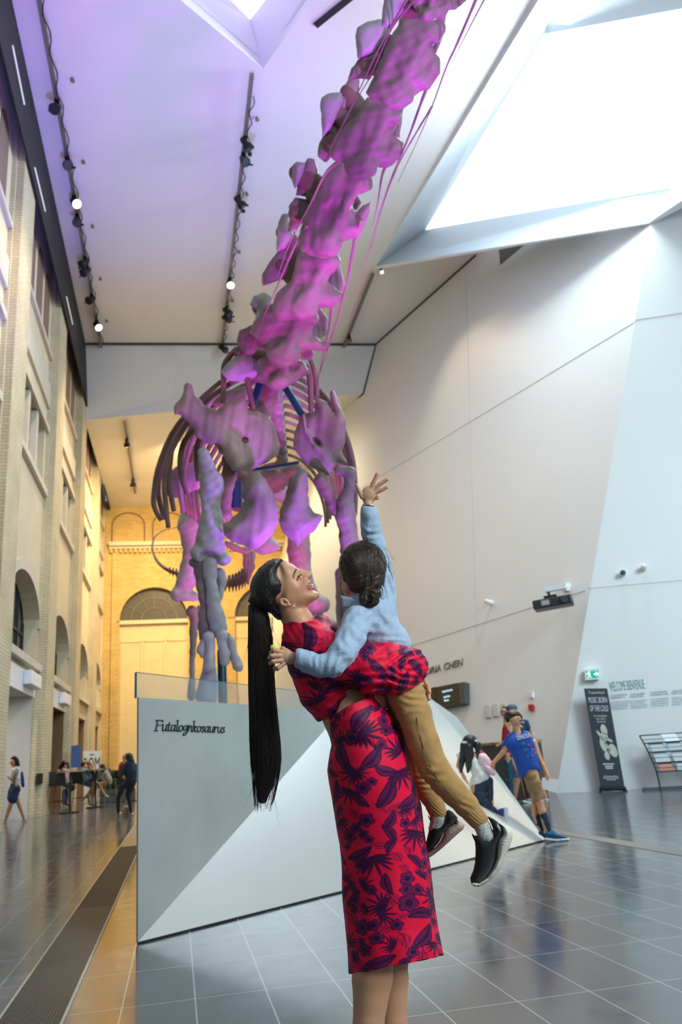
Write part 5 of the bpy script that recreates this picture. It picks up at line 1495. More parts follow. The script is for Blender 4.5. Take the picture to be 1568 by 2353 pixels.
# hair, bun and fine strands
HAIRC = mat('brown_black_hair', (.030, .019, .013), .42, bump=.5, bscale=90, wave=(1, .3, .3), spec=.45)
hcl = Clay(DM, (772, 1236, -62), (896, 1412, 62), 1.7, 4)
hcl.ell((834, 1298, -2), (55, 56, 52)); hcl.ell((838, 1335, -8), (46, 34, 44), 0, k=12)
hcl.ell((787, 1350, 6), (13, 26, 26), 0, k=5, cut=True)
for q, r in (((848, 1368, -44), (22, 18, 17)), ((838, 1378, -52), (14, 13, 12)), ((858, 1380, -50), (14, 15, 12)), ((850, 1390, -46), (15, 12, 12)), ((866, 1362, -46), (11, 11, 10))): hcl.ell(q, r, 0, k=4)
hcl.noise(1.2, 14, 2)
hob = hcl.build('hair', HAIRC, ch, 1)
HS = mat('brown_hair_strand', (.045, .028, .018), .4, spec=.5)


def hg(i):
    a = rnd.uniform(-2.9, 0.35); e = rnd.uniform(.2, 1.0); L_ = []
    x0, y0_ = 834 + 55 * e * math.cos(a), 1296 + 55 * e * math.sin(a)
    for j in range(9):
        t = j / 8; x = x0 + (850 - x0) * t; y = y0_ + (1362 - y0_) * t + 4 * math.sin(t * 3 + i)
        dx, dy = (x - 834) / 56, (y - 1298) / 57; rr = dx * dx + dy * dy
        x2, y2 = x, y
        w = -52 * math.sqrt(max(0, 1 - min(rr, 1))) - 3.2
        if y > 1335: w = min(w, -47)
        L_.append(at_d(x2, y2, DM * (1 + w / F_PX)))
    return L_


strands('strands', 330, HS, hob, hg, .0009)


def bun(i):
    a0 = rnd.uniform(0, 6.3); R = rnd.uniform(10, 23); ti = rnd.uniform(-.8, .8); L_ = []
    for j in range(10):
        a = a0 + j * .35
        L_.append(at_d(849 + R * math.cos(a), 1376 + R * .9 * math.sin(a), DM * (1 + (-54 - 9 * math.cos(a * 1 + ti) - .35 * (23 - R)) / F_PX)))
    return L_


strands('bun_strands', 110, HS, hob, bun, .0010)


def fly(i):
    i = i * 3
    s = -1 if i % 3 else 1; L_ = []; x0 = 834 + s * rnd.uniform(40, 54); y0_ = rnd.uniform(1255, 1320); l = rnd.uniform(20, 80); o = rnd.uniform(6, 26)
    for j in range(8):
        t = j / 7; L_.append(at_d(x0 + s * o * math.sin(t * 2.4), y0_ + l * t, DM))
    return L_


strands('flyaway_strands', 26, HS, hob, fly, .00045)

# shirt
DENIM = mat('pale_blue_chambray', (.38, .50, .64), .8, var=.10, vscale=60, bump=.25, bscale=220, sheen=.2, spec=.2)
sh = Clay(DM, (680, 1160, -182), (948, 1566, 66), 2.2, 5)
sh.path([(836, 1386, 2, 40), (850, 1412, -4, 56), (862, 1440, -6, 56), (880, 1468, -8, 50), (896, 1480, -8, 48)], flat=.95, k=7)
sh.path([(880, 1455, -8, 44), (905, 1478, -8, 36)], k=7)
sh.path([(822, 1425, -52, 34), (806, 1466, -104, 33), (788, 1500, -132, 31), (764, 1528, -142, 28), (735, 1530, -140, 26), (706, 1520, -132, 24), (690, 1513, -132, 23.5)], k=7)
sh.path([(876, 1395, 6, 38), (884, 1345, 16, 25), (872, 1290, 18, 25), (860, 1250, 12, 24), (853, 1215, 6, 23), (850, 1185, 2, 19.5), (848, 1171, 0, 17.5)], k=7)
sh.noise(1.6, 26, 3)
sh.folds([(852, 1225, 22, 12, 17, 1.7, .3), (868, 1275, 24, 28, 20, 1.8, .3), (770, 1524, 26, 128, 19, 1.9, .3), (796, 1478, 26, 60, 24, 1.5, .2), (722, 1525, 18, 95, 14, 1.2, 0), (880, 1420, 38, 60, 27, 1.8, .2),
          (850, 1455, 38, 20, 24, 1.4, .3), (905, 1474, 24, 5, 15, 1.8, 0), (835, 1410, 30, 165, 26, 1.4, 0), (900, 1350, 34, 80, 16, 2.0, .1)])
sh.cap((848, 1168, 0), 12.5, (848, 1150, 0), 13, k=2, cut=True)
sh.cap((692, 1514, -132), 18, (672, 1510, -132), 18, k=2, cut=True)
shirt = sh.build('shirt', DENIM, ch, 2)
CUFF = mat('blue_grey_chambray', (.30, .40, .50), .8, bump=.2, bscale=220, spec=.2)
co = Clay(DM, (776, 1350, -52), (880, 1404, 30), 1.6, 2.5)
co.poly([(781, 1366), (790, 1370), (806, 1372), (826, 1384), (850, 1396), (856, 1404), (820, 1402), (786, 1396), (785, 1382)], 4, 5, w=-33, tilt=(-.25, 0)); co.build('collar', CUFF, shirt, 1)
co = Clay(DM, (855, 1330, -50), (905, 1404, 30), 1.6, 2.5)
co.poly([(876, 1342), (884, 1352), (886, 1372), (872, 1396), (862, 1402), (872, 1378), (878, 1360)], 4, 5, w=-36, tilt=(.2, 0)); co.build('collar', DENIM, shirt, 1)
for (px_, py_, w_) in ((792, 1483, -146),):
    c = Clay(DM, (px_ - 6, py_ - 6, w_ - 5), (px_ + 6, py_ + 6, w_ + 5), .8, .5); c.ell((px_, py_, w_), (3.6, 3.6, 1.8)); c.build('button', mat('brown_button', (.28, .17, .08), .3), shirt, 1)
mb = MB(); mb.tube([at_d(707 + 25 * math.cos(a) * .22, 1519 + 25.5 * math.sin(a), DM * (1 + (-132 - 25 * math.cos(a)) / F_PX)) for a in np.linspace(0, 2 * math.pi, 30)], .0012, 5); mb.build('cuff_seam', CUFF, shirt, smooth=True)
# trousers
TAN = mat('tan_corduroy', (.45, .255, .085), .8, var=.08, vscale=25, bump=.2, bscale=300, sheen=.25, spec=.2)
tr_ = Clay(DM, (872, 1540, -120), (1128, 1912, 100), 2.3, 6)
tr_.path([(915, 1560, -8, 44), (935, 1600, -26, 42), (952, 1640, -42, 39), (972, 1703, -48, 37), (998, 1765, -50, 34.5), (1020, 1795, -50, 32), (1046, 1823, -48, 30), (1072, 1850, -47, 27), (1092, 1874, -46, 21)], k=6)
tr_.path([(920, 1590, 12, 40), (945, 1700, 40, 34), (968, 1780, 48, 27), (990, 1830, 48, 24), (1004, 1858, 48, 20)], k=6)
tr_.noise(1.2, 40, 8)
tr_.folds([(955, 1606, 28, 10, 17, 2.2, .1), (930, 1645, 26, -20, 24, 1.6, 0), (998, 1776, 24, 20, 22, 1.6, .3), (1072, 1850, 20, 30, 15, 1.6, 0), (980, 1690, 34, 75, 34, 1.2, 0), (975, 1800, 26, 10, 12, 2.0, 0)])
trs = tr_.build('trousers', TAN, ch, 2)
for P_, nm in (([(1084, 1866, -46, 24), (1100, 1885, -46, 21.5)], 'ankle_cuff'), ([(1000, 1850, 48, 22), (1007, 1866, 48, 20.5)], 'ankle_cuff')):
    c = clay_for(DM, P_, 30, 1.5, 3, P_[0][2] - 30, P_[0][2] + 30); c.path(P_)
    X = c.ax[0][:, None, None]; Y = c.ax[1][None, :, None]; Z = c.ax[2][None, None, :]
    th = np.arctan2(Z - P_[0][2], (X - P_[0][0]) * .65 - (Y - P_[0][1]) * .76); c.F += (.9 * np.sin(22 * th)).astype(np.float32)
    c.build(nm, TAN, trs, 1)
mb = MB(); mb.tube([at_d(x, y, DM * (1 - w / F_PX)) for x, y, w in ((958, 1648, 84), (968, 1700, 87), (985, 1752, 87), (1012, 1800, 82), (1050, 1842, 75), (1078, 1872, 68))], .0011, 5); mb.build('side_seam', mat('seam_brown', (.20, .10, .03), .8), trs, smooth=True)
SOCK = mat('grey_knit_sock', (.50, .50, .47), .9, var=.12, vscale=120, bump=.35, bscale=260, spec=.1)
for P_ in ([(1094, 1880, -45, 18), (1110, 1902, -45, 17.5), (1118, 1922, -45, 20)], [(1003, 1862, 48, 17), (1007, 1884, 48, 16.5), (1002, 1905, 48, 17)]):
    c = clay_for(DM, P_, 30, 1.6, 4, P_[0][2] - 30, P_[0][2] + 30); c.path(P_); c.noise(.8, 10, 2); c.build('sock', SOCK, ch, 1)
g7 = lambda L_: [(940 + x / 5.6, 1820 + y / 5.6) for x, y in L_]
KNIT = mat('black_knit_shoe', (.012, .012, .013), .75, bump=.3, bscale=350, sheen=.2, spec=.2)
SOLE = mat('cream_foam_sole', (.72, .69, .58), .6, var=.10, vscale=12, spec=.3); SOLE2 = mat('pinkish_foam_sole', (.50, .36, .32), .6, var=.10, vscale=12, spec=.3)


def shoe(upper, sole, w0, T, solem, ribs, logo=None):
    c = clay_for(DM, upper, 36, 1.7, 4, w0 - 36, w0 + 36); c.poly(g7(upper) if upper[0][0] > 0 and False else upper, T, 22, w=w0, k=3)
    s = c.build('shoe_upper', KNIT, ch, 2)
    c = clay_for(DM, sole, 40, 1.5, 3, w0 - 42, w0 + 42); c.poly(sole, T + 4.5, 14, w=w0, k=2)
    for a, b_ in ribs: c.cap((*a, w0 - T - 5), 1.3, (*b_, w0 - T - 2), .9, k=1.5, cut=True)
    c.build('sole', solem, s, 1)
    return s


u1 = g7([(800, 520), (850, 560), (905, 550), (965, 585), (1030, 605), (1075, 570), (1082, 470), (1045, 380), (1005, 310), (1040, 318), (1100, 350), (1165, 400), (1215, 455), (1225, 540), (1165, 620), (1150, 720), (1140, 850), (1090, 985), (1005, 1110), (900, 1180), (800, 1175), (788, 1100), (830, 1000), (850, 900), (857, 750), (850, 640), (825, 590)])
s1_ = g7([(1160, 398), (1200, 415), (1280, 445), (1330, 500), (1342, 570), (1305, 700), (1240, 830), (1185, 980), (1100, 1095), (1000, 1175), (900, 1222), (830, 1212), (798, 1172), (830, 1160), (900, 1172), (1000, 1100), (1080, 980), (1130, 850), (1140, 700), (1158, 612), (1213, 540), (1205, 452)])
rb = [(tuple(g7([(1330 - 18 * i, 520 + 46 * i)])[0]), tuple(g7([(1225 - 14 * i, 545 + 34 * i)])[0])) for i in range(11)]
sA = shoe(u1, s1_, -45, 25, SOLE, rb)
mb = MB()
for i in range(3):
    P_ = g7([(1140 + 14 * i, 408 + 20 * i), (1140 + 14 * i, 440 + 20 * i), (1152 + 14 * i, 455 + 20 * i)]); mb.tube([at_d(p[0], p[1], DM * (1 - (45 + 23.5) / F_PX)) for p in P_], .0012, 5)
mb.build('logo', mat('white_print', (.8, .8, .8), .5), sA)
u2 = g7([(222, 640), (250, 520), (272, 450), (285, 400), (240, 300), (255, 300), (300, 375), (345, 425), (400, 430), (460, 365), (482, 265), (500, 222), (560, 250), (630, 330), (605, 405), (505, 465), (445, 530), (395, 640), (305, 745), (235, 785), (190, 800), (190, 720)])
s2_ = g7([(615, 335), (665, 360), (722, 420), (705, 475), (605, 565), (505, 655), (405, 745), (300, 825), (235, 860), (180, 880), (180, 820), (240, 780), (330, 718), (400, 638), (450, 520), (503, 462), (600, 400)])
shoe(u2, s2_, 48, 24, SOLE2, [(tuple(g7([(690 - 45 * i, 480 + 38 * i)])[0]), tuple(g7([(640 - 45 * i, 430 + 38 * i)])[0])) for i in range(9)])
# small toy held at the ponytail
ty = empty('toy', tuple(at_d(632, 1514, DM * (1 - 134 / F_PX)))); tag(ty, "small yellow, green and orange plastic toy in the child's hand by the ponytail", 'toy')
for nm, col, P_, r in (('yellow_block', (.75, .80, .05), [(628, 1488, -124, 7), (636, 1492, -124, 7)], 0), ('green_stem', (.05, .55, .20), [(624, 1484, -122, 2.5), (629, 1512, -122, 3), (631, 1545, -122, 2)], 0), ('orange_block', (.85, .16, .04), [(632, 1536, -124, 5.5), (638, 1538, -124, 4)], 0)):
    c = clay_for(DM, P_, 10, 1.0, 1.5, -136, -110); c.path(P_, flat=.7); c.build(nm, mat('toy_' + nm, col, .4), ty, 1)
# ================================================================ fittings
def depth_of(p): return float(np.dot(np.array(p, float) - EYE, -ROT[:, 2] * 0 + ROT @ np.array([0, 0, -1.])))


BLACK = mat('black_metal', (.015, .015, .016), .5, .3)
RAIL = mat('rail_grey', (.22, .21, .19), .5, .4)
LAMPGLOW = mat('lit_lamp_face', (1, 1, 1), .4, emit=(1.0, .90, .72), estr=14)


def rail(pts, label, z):
    mb = MB()
    a, b_ = pts; mb.box((min(a[0], b_[0]) - .05, a[1], z - .09), (max(a[0], b_[0]) + .05, b_[1], z))
    for k in range(int((b_[1] - a[1]) / 1.6)): mb.box((a[0] - .02, a[1] + .8 + 1.6 * k, z), (a[0] + .02, a[1] + .84 + 1.6 * k, z + .06))
    return tag(mb.build('ceiling_track', RAIL), label, 'track')


rail(((-2.70, 8), (-2.70, 28.3)), 'long grey lighting track on the white ceiling, nearest the brick wall', 16.5)
rail(((1.85, 14.9), (1.85, 28.3)), 'grey lighting track in the middle of the ceiling, ending at the small roof window', 16.5)
rail(((6.63, 22.6), (6.63, 27.6)), 'short grey lighting track behind the dinosaur neck, below the big roof window', 16.5)
rail(((-1.9, 29.8), (-1.9, 38.5)), 'thin track on the low warm ceiling of the far hall', 14.06)
rnd2 = random.Random(7)


def head(px, py, label, lit=False, aim=(0, .2, -1), z=16.42, s=1., x=None):
    p = at_z(px, py, z)
    if x is not None: p[0] = x
    t = empty('track_light', tuple(p)); aim = np.array(aim, float); aim /= np.linalg.norm(aim)
    c = p + np.array([0, 0, -.14 * s])
    mb = MB(); mb.box((p[0] - .05 * s, p[1] - .09 * s, p[2] - .06 * s), (p[0] + .05 * s, p[1] + .09 * s, p[2] + .02)); mb.cyl(p, c, .018 * s, 8); mb.build('mount', BLACK, t)
    mb = MB(); mb.tube([c - aim * .14 * s, c - aim * .10 * s, c + aim * .05 * s, c + aim * .07 * s, c + aim * .17 * s], [.05 * s, .07 * s, .075 * s, .11 * s, .12 * s], 14)
    u = np.cross(aim, (0, 0, 1)); u = u / (np.linalg.norm(u) + 1e-6)
    if not lit:
        for k in (-1, 1): mb.box(tuple(c + aim * .16 * s + u * k * .10 * s - .012), tuple(c + aim * .27 * s + u * k * .13 * s + .03))
    b_ = mb.build('housing', BLACK, t, smooth=False)
    mb = MB(); mb.cyl(c + aim * .165 * s, c + aim * .178 * s, .105 * s, 16); mb.build('lens', LAMPGLOW if lit else mat('dark_lens', (.05, .05, .06), .1), t)
    if lit:
        spot('lamp_in_head', tuple(c + aim * .25), tuple(c + aim * 5), 500, WARM2, 75, .8, .1)
    tag(t, label, 'spotlight', 'spotlights on the ceiling tracks'); return t


for a in ((136, 235, 'dark spotlight on the wall-side track, the one highest in the picture', False), (158, 365, 'dark spotlight on the wall-side track, just above the upper lit one', False), (170, 452, 'lit spotlight on the wall-side track, the upper of its two lit ones', True),
          (178, 494, 'dark spotlight on the wall-side track, just below the upper lit one', False), (195, 592, 'dark spotlight on the wall-side track, upper of a close pair', False), (197, 612, 'dark spotlight on the wall-side track, lower of a close pair', False),
          (209, 678, 'dark spotlight on the wall-side track between the close pair and the lowest lit lamp', False), (218, 738, 'lit spotlight at the lower end of the wall-side track', True)):
    head(a[0], a[1], a[2], a[3], (.5, -.5, -.8) if a[3] else (rnd2.uniform(-.6, .6), rnd2.uniform(-.6, .2), -.7), x=-2.7, s=1.15)
for a in ((574, 318, 'dark spotlight with open barn doors on the middle track, its highest', False), (571, 356, 'dark spotlight on the middle track hanging just below the highest one', False), (549, 452, 'dark spotlight on the middle track between the top pair and the lit one', False), (526, 640, 'lit spotlight on the middle track, its only lit one', True),
          (521, 706, 'dark spotlight on the middle track, right below the lit one', False), (516, 722, 'dark spotlight on the middle track, second below the lit one', False), (512, 792, 'dark spotlight at the bulkhead end of the middle track', False)):
    head(a[0], a[1], a[2], a[3], (.1, -.5, -.8) if a[3] else (rnd2.uniform(.1, .9), rnd2.uniform(-.6, .2), -.7), x=1.85, s=1.15)
head(795, 770, 'small dark spotlight at the lower end of the short track', False, (-.2, -.3, -.9), x=6.63, s=.9)
head(876, 618, 'small lit lamp at the corner of the sloping roof window', True, (.1, -.4, -.9), s=.5)
head(321, 1008, 'lit lamp on the low warm ceiling, the nearer of the two', True, (0, .6, -.6), z=14.0, s=1.1, x=-1.9)
head(331, 1100, 'lit lamp on the low warm ceiling, the farther of the two', True, (0, .6, -.6), z=14.0, s=1.2, x=-1.9)

# slack cables clipped along the two long tracks
for x, y0, y1, lab in ((-2.62, 9, 28, 'thin black cable looped along the wall-side ceiling track'), (1.93, 15.5, 28, 'thin black cable looped along the middle ceiling track')):
    mb = MB(); n = 90
    mb.tube([(x + .05 * math.sin(i * 1.3), y0 + (y1 - y0) * i / n, 16.42 - .05 * abs(math.sin(i * .9))) for i in range(n + 1)], .014, 5)
    tag(mb.build('cable', BLACK, smooth=True), lab, 'cable')
# sprinkler heads in the ceiling
for i, (px_, py_) in enumerate(((167, 180), (192, 369), (213, 517), (231, 638), (245, 735), (591, 270), (567, 442), (550, 576), (535, 688))):
    p = at_z(px_, py_, 16.6); mb = MB(); mb.cyl((p[0], p[1], 16.6), (p[0], p[1], 16.53), .035, 10); mb.cyl((p[0], p[1], 16.53), (p[0], p[1], 16.515), .055, 12)
    o = mb.build('sprinkler', mat('dull_brass', (.20, .17, .13), .5)); o.location = (0, 0, 0)
    tag(o, 'tiny brass sprinkler head in the white ceiling to the right of %s track' % ('the wall-side' if i < 5 else 'the middle'), 'sprinkler', 'sprinklers beside the %s track' % ('wall-side' if i < 5 else 'middle'))

# ---- things on the leaning wall and the entrance wall
WHITE = mat('white_casing', (.75, .76, .77), .45)
def onA(px, py, out=.0): return Aat(px, py) - nAo * -out
nAo = nA if np.dot(nA, EYE - P1) > 0 else -nA
nBo = nB if np.dot(nB, EYE - P1) > 0 else -nB
gA = np.cross(nAo, dA); gA = gA / np.linalg.norm(gA); gA = gA if gA[2] > 0 else -gA
gB = np.cross(nBo, dB); gB = gB / np.linalg.norm(gB); gB = gB if gB[2] > 0 else -gB


def slab(name, quad, n, th, m, parent=None, lift=0.):
    mb = MB(); mb.prism([np.array(q) + n * lift for q in quad], n * th); return mb.build(name, m, parent)


# projector on its bracket
pj = Aat(1272, 1372); dP = depth_of(pj) - 1.0
t = empty('projector', tuple(at_d(1272, 1382, dP)))
c = at_d(1272, 1386, dP); fx = -dA * .78 + dB * .62; fx = np.array([.86, -.50, .06]); fx /= np.linalg.norm(fx); fy_ = np.array([.5, .86, 0]); fy_ /= np.linalg.norm(fy_)
M_ = frame(c, fx, fy_)
mb = MB(); mb.box((-.40, -.24, -.10), (.40, .24, .09), M=M_); b0 = mb.build('housing', mat('black_projector', (.02, .022, .024), .4), t, bevel=.03)
mb = MB(); mb.cyl(tuple(M_ @ Vector((.24, -.25, .0))), tuple(M_ @ Vector((.24, -.31, .0))), .07, 18); mb.build('lens', mat('projector_lens', (.06, .07, .09), .08), b0)
mb = MB(); mb.box((-.22, -.255, -.05), (-.06, -.24, .05), M=M_); mb.build('vent_label', mat('grey_label', (.38, .35, .30), .5), b0)
mb = MB(); mb.box((-.16, -.1, .09), (.10, .1, .16), M=M_); mb.cyl(tuple(M_ @ Vector((-.05, 0, .12))), tuple(M_ @ Vector((-.05, 0, .30))), .03, 10); mb.build('mount', BLACK, t)
wp = Aat(1305, 1350)
mb = MB(); top = M_ @ Vector((-.05, 0, .30)); q = np.array(tuple(top))
mb.box((-.12, -.05, .25), (.30, .06, .36), M=M_); mb.tube([np.array(tuple(M_ @ Vector((.20, 0, .31)))), wp + nAo * .02], .03, 8); mb.box(tuple(wp - .08), tuple(wp + .08)); mb.build('wall_arm', WHITE, t)
tag(t, 'black projector on a white arm high on the leaning white wall', 'projector')

# two screens, notices, alarm, switches on wall A
t = empty('display_screen', tuple(Aat(1040, 1605)))
fr = [(1082, 1622), (994, 1643), (990, 1586), (1080, 1569)]
def s8(X, Y): return (940 + X / 6.03, 1500 + Y / 6.03)
dsc = .16
for nm, (qa, qb, qc, qd) in (('screen', (s8(770, 735), s8(465, 790), s8(440, 500), s8(745, 440))), ('screen', (s8(455, 770), s8(180, 860), s8(180, 560), s8(435, 495)))):
    Q_ = [Aat(*qa), Aat(*qb), Aat(*qc), Aat(*qd)]
    sc = slab(nm, Q_, nAo, dsc, mat('black_screen', (.008, .008, .010), .15), t)
    ctr = sum(Q_) / 4; u_ = (Q_[0] - Q_[1]) / np.linalg.norm(Q_[0] - Q_[1]); h_ = np.linalg.norm(Q_[2] - Q_[1]); w_ = np.linalg.norm(Q_[0] - Q_[1])
    Mx = frame(tuple(ctr + nAo * (dsc + .004)), tuple(u_), tuple(gA))
    if (Mx.to_3x3() @ Vector((0, 0, 1))).dot(Vector(nAo)) < 0: Mx = frame(tuple(ctr + nAo * (dsc + .004)), tuple(-u_), tuple(gA))
    TXT = mat('screen_text', (.5, .8, .9), .4, emit=(.55, .85, 1.0), estr=1.3)
    for k, (yy, s_) in enumerate(((.17, 'Hyacinth Gloria Chen'), (-.08, 'Crystal Court'), (-.24, 'Thank you'))):
        text_obj('screen_text', s_, h_ * .13, Mx @ Matrix.Translation((0, h_ * yy, 0)), TXT, sc, .001, align='CENTER', xs=w_ * .75 / (h_ * .13 * 14))
tag(t, 'pair of black wall screens showing lines of pale blue text', 'screen')
side = [Aat(*s8(845, 720)), Aat(*s8(770, 735)), Aat(*s8(745, 440)), Aat(*s8(840, 425))]
slab('side_casing', side, nAo, .15, mat('grey_casing', (.06, .065, .07), .5), t)

for i, qs in enumerate((((1070, 735), (1138, 735), (1145, 900), (1072, 910)), ((1175, 715), (1245, 712), (1255, 885), (1178, 892)), ((1290, 712), (1350, 706), (1355, 860), (1295, 870)))):
    Q_ = [Aat(*s8(*q)) for q in qs]
    o = slab('notice_frame', Q_, nAo, .03, mat('clear_frame', (.52, .50, .44), .4))
    inn = [sum(Q_) / 4 + (q - sum(Q_) / 4) * .86 for q in Q_]
    slab('notice_sheet', inn, nAo, .004, mat('notice_paper', (.60, .62, .62), .6), o, lift=.03)
    tag(o, ['framed notice on the white wall, nearest the black screens', 'framed notice on the white wall, middle of three', 'framed notice on the white wall, partly behind the heads of the visitors'][i], 'notice')
Q_ = [Aat(1219, 1620), Aat(1229, 1620), Aat(1229, 1634), Aat(1220, 1634)]; tag(slab('alarm_point', Q_, nAo, .06, mat('red_alarm', (.40, .01, .015), .4)), 'small red fire alarm box on the white wall', 'fire alarm')
Q_ = [Aat(1220, 1592), Aat(1228, 1592), Aat(1228, 1604), Aat(1220, 1604)]; tag(slab('wall_strobe', Q_, nAo, .05, WHITE), 'white strobe unit on the wall above the red alarm box', 'alarm strobe')
for px_, py_, lab, f, n_ in ((1432, 1320, 'tiny camera dome on the entrance wall, left of the white box sensor', Bat, nBo), (1480, 1307, 'small white box sensor high on the entrance wall', Bat, nBo), (1131, 1386, 'small white sensor alone on the leaning wall, left of the projector', Aat, nAo)):
    p = f(px_, py_); t = empty('wall_sensor', tuple(p)); mb = MB(); mb.cyl(p, p + n_ * .14, .055, 12); mb.build('base', WHITE, t)
    mb = MB(); mb.tube([p + n_ * .14, p + n_ * .19, p + n_ * .22], [.06, .05, .02], 12); mb.build('dome', mat('teal_dome', (.05, .09, .09), .2) if px_ == 1432 else WHITE, t); tag(t, lab, 'sensor')
# donor name in bronze letters
pA_, pB_ = Aat(960, 1556), Aat(1065, 1529)
u_ = (pB_ - pA_) / np.linalg.norm(pB_ - pA_); BRZ = mat('bronze_letters', (.20, .18, .13), .5, .3)
Mx = frame(tuple(pA_ + nAo * .01), tuple(u_), tuple(gA)); L_ = np.linalg.norm(pB_ - pA_)
o = empty('wall_lettering', tuple(pB_)); end_ = pB_ + nAo * .01
for wd_s in ('CHEN', 'GLORIA', 'HYACINTH'):
    q_ = text_obj('word', wd_s, .26, frame(tuple(end_), tuple(u_), tuple(gA)), BRZ, o, .012, align='RIGHT', xs=1.15)
    end_ = end_ - u_ * (max((np.array(v.co) - end_) @ -u_ for v in q_.data.vertices) + .12)
tag(o, 'raised bronze capital letters on the leaning wall above the black screens', 'lettering')
# low dark counter with wooden edge behind the visitors
cb_ = at_z(1150, 1828, 0); t = empty('reception_desk', tuple(cb_)); z1 = 1.02
A0 = np.array([6.0, 14.6, 0]); dv = dA * np.array([1, 1, 0]); dv = dv / np.linalg.norm(dv)
e0_, e1_ = A0 + dv * -.4, A0 + dv * 3.2; nn_ = np.array([-dv[1], dv[0], 0]); nn_ = nn_ if nn_[0] < 0 else -nn_
mb = MB(); mb.prism([e0_, e1_, e1_ + (0, 0, z1 - .05), e0_ + (0, 0, z1 - .05)], -nn_ * .55); mb.build('body', mat('dark_grey_counter', (.07, .075, .075), .5), t)
mb = MB(); mb.prism([e0_ + (0, 0, z1 - .05) + nn_ * .03, e1_ + (0, 0, z1 - .05) + nn_ * .03, e1_ + (0, 0, z1) + nn_ * .03, e0_ + (0, 0, z1) + nn_ * .03], -nn_ * .6); mb.build('top', mat('oak_edge', (.36, .24, .12), .5), t)
tag(t, 'low dark grey desk with a wooden top edge behind the standing visitors', 'desk')

# ---- exit sign, welcome text, banner, brochure rack (entrance wall)
def r7(X, Y): return (1300 + X / 5.85, 1500 + Y / 5.85)
ex = empty('exit_sign', tuple(Bat(*r7(350, 310))))
cas = slab('casing', [Bat(*r7(262, 240)), Bat(*r7(448, 225)), Bat(*r7(450, 368)), Bat(*r7(268, 384))], nBo, .16, mat('pale_sign_casing', (.72, .80, .84), .4), ex)
Q_ = [Bat(*r7(288, 262)), Bat(*r7(442, 256)), Bat(*r7(442, 348)), Bat(*r7(292, 356))]
slab('green_face', Q_, nBo, .006, mat('exit_green', (.0, .32, .17), .4, emit=(.0, .45, .24), estr=.5), ex, lift=.16)
WS = mat('exit_white', (.8, .9, .88), .4, emit=(.8, 1, .95), estr=.6)
ctr = sum(Q_) / 4 + nBo * .168; ub = -dB if (Bat(1400, 1700) - Bat(1350, 1700)) @ dB < 0 else dB
def eB(x, y): return ctr + ub * x * .42 + gB * y * .55
for nm, pts in (('arrow', [(.06, .03), (.16, .03), (.16, .09), (.30, 0), (.16, -.09), (.16, -.03), (.06, -.03)]), ('runner_body', [(-.20, .08), (-.10, .07), (-.08, .0), (-.12, -.03), (-.05, -.11), (-.09, -.12), (-.15, -.05), (-.20, -.12), (-.25, -.12), (-.18, -.02), (-.17, .03), (-.24, .0), (-.26, .03)])):
    mb = MB(); mb.prism([eB(*p) for p in pts], nBo * .004); mb.build(nm, WS, ex)
mb = MB(); mb.cyl(eB(-.13, .11), eB(-.13, .11) + nBo * .004, .015, 12); mb.build('runner_head', WS, ex)
tag(ex, 'green and white running-man exit sign with an arrow on the entrance wall', 'exit sign')
TEAL = mat('teal_wall_print', (.10, .26, .32), .6)
PRT = mat('pale_wall_print', (.42, .50, .53), .7)
def wtxt(name, s, px, py, size, m, xs=1., par=None, sp=1.):
    p = Bat(*r7(px, py)) + nBo * .004
    return text_obj(name, s, size, frame(tuple(p), tuple(ub), tuple(gB)), m, par, .001, xs=xs, spacing=sp)
w0 = np.linalg.norm(Bat(*r7(1112, 430)) - Bat(*r7(600, 460)))
wt = empty('wall_text', tuple(Bat(*r7(850, 440))))
o = wtxt('heading', 'WELCOME BIENVENUE', 602, 522, .27, TEAL, xs=w0 / (17 * .27 * .66)); o.parent = wt; o.matrix_parent_inverse = wt.matrix_world.inverted()
rg_ = random.Random(5)
def greek(rows, x, y, dy, w, h, m=PRT):
    for r in range(rows):
        q = wtxt('text_line', ''.join(rg_.choice('aeionrstlm ') for _ in range(24)), x, y + dy * r, h, m, xs=w / (24 * h * .5)); q.parent = wt; q.matrix_parent_inverse = wt.matrix_world.inverted()
for (x, y) in ((605, 590), (870, 575), (1145, 550), (1430, 530)):
    greek(2, x, y, 32, .36, .075); greek(4, x, y + 90, 30, .40, .055)
tag(wt, 'teal words WELCOME BIENVENUE above four columns of small print on the white entrance wall', 'wall text')

bn = empty('banner_stand', tuple(at_z(1405, 1817, 0)))
# the banner stands on the floor a little in front of the wall and leans against its pole
nb_ = np.array([nBo[0], nBo[1], 0]); nb_ /= np.linalg.norm(nb_)
bl0 = at_z(*r7(470, 1850), 0) + nb_ * .45; br0 = at_z(*r7(800, 1810), 0)
br0 = bl0 + ub * np.array([1, 1, 0]) * .93
def up_to(p, px, py):      # point above p (same vertical plane facing the camera) seen at px, py
    n_ = np.array([nBo[0], nBo[1], 0]); n_ = n_ / np.linalg.norm(n_); return at_plane(px, py, p, n_)
qa = up_to(bl0, *r7(470, 1800)); qb = up_to(bl0, *r7(795, 1800)); qc = up_to(bl0, *r7(562, 478)); qd = up_to(bl0, *r7(248, 480))
BANM = mat('dark_banner', (.035, .045, .06), .6)
pan = slab('printed_panel', [qa, qb, qc, qd], nb_, .008, BANM, bn)
mb = MB(); mb.tube([qa - (0, 0, .03), qb - (0, 0, .03)], .04, 8); a_, b2 = (qa + qb) / 2 - (0, 0, .05), (qa + qb) / 2
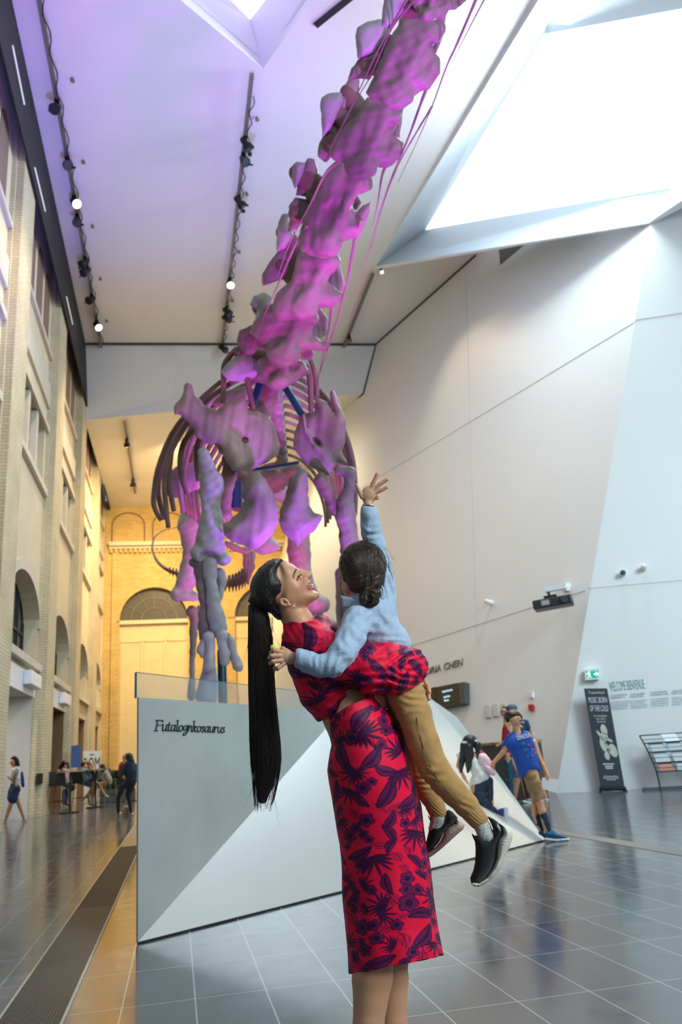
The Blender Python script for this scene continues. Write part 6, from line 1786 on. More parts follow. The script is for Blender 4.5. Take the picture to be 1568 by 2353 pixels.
for s_ in (-1, 1):
    m0 = qa if s_ < 0 else qb; f0 = np.array([m0[0], m0[1], .015]); mb.tube([f0 + nb_ * .28 + ub * s_ * .02, f0, f0 - nb_ * .2], .02, 6)
    mb.tube([f0, m0], .025, 6)
mb.build('base', BLACK, bn)
WPR = mat('banner_white_print', (.78, .82, .86), .6)
def bpt(u, v): # u 0..1 across, v 0..1 down
    top = qd + (qc - qd) * u; bot = qa + (qb - qa) * u; return top + (bot - top) * v
def btext(s, u, v, size, xs):
    p = bpt(u, v) + nb_ * .012; q = bpt(min(u + .1, 1), v) - bpt(u, v); y_ = bpt(u, v - .05) - bpt(u, v)
    text_obj('print', s, size, frame(tuple(p), tuple(q), tuple(y_)), WPR, pan, .001, align='CENTER', xs=xs)
hB = np.linalg.norm(qd - qa); 
btext('Tusarnitut!', .5, .055, hB * .038, 1.0)
btext('MUSIC BORN', .5, .15, hB * .085, .38); btext('OF THE COLD', .5, .238, hB * .085, .34)
btext('La musique', .5, .295, hB * .030, .95); btext('qui vient', .5, .325, hB * .028, .95); btext('du froid', .5, .355, hB * .028, .95)
def bbar(v, w_, h_):      # a line of print too small to read
    A_, B_2 = bpt(.5 - w_ / 2, v) + nb_ * .010, bpt(.5 + w_ / 2, v) + nb_ * .010; dn_ = bpt(.5, v + h_) - bpt(.5, v)
    mb = MB(); mb.prism([A_, B_2, B_2 + dn_, A_ + dn_], nb_ * .002); mb.build('print', WPR, pan)
for v_, w_ in ((.770, .46), (.793, .34), (.812, .30)): bbar(v_, w_, .010)
for v_, w_ in ((.895, .60), (.912, .66), (.929, .40)): bbar(v_, w_, .005)
cv_ = mat('carved_ivory', (.62, .60, .54), .5)
def bm(nm, u, v, ru, rv, ang):
    mb = MB(); a = math.radians(ang); wB = np.linalg.norm(qb - qa); ex_ = (bpt(.6, v) - bpt(.5, v)); ex_ = ex_ / np.linalg.norm(ex_); ey_ = bpt(u, v - .05) - bpt(u, v); ey_ = ey_ / np.linalg.norm(ey_)
    P = []
    for k in range(24):
        t_ = 2 * math.pi * k / 24; x_, y_ = ru * math.cos(t_), rv * math.sin(t_) * (1 + .12 * math.cos(t_)); P.append(bpt(u, v) + ex_ * (x_ * math.cos(a) - y_ * math.sin(a)) + ey_ * (x_ * math.sin(a) + y_ * math.cos(a)) + nb_ * .009)
    mb.prism(P, nb_ * .004); mb.build('picture_shape', cv_, pan)
s_ = hB
for q in ((.55, .43, .035, .062, 8), (.50, .50, .045, .05, 0), (.33, .475, .014, .05, 32), (.42, .575, .034, .085, 5), (.78, .64, .046, .075, 12), (.68, .53, .05, .014, -30), (.50, .69, .028, .05, 3), (.58, .60, .012, .06, 30)): bm('f', q[0], q[1], q[2] * s_ * .9, q[3] * s_ * .9, q[4])
tag(bn, 'tall dark banner stand with white print and a pale carved figure, below the exit sign', 'banner')

# brochure rack: curved wire stand
rk = empty('brochure_rack', tuple(at_z(1530, 1808, 0)))
f0 = at_z(*r7(1280, 1820), 0) + nb_ * .42; xr = ub * np.array([1, 1, 0]); xr /= np.linalg.norm(xr); yr = nb_
side_px = [(1000, 1115), (1060, 1220), (1120, 1340), (1180, 1480), (1225, 1600), (1255, 1720), (1275, 1820)]
lft = [up_to(f0, *r7(*p)) for p in side_px]
wR = .98
lean = [.34, .25, .16, .08, .03, 0, 0]
lft = [p - yr * l * .5 for p, l in zip(lft, lean)]; rgt = [p + xr * wR for p in lft]
WIRE = mat('dark_wire', (.02, .05, .06), .4, .4)
mb = MB(); mb.tube(lft, .014, 6); mb.tube(rgt, .014, 6); mb.tube([lft[0], rgt[0]], .012, 6)
mb.build('frame', WIRE, rk, smooth=True)
mb = MB(); b0_ = np.array([lft[-1][0], lft[-1][1], .02])
for k in (.25, -.25): mb.tube([b0_ + yr * k - xr * .3, b0_ + yr * k + xr * (wR + .3)], .012, 6)
for k in (-.3, .0, wR, wR + .3): mb.tube([b0_ + xr * k + yr * .25, b0_ + xr * k - yr * .25], .012, 6)
for k in (0, wR): mb.tube([b0_ + xr * k, (lft[-1] if k == 0 else rgt[-1])], .014, 6)
mb.build('foot_frame', WIRE, rk)
for i in range(4):
    a_, b_ = lft[i], lft[i + 1]; mb = MB()
    mb.tube([b_ + yr * .05, b_ + xr * wR + yr * .05], .012, 6); mb.prism([b_, b_ + xr * wR, b_ + xr * wR + yr * .09, b_ + yr * .09], (0, 0, -.006)); mb.tube([a_ + (b_ - a_) * .55 + yr * .06, a_ + (b_ - a_) * .55 + xr * wR + yr * .06], .006, 6)
    mb.build('shelf', WIRE, rk)
cols = [(.62, .68, .72), (.20, .26, .30), (.55, .60, .64), (.70, .74, .78), (.25, .32, .38), (.45, .52, .56), (.60, .20, .15), (.66, .72, .76), (.28, .36, .42)]
rows_ = ['top', 'second', 'third', 'lowest']; k = 0
for i in range(4):
    a_, b_ = lft[i], lft[i + 1]
    for j in range(3):
        if i == 0 and j != 1: continue
        x0 = .06 + j * .31; w_ = .25
        if i == 0: cc = (.82, .86, .88)
        elif i == 3 and j == 0: cc = (.55, .22, .16)
        else: cc = cols[(k * 5 + j) % 6]
        k += 1
        base_ = b_ + yr * .05; topp = a_ + (b_ - a_) * .12 + yr * .02
        nrm = np.cross(xr, topp - base_); nrm /= np.linalg.norm(nrm); nrm = nrm if nrm @ yr > 0 else -nrm
        o = empty('brochure_stack', tuple(base_ + xr * (x0 + w_ / 2)))
        mb = MB(); mb.prism([base_ + xr * x0, base_ + xr * (x0 + w_), topp + xr * (x0 + w_), topp + xr * x0], nrm * .025); mb.build('pages', mat('brochure_%d' % (k), cc, .5), o)
        mb = MB(); q0 = base_ + (topp - base_) * .45 + nrm * .027; mb.prism([q0 + xr * (x0 + .02), q0 + xr * (x0 + w_ - .02), q0 + xr * (x0 + w_ - .02) + (topp - base_) * .35, q0 + xr * (x0 + .02) + (topp - base_) * .35], nrm * .001)
        mb.build('cover_print', mat('cover_pale', (.66, .72, .76), .5) if not (i == 3 and j == 0) else mat('cover_orange', (.66, .36, .26), .5), o)
        tag(o, '%s brochures in the %s row of the wire rack, %s' % ({True: 'orange-red', False: 'pale' if sum(cc) > 1.5 else 'dark blue-grey'}[i == 3 and j == 0], rows_[i], ['left pocket', 'middle pocket', 'right pocket'][j]), 'brochures')
tag(rk, 'curved dark wire brochure rack standing at the entrance wall, right of the banner', 'brochure rack')

# ---- cafe area in the far left
def r5(X, Y): return (X / 4.75, 1700 + Y / 4.75)
sg = at_z(*r5(1000, 680), 0); dsg = depth_of(sg)
t = empty('sign_board', tuple(sg)); y_ = sg[1]
qa_, qb_, qc_, qd_ = [at_y(*r5(*p), y_) for p in ((905, 655), (1085, 655), (1108, 118), (908, 122))]
slab('panel', [qa_, qb_, qc_, qd_], np.array([0, -1., 0]), .05, mat('white_board', (.80, .78, .70), .6), t)
PK = mat('dark_print', (.05, .05, .05), .6)
hS = qd_[2] - qa_[2]; wS = qb_[0] - qa_[0]
for s, vz, sz, xs in (('ROM', .60, .37, .44),):
    text_obj('print', s, hS * sz, frame(((qa_[0] + qb_[0]) / 2, y_ - .06, qa_[2] + hS * vz), (1, 0, 0), (0, 0, 1)), PK, t, .001, align='CENTER', xs=xs)
mb = MB(); mb.box((qa_[0] + .2, y_ - .06, qd_[2] - hS * .10), (qb_[0] - .2, y_ - .052, qd_[2] - hS * .08)); mb.build('print', PK, t)
mb = MB(); mb.box((qa_[0] - .05, y_ - .25, 0), (qb_[0] + .05, y_ + .3, .05)); mb.box((qa_[0] + .2, y_, 0), (qa_[0] + .26, y_ + .05, qa_[2])); mb.box((qb_[0] - .26, y_, 0), (qb_[0] - .2, y_ + .05, qa_[2])); mb.build('stand', mat('white_stand', (.6, .58, .5), .6), t)
tag(t, 'tall white sign board with large black letters behind the cafe tables', 'sign')
# planter hedge
hp_ = at_z(*r5(1180, 690), 0); x0_, x1_ = at_y(*r5(1085, 600), hp_[1])[0], at_y(*r5(1300, 600), hp_[1])[0]
pl2 = empty('planter', ((x0_ + x1_) / 2, hp_[1], 0)); hz1 = at_y(*r5(1180, 545), hp_[1])[2]; hz2 = at_y(*r5(1180, 340), hp_[1])[2]
mb = MB(); mb.box((x0_, hp_[1], 0), (x1_ + .5, hp_[1] + .5, hz1)); mb.build('box', mat('grey_planter', (.06, .06, .065), .6), pl2, bevel=.02)
rL = random.Random(3); mb = MB()
for i in range(2600):
    c = np.array([rL.uniform(x0_ + .05, x1_ + .45), rL.uniform(hp_[1] + .02, hp_[1] + .48), rL.uniform(hz1 - .02, hz2)]); a = np.array([rL.uniform(-1, 1) for _ in range(3)]) * .05; b_ = np.array([rL.uniform(-1, 1) for _ in range(3)]) * .03
    mb.add([c - a, c + b_, c + a, c - b_], [(0, 1, 2, 3)])
mb.build('foliage', mat('dark_hedge', (.03, .07, .012), .7), pl2); tag(pl2, 'grey planter box with a clipped dark green hedge beside the cafe', 'planter')
# blue hanging banner and black box on the wall
mb = MB(); p = at_x(*r5(875, 180), -3.05); mb.box((-3.3, p[1] - .3, at_y(*r5(875, 300), p[1])[2]), (-3.0, p[1] - .27, at_y(*r5(875, 60), p[1])[2]))
tag(mb.build('wall_banner', mat('blue_banner', (.06, .12, .32), .6)), 'narrow blue banner hanging on a brick pilaster behind the cafe', 'banner')
pb = at_x(*r5(412, 425), XF - .1); mb = MB(); mb.box((pb[0] - .02, pb[1] - .08, pb[2] - .13), (pb[0] + .12, pb[1] + .05, pb[2] + .13))
tag(mb.build('wall_box', BLACK, bevel=.01), 'small black box fixed to the brick pilaster beside the walking woman', 'wall box')
# bar tables and stools


def stool(px, py, label, rot=0., d_=None):
    p = at_z(px, py, 0); t = empty('bar_stool', (p[0], p[1], 0), rot)
    mb = MB(); mb.box((-.22, -.20, .70), (.22, .22, .76)); obj_ = link('seat', mb.v, mb.f, mat('dark_seat', (.035, .03, .028), .6)); obj_.parent = t
    mb = MB(); mb.prism([(-.24, .2, .76), (.24, .2, .76), (.22, .26, 1.08), (-.22, .26, 1.08)], (0, -.04, 0)); q = link('backrest', mb.v, mb.f, mat('dark_seat2', (.045, .05, .055), .6)); q.parent = t
    for sx in (-1, 1):
        for sy in (-1, 1):
            mb = MB(); mb.cyl((sx * .17, sy * .16, .70), (sx * .22, sy * .21, 0), .014, 8); q = link('leg', mb.v, mb.f, mat('tan_leg', (.20, .14, .07), .5)); q.parent = t
    mb = MB(); mb.tube([(-.19, -.185, .3), (.19, -.185, .3), (.19, .185, .3), (-.19, .185, .3), (-.19, -.185, .3)], .009, 6); q = link('footrest', mb.v, mb.f, BLACK); q.parent = t
    return tag(t, label, 'stool', 'bar stools in the cafe')


stool(*r5(640, 800), 'dark low-backed bar stool at the left end of the cafe, beside the brick wall', 2.9)
stool(*r5(900, 750), 'dark bar stool under the man in the blue shirt', 2.4)
stool(*r5(1170, 720), 'dark bar stool under the person in the beige jacket', .6)
stool(*r5(1430, 820), 'dark-backed bar stool under the person with long black hair beside the plinth', 3.0)
for px_, py_, lab, r_ in ((*r5(760, 800), 'small round bar table in front of the woman in pink', .38), (*r5(1040, 740), 'small round bar table between the man in blue and the sign board', .36)):
    p = at_z(px_, py_, 0); t = empty('bar_table', (p[0], p[1], 0))
    mb = MB(); mb.cyl((p[0], p[1], 1.03), (p[0], p[1], 1.07), r_, 28); mb.build('tabletop', mat('wood_top', (.32, .22, .12), .4), t)
    mb = MB(); mb.cyl((p[0], p[1], 0.02), (p[0], p[1], 1.03), .03, 10); mb.build('pedestal', BLACK, t); mb = MB(); mb.cyl((p[0], p[1], 0), (p[0], p[1], .03), .26, 24); mb.build('base', BLACK, t)
    tag(t, lab, 'table')
# ================================================================ visitors in the background
def tint(c): return lambda P: np.tile(np.array(c), (len(P), 1))


def figure(label, foot, d0, skin, parts, step=1.0, k=2.5, face=None):
    """skin: paths in picture px (one continuous body); parts: (name, material, [shapes], flat)"""
    p = at_z(foot[0], foot[1], 0); t = empty('person', (p[0], p[1], 0))

    def clay(shapes, fl):
        A_ = [q for s in shapes for q in s[1]] if shapes and isinstance(shapes[0][0], str) else []
        xs = [q[0] for q in A_]; ys = [q[1] for q in A_]
        rm = max([q[-1] if len(q) > 2 else 0 for q in A_] + [8]); ws = [q[2] if len(q) == 4 else 0 for q in A_]
        W = max(rm * fl, 12) + 8
        return Clay(d0, (min(xs) - rm - 4, min(ys) - rm - 4, min(ws) - W), (max(xs) + rm + 4, max(ys) + rm + 4, max(ws) + W), step, k)

    def fill(c, shapes, fl):
        for s in shapes:
            if s[0] == 'p': c.path([(q[0], q[1], 0, q[2]) if len(q) == 3 else q for q in s[1]], flat=fl)
            elif s[0] == 'o': c.poly(s[1], s[2], s[2] * 1.3, w=s[3] if len(s) > 3 else 0)
            elif s[0] == 'e':
                q = s[1][0]; c.ell(q[:3], (q[3], s[2], s[3]), s[4] if len(s) > 4 else 0)
    c = clay(skin, 1.); fill(c, skin, 1.)

    def paint(P):
        col = np.tile(SK * 1.05, (len(P), 1))
        if face:
            for (x, y, r, cc) in face:
                w = soft(np.hypot(P[:, 0] - x, P[:, 1] - y), r, .6) * (P[:, 2] < 2)[:, None]; col = col * (1 - w) + np.array(cc) * w
        return col
    join_clay('body', [(c, 1, paint)], SKIN, t)
    for nm, m, shapes, fl in parts:
        c = clay(shapes, fl); fill(c, shapes, fl); c.build(nm, m, t, 1)
    return tag(t, label, 'person')


h6 = lambda L_: [(1030 + q[0] / 5.227, 1580 + q[1] / 5.227) + tuple(v / 5.227 for v in q[2:]) for q in L_]
NAVYH = mat('dark_hair', (.018, .013, .011), .5)
SOCKN = mat('navy_sock', (.012, .03, .07), .8); BLUEZ = mat('blue_trainer', (.015, .10, .24), .6); WSOLE = mat('white_sole', (.75, .80, .82), .5)
dB_ = depth_of(at_z(1262, 1934, 0))
def P_(*L_): return ('p', h6(L_))
def O_(L_, T, w=0.): return ('o', h6(L_), T / 5.227, w)


boyshirt = mat('royal_blue_shirt', (.012, .075, .42), .8, bump=.1, bscale=30)
f6b = h6([(868, 392, 1), (885, 392, 1), (890, 470, 1), (845, 385, 1)])
boy = figure('boy in royal blue T-shirt and brown shorts leaning on the plinth with a paper', (1262, 1934), dB_,
       [('e', [(*h6([(808, 385)])[0], 0, 74 / 5.227)], 92 / 5.227, 76 / 5.227, -8), P_((893, 415, 0, 9), (906, 425, 0, 10)), P_((860, 470, 0, 24), (885, 475, 0, 18)), P_((742, 430, -60, 16), (742, 445, -60, 14)), P_((812, 440, 0, 42), (835, 540, 0, 44)), P_((830, 570, 0, 50), (930, 800, 0, 70), (1000, 980, 0, 70)),
        P_((740, 640, -30, 42), (660, 780, -20, 32), (545, 905, 0, 24), (535, 935, 0, 24)), P_((1030, 660, 30, 40), (1080, 800, 20, 32), (1140, 930, 0, 26), (1190, 1040, -10, 24), (1205, 1075, -10, 26)),
        P_((1205, 1075, -14, 14), (1225, 1120, -20, 9)), P_((1190, 1080, -20, 12), (1205, 1130, -24, 8)), P_((1215, 1065, -5, 12), (1240, 1085, -12, 8)), P_((1180, 1060, -24, 12), (1190, 1110, -26, 8)), P_((1170, 1050, -14, 10), (1165, 1085, -18, 8)),
        P_((540, 935, 0, 14), (520, 960, 0, 8)), P_((550, 940, 0, 14), (555, 970, 0, 8)),
        P_((1000, 980, 30, 40), (1045, 1200, 36, 40), (1045, 1370, 40, 44), (1050, 1520, 40, 40), (1110, 1700, 40, 28)), P_((1030, 980, -26, 42), (1080, 1200, -36, 42), (1105, 1370, -40, 48), (1130, 1480, -40, 46), (1190, 1700, -40, 30)), P_((1190, 1720, -40, 30), (1330, 1790, -40, 24)), P_((1110, 1700, 40, 28), (1180, 1780, 40, 22))],
       [('hair', NAVYH, [('e', [(*h6([(776, 328)])[0], 1.5, 104 / 5.227)], 58 / 5.227, 84 / 5.227, 6), P_((708, 365, 4, 34), (716, 400, 6, 24)), P_((870, 345, -8, 22), (886, 362, -8, 12))], 1),
        ('shirt', boyshirt, [O_([(735, 545), (790, 520), (830, 550), (880, 548), (905, 512), (960, 530), (1010, 590), (1050, 700), (1035, 730), (1065, 780), (1110, 950), (1112, 1000), (1000, 1050), (885, 1102), (850, 1060), (800, 900), (745, 772), (690, 748), (635, 718), (665, 650), (700, 580)], 96)], 1),
        ('shorts', mat('brown_camo_shorts', (.30, .19, .09), .85, var=.35, vscale=14), [P_((985, 1010, 0, 84), (1000, 1060, 0, 92), (1030, 1200, 0, 84)), P_((1040, 1180, 30, 66), (1070, 1320, 30, 70), (1075, 1350, 30, 68)), P_((1060, 1150, -30, 66), (1085, 1330, -30, 68))], 1),
        ('sock', SOCKN, [P_((1058, 1530, 40, 40), (1095, 1640, 40, 34), (1130, 1720, 40, 30))], 1), ('sock', SOCKN, [P_((1145, 1525, -40, 47), (1185, 1630, -40, 40), (1215, 1730, -40, 34))], 1),
        ('shoe', BLUEZ, [O_([(1165, 1790), (1180, 1700), (1220, 1720), (1260, 1700), (1300, 1740), (1400, 1780), (1450, 1800), (1440, 1815), (1300, 1815), (1180, 1800)], 40, -9)], 1), ('sole', WSOLE, [P_((1180, 1822, -42, 22), (1300, 1835, -42, 20), (1440, 1822, -42, 18))], 1.6),
        ('shoe', BLUEZ, [P_((1120, 1740, 40, 34), (1190, 1790, 40, 26))], 1)], 1.1, 2.0,
       face=[(f6b[0][0], f6b[0][1] + 1, 2.2, (.03, .02, .015)), (f6b[1][0], f6b[1][1] + 1, 1.8, (.03, .02, .015)), (f6b[2][0], f6b[2][1], 1.8, (.30, .08, .07)), (f6b[3][0], f6b[3][1] - 3, 1.8, (.03, .02, .015))])
# print on the shirt and paper in the hand
q = h6([(940, 600)])[0]
for s, dx_, dy_, sz, cc in (('RED RAPTOR', 905, 620, .05, (.7, .75, .8)),):
    a_ = at_d(*h6([(835, 632)])[0], dB_ * (1 - 20.5 / F_PX)); b_ = at_d(*h6([(1000, 592)])[0], dB_ * (1 - 17 / F_PX))
    text_obj('print', 'DINOSAUR', .062, frame(tuple(a_), tuple(b_ - a_), (0, 0, 1)), mat('shirt_print', (.6, .68, .75), .7), boy, .003, xs=.62)
rq = random.Random(2)
for k, (x, y, r, cc) in enumerate(((900, 680, 34, (.02, .16, .22)), (930, 760, 40, (.02, .13, .25)), (965, 690, 14, (.5, .14, .22)), (1010, 740, 13, (.45, .16, .30)), (955, 830, 16, (.16, .14, .10)), (1010, 820, 16, (.5, .10, .12)), (990, 700, 10, (.5, .14, .22)), (1045, 790, 12, (.45, .12, .2)))):
    c = Clay(dB_, (*(np.array(h6([(x, y)])[0]) - 9), -24), (*(np.array(h6([(x, y)])[0]) + 9), -12), .8, 1); h_ = h6([(x, y, r)])[0]; c.ell((h_[0], h_[1], -18.6), (h_[2], h_[2] * .6, 1.6), -40); c.build('print', mat('print_%d' % k, cc, .7), boy, 1)
pq = [at_d(*h6([p])[0], dB_ * (1 - 6 / F_PX)) for p in ((1130, 1078), (1335, 1106), (1302, 1262), (1130, 1215))]
mb = MB(); mb.prism(pq, (0, .003, 0)); tag(mb.build('paper_sheet', mat('white_paper', (.82, .84, .86), .6)), 'white sheet of paper held by the boy in blue', 'paper')

dG = depth_of(at_z(1208, 1846, 0)); fA = (1206, 1846); fB = (1236, 1844)
def r6(L_, T, w=0.): return O_(L_, T, w)
figure('person in red and black checked shirt and jeans standing behind the boy in blue', fA, dG,
       [('e', [(*h6([(672, 290)])[0], 0, 42 / 5.227)], 56 / 5.227, 44 / 5.227, 0), P_((690, 340, 0, 26), (700, 430, 0, 30)), P_((710, 440, 0, 44), (725, 800, 0, 50)), P_((690, 480, -20, 22), (680, 620, -20, 18), (610, 690, -10, 14)), P_((610, 690, -10, 12), (580, 695, -10, 9)), P_((600, 700, -14, 8), (580, 710, -14, 6)), P_((720, 800, -16, 40), (735, 1100, -16, 30), (760, 1330, -16, 22)), P_((730, 800, 16, 40), (890, 1100, 16, 26), (950, 1330, 16, 20)), P_((950, 1340, 16, 18), (985, 1352, 14, 16))],
       [('hair', NAVYH, [O_([(640, 250), (660, 222), (720, 222), (745, 260), (740, 330), (715, 320), (700, 262), (650, 268)], 44)], 1),
        ('shirt', mat('red_black_check', (.30, .006, .02), .8, var=.9, vscale=9), [P_((705, 470, 0, 44), (720, 640, 0, 54), (725, 820, 0, 52)), P_((685, 480, -20, 30), (668, 620, -20, 26))], 1),
        ('trousers', mat('blue_jeans', (.02, .07, .13), .85, var=.2, vscale=8), [P_((725, 880, 0, 52), (735, 1000, -10, 46), (750, 1180, -14, 36), (770, 1320, -14, 28))], 1),
        ('trousers_leg', mat('black_trouser', (.012, .014, .02), .8), [P_((880, 1020, 16, 34), (930, 1160, 16, 36), (955, 1320, 16, 26))], 1),
        ('shoe', WSOLE, [P_((910, 1370, 10, 16), (990, 1385, 10, 14))], 1.3), ('phone', BLACK, [P_((520, 668, -14, 7), (570, 690, -14, 7))], .6)], 1.1, 1.6, face=[(*h6([(655, 285)])[0], 2, (.05, .04, .04)), (*h6([(680, 285)])[0], 2, (.05, .04, .04))])
figure('grey-haired person in a dark blue T-shirt and denim shorts standing behind the boy in blue', fB, dG + .4,
       [('e', [(*h6([(770, 270)])[0], 0, 60 / 5.227)], 66 / 5.227, 56 / 5.227, 0), P_((800, 320, 0, 30), (830, 400, 0, 36)), P_((830, 420, 0, 60), (850, 900, 0, 66)), P_((960, 470, 20, 30), (1010, 540, 20, 24), (1020, 620, 10, 20)), P_((840, 900, -16, 50), (830, 1100, -16, 42), (805, 1260, -16, 34), (800, 1345, -16, 24)), P_((870, 900, 20, 50), (1100, 1150, 20, 34), (1170, 1300, 20, 24), (1175, 1345, 20, 22)), P_((1175, 1350, 20, 20), (1220, 1362, 10, 16))],
       [('hair', mat('grey_hair', (.10, .12, .14), .7), [('e', [(*h6([(768, 245)])[0], 0, 66 / 5.227)], 50 / 5.227, 58 / 5.227, 0)], 1),
        ('shirt', mat('navy_tee', (.012, .055, .12), .8), [P_((860, 440, 0, 74), (870, 700, 0, 84), (860, 900, 0, 82)), P_((930, 420, 16, 40), (965, 490, 16, 34))], 1),
        ('shorts', mat('denim_shorts', (.10, .19, .27), .8), [P_((850, 900, 0, 80), (835, 1010, -10, 56), (835, 1060, -12, 54)), P_((900, 900, 10, 70), (1020, 1060, 16, 50))], 1),
        ('shoe', WSOLE, [P_((1170, 1375, 16, 18), (1245, 1385, 10, 14))], 1.3), ('shoe', mat('pale_blue_shoe', (.45, .60, .68), .6), [P_((1170, 1345, 16, 20), (1215, 1365, 12, 16))], 1.2)], 1.1, 1.6)

# girl kneeling on the sloping panel
gp = at_plane(1120, 1840, pBL, nS); dGi = depth_of(gp) - .10
girl = figure('girl with long black pigtails and dark leggings kneeling on the plinth slope', (1140, 1930), dGi,
       [('e', [(*h6([(240, 660)])[0], 0, 62 / 5.227)], 76 / 5.227, 70 / 5.227, 0), P_((250, 720, 0, 34), (290, 820, 0, 40)), P_((310, 840, 0, 70), (390, 1080, 0, 80)), P_((140, 850, -10, 26), (120, 940, -10, 22), (160, 1010, -10, 20), (200, 1090, -10, 22)), P_((200, 1090, -10, 12), (240, 1150, -10, 10)), P_((400, 1110, 0, 80), (330, 1190, -10, 60), (380, 1380, -10, 56), (520, 1480, -10, 44), (600, 1540, -10, 30)), P_((470, 1100, 20, 60), (510, 1370, 20, 36), (520, 1560, 20, 30), (500, 1600, 20, 26)), P_((430, 1490, -10, 26), (450, 1560, -10, 22))],
       [('hair', mat('blue_black_hair', (.012, .013, .016), .4, bump=.5, bscale=40), [('e', [(*h6([(262, 650)])[0], 2, 92 / 5.227)], 88 / 5.227, 84 / 5.227, 0), P_((185, 690, -30, 40), (180, 800, -30, 40), (165, 900, -30, 36), (155, 1010, -30, 18)), P_((250, 720, -50, 50), (260, 820, -50, 54), (250, 930, -50, 40), (240, 1010, -50, 18)), P_((355, 690, -30, 46), (375, 790, -30, 36), (340, 880, -34, 30), (310, 940, -40, 16))], 1),
        ('shirt', mat('white_girl_shirt', (.72, .76, .76), .8, bump=.2, bscale=20), [P_((300, 860, 0, 76), (360, 980, 0, 92), (400, 1060, 0, 100), (350, 1120, -8, 84), (290, 1170, -10, 40)), P_((130, 810, -10, 34), (210, 830, 0, 50))], 1),
        ('leggings', mat('starry_leggings', (.022, .035, .065), .85, var=.5, vscale=26), [P_((430, 1130, 0, 74), (370, 1180, -8, 78), (375, 1300, -10, 76), (430, 1410, -10, 70), (530, 1480, -10, 54), (590, 1530, -10, 42)), P_((470, 1130, 20, 76), (500, 1260, 20, 46), (505, 1400, 20, 40))], 1),
        ('shoe', mat('blue_sparkle_shoe', (.02, .05, .24), .5, var=.4, vscale=30), [O_([(580, 1560), (590, 1470), (640, 1445), (670, 1450), (665, 1640), (610, 1620)], 36, -10 / 5.227 * 1)], 1), ('sole', WSOLE, [O_([(665, 1440), (700, 1425), (722, 1450), (720, 1560), (722, 1650), (660, 1640), (672, 1540)], 38, -2)], 1),
        ('sock', NAVYH, [P_((480, 1540, 20, 34), (530, 1580, 20, 30), (570, 1590, 20, 22))], 1),
        ('scrunchie', mat('pale_pink_tie', (.75, .60, .68), .7), [('e', [(*h6([(190, 660)])[0], -14, 22 / 5.227)], 14 / 5.227, 20 / 5.227, 0)], 1), ('scrunchie', mat('pale_pink_tie'), [('e', [(*h6([(335, 640)])[0], -14, 20 / 5.227)], 14 / 5.227, 20 / 5.227, 0)], 1)], 1.1, 2.2)
bp_ = empty('backpack', tuple(at_d(*h6([(460, 900)])[0], dGi * .99)))
for nm, sh_, m in (('bag', [(365, 800), (400, 780), (450, 790), (500, 850), (545, 930), (572, 1030), (555, 1062), (500, 1050), (440, 1000), (380, 930), (355, 870)], mat('pink_backpack', (.80, .55, .62), .7, var=.25, vscale=22)), ('front_pocket', [(440, 930), (530, 950), (568, 1030), (550, 1058), (500, 1045), (450, 1000)], mat('pink_pocket', (.72, .46, .54), .7))):
    c = clay_for(dGi, h6(sh_), 16, 1.1, 2, -34, 10); c.poly(h6(sh_), 9 if nm == 'bag' else 6, 8, w=-10 if nm == 'bag' else -17); c.build(nm, m, bp_, 1)
c = clay_for(dGi, h6([(375, 780)]), 14, 1, 2, -24, 4); c.path([(x[0], x[1], -10, 3.0) for x in h6([(360, 790), (390, 765), (420, 785)])]); c.build('handle', mat('crimson_strap', (.40, .06, .12), .7), bp_, 1)
tag(bp_, "pink backpack on the back of the girl kneeling on the plinth", 'backpack')

# ---- left side of the hall
def q5(L_): return [(q[0] / 4.75, 1700 + q[1] / 4.75) + tuple(v / 4.75 for v in q[2:]) for q in L_]
def PL(*L_): return ('p', q5(L_))
def EL(x, y, rx, ry, rz=None, a=0): return ('e', [(x / 4.75, 1700 + y / 4.75, 0, rx / 4.75)], ry / 4.75, (rz or rx) / 4.75, a)
BHR = mat('brown_hair', (.07, .035, .02), .6); JEAN = mat('mid_jeans', (.05, .09, .19), .8); SHOEW = mat('pale_shoe', (.62, .58, .50), .6)
dW = depth_of(at_z(35, 1890, 0))
wk = figure('woman in a white top and short navy skirt walking past the first doorway', (35, 1890), dW,
       [EL(140, 245, 30, 42), PL((112, 250, 0, 8), (108, 255, 0, 7)), PL((150, 280, 0, 18), (165, 330, 0, 22)), PL((170, 330, 0, 36), (160, 560, 0, 46)), PL((150, 330, -20, 18), (120, 430, -22, 15), (95, 405, -24, 12), (85, 400, -24, 11)), PL((140, 620, 8, 34), (105, 740, 8, 25), (75, 830, 8, 20), (60, 880, 8, 14)), PL((180, 620, -8, 34), (215, 720, -8, 26), (250, 820, -8, 20), (265, 870, -8, 15)), PL((265, 885, -8, 13), (235, 900, -8, 10)), PL((60, 890, 8, 12), (40, 905, 8, 10))],
       [('hair', NAVYH, [('o', q5([(110, 205), (140, 175), (175, 175), (205, 205), (220, 280), (205, 300), (185, 280), (165, 300), (160, 250), (150, 225)]), 8)], 1),
        ('top', mat('white_knit_top', (.70, .68, .62), .8), [PL((180, 320, 0, 38), (185, 420, 0, 40), (170, 470, 0, 42)), PL((150, 330, -20, 24), (120, 410, -22, 20), (110, 420, -22, 18))], 1),
        ('skirt', mat('navy_skirt', (.02, .05, .11), .8), [PL((160, 500, 0, 48), (150, 570, 0, 62), (145, 630, 0, 68))], .9),
        ('shoe', SHOEW, [PL((290, 870, -8, 12), (240, 905, -8, 14))], 1), ('shoe', SHOEW, [PL((65, 900, 8, 12), (40, 910, 8, 12))], 1)], .9, 1.4)
sb = empty('shoulder_bag', tuple(at_d(*q5([(180, 530)])[0], dW * .99)))
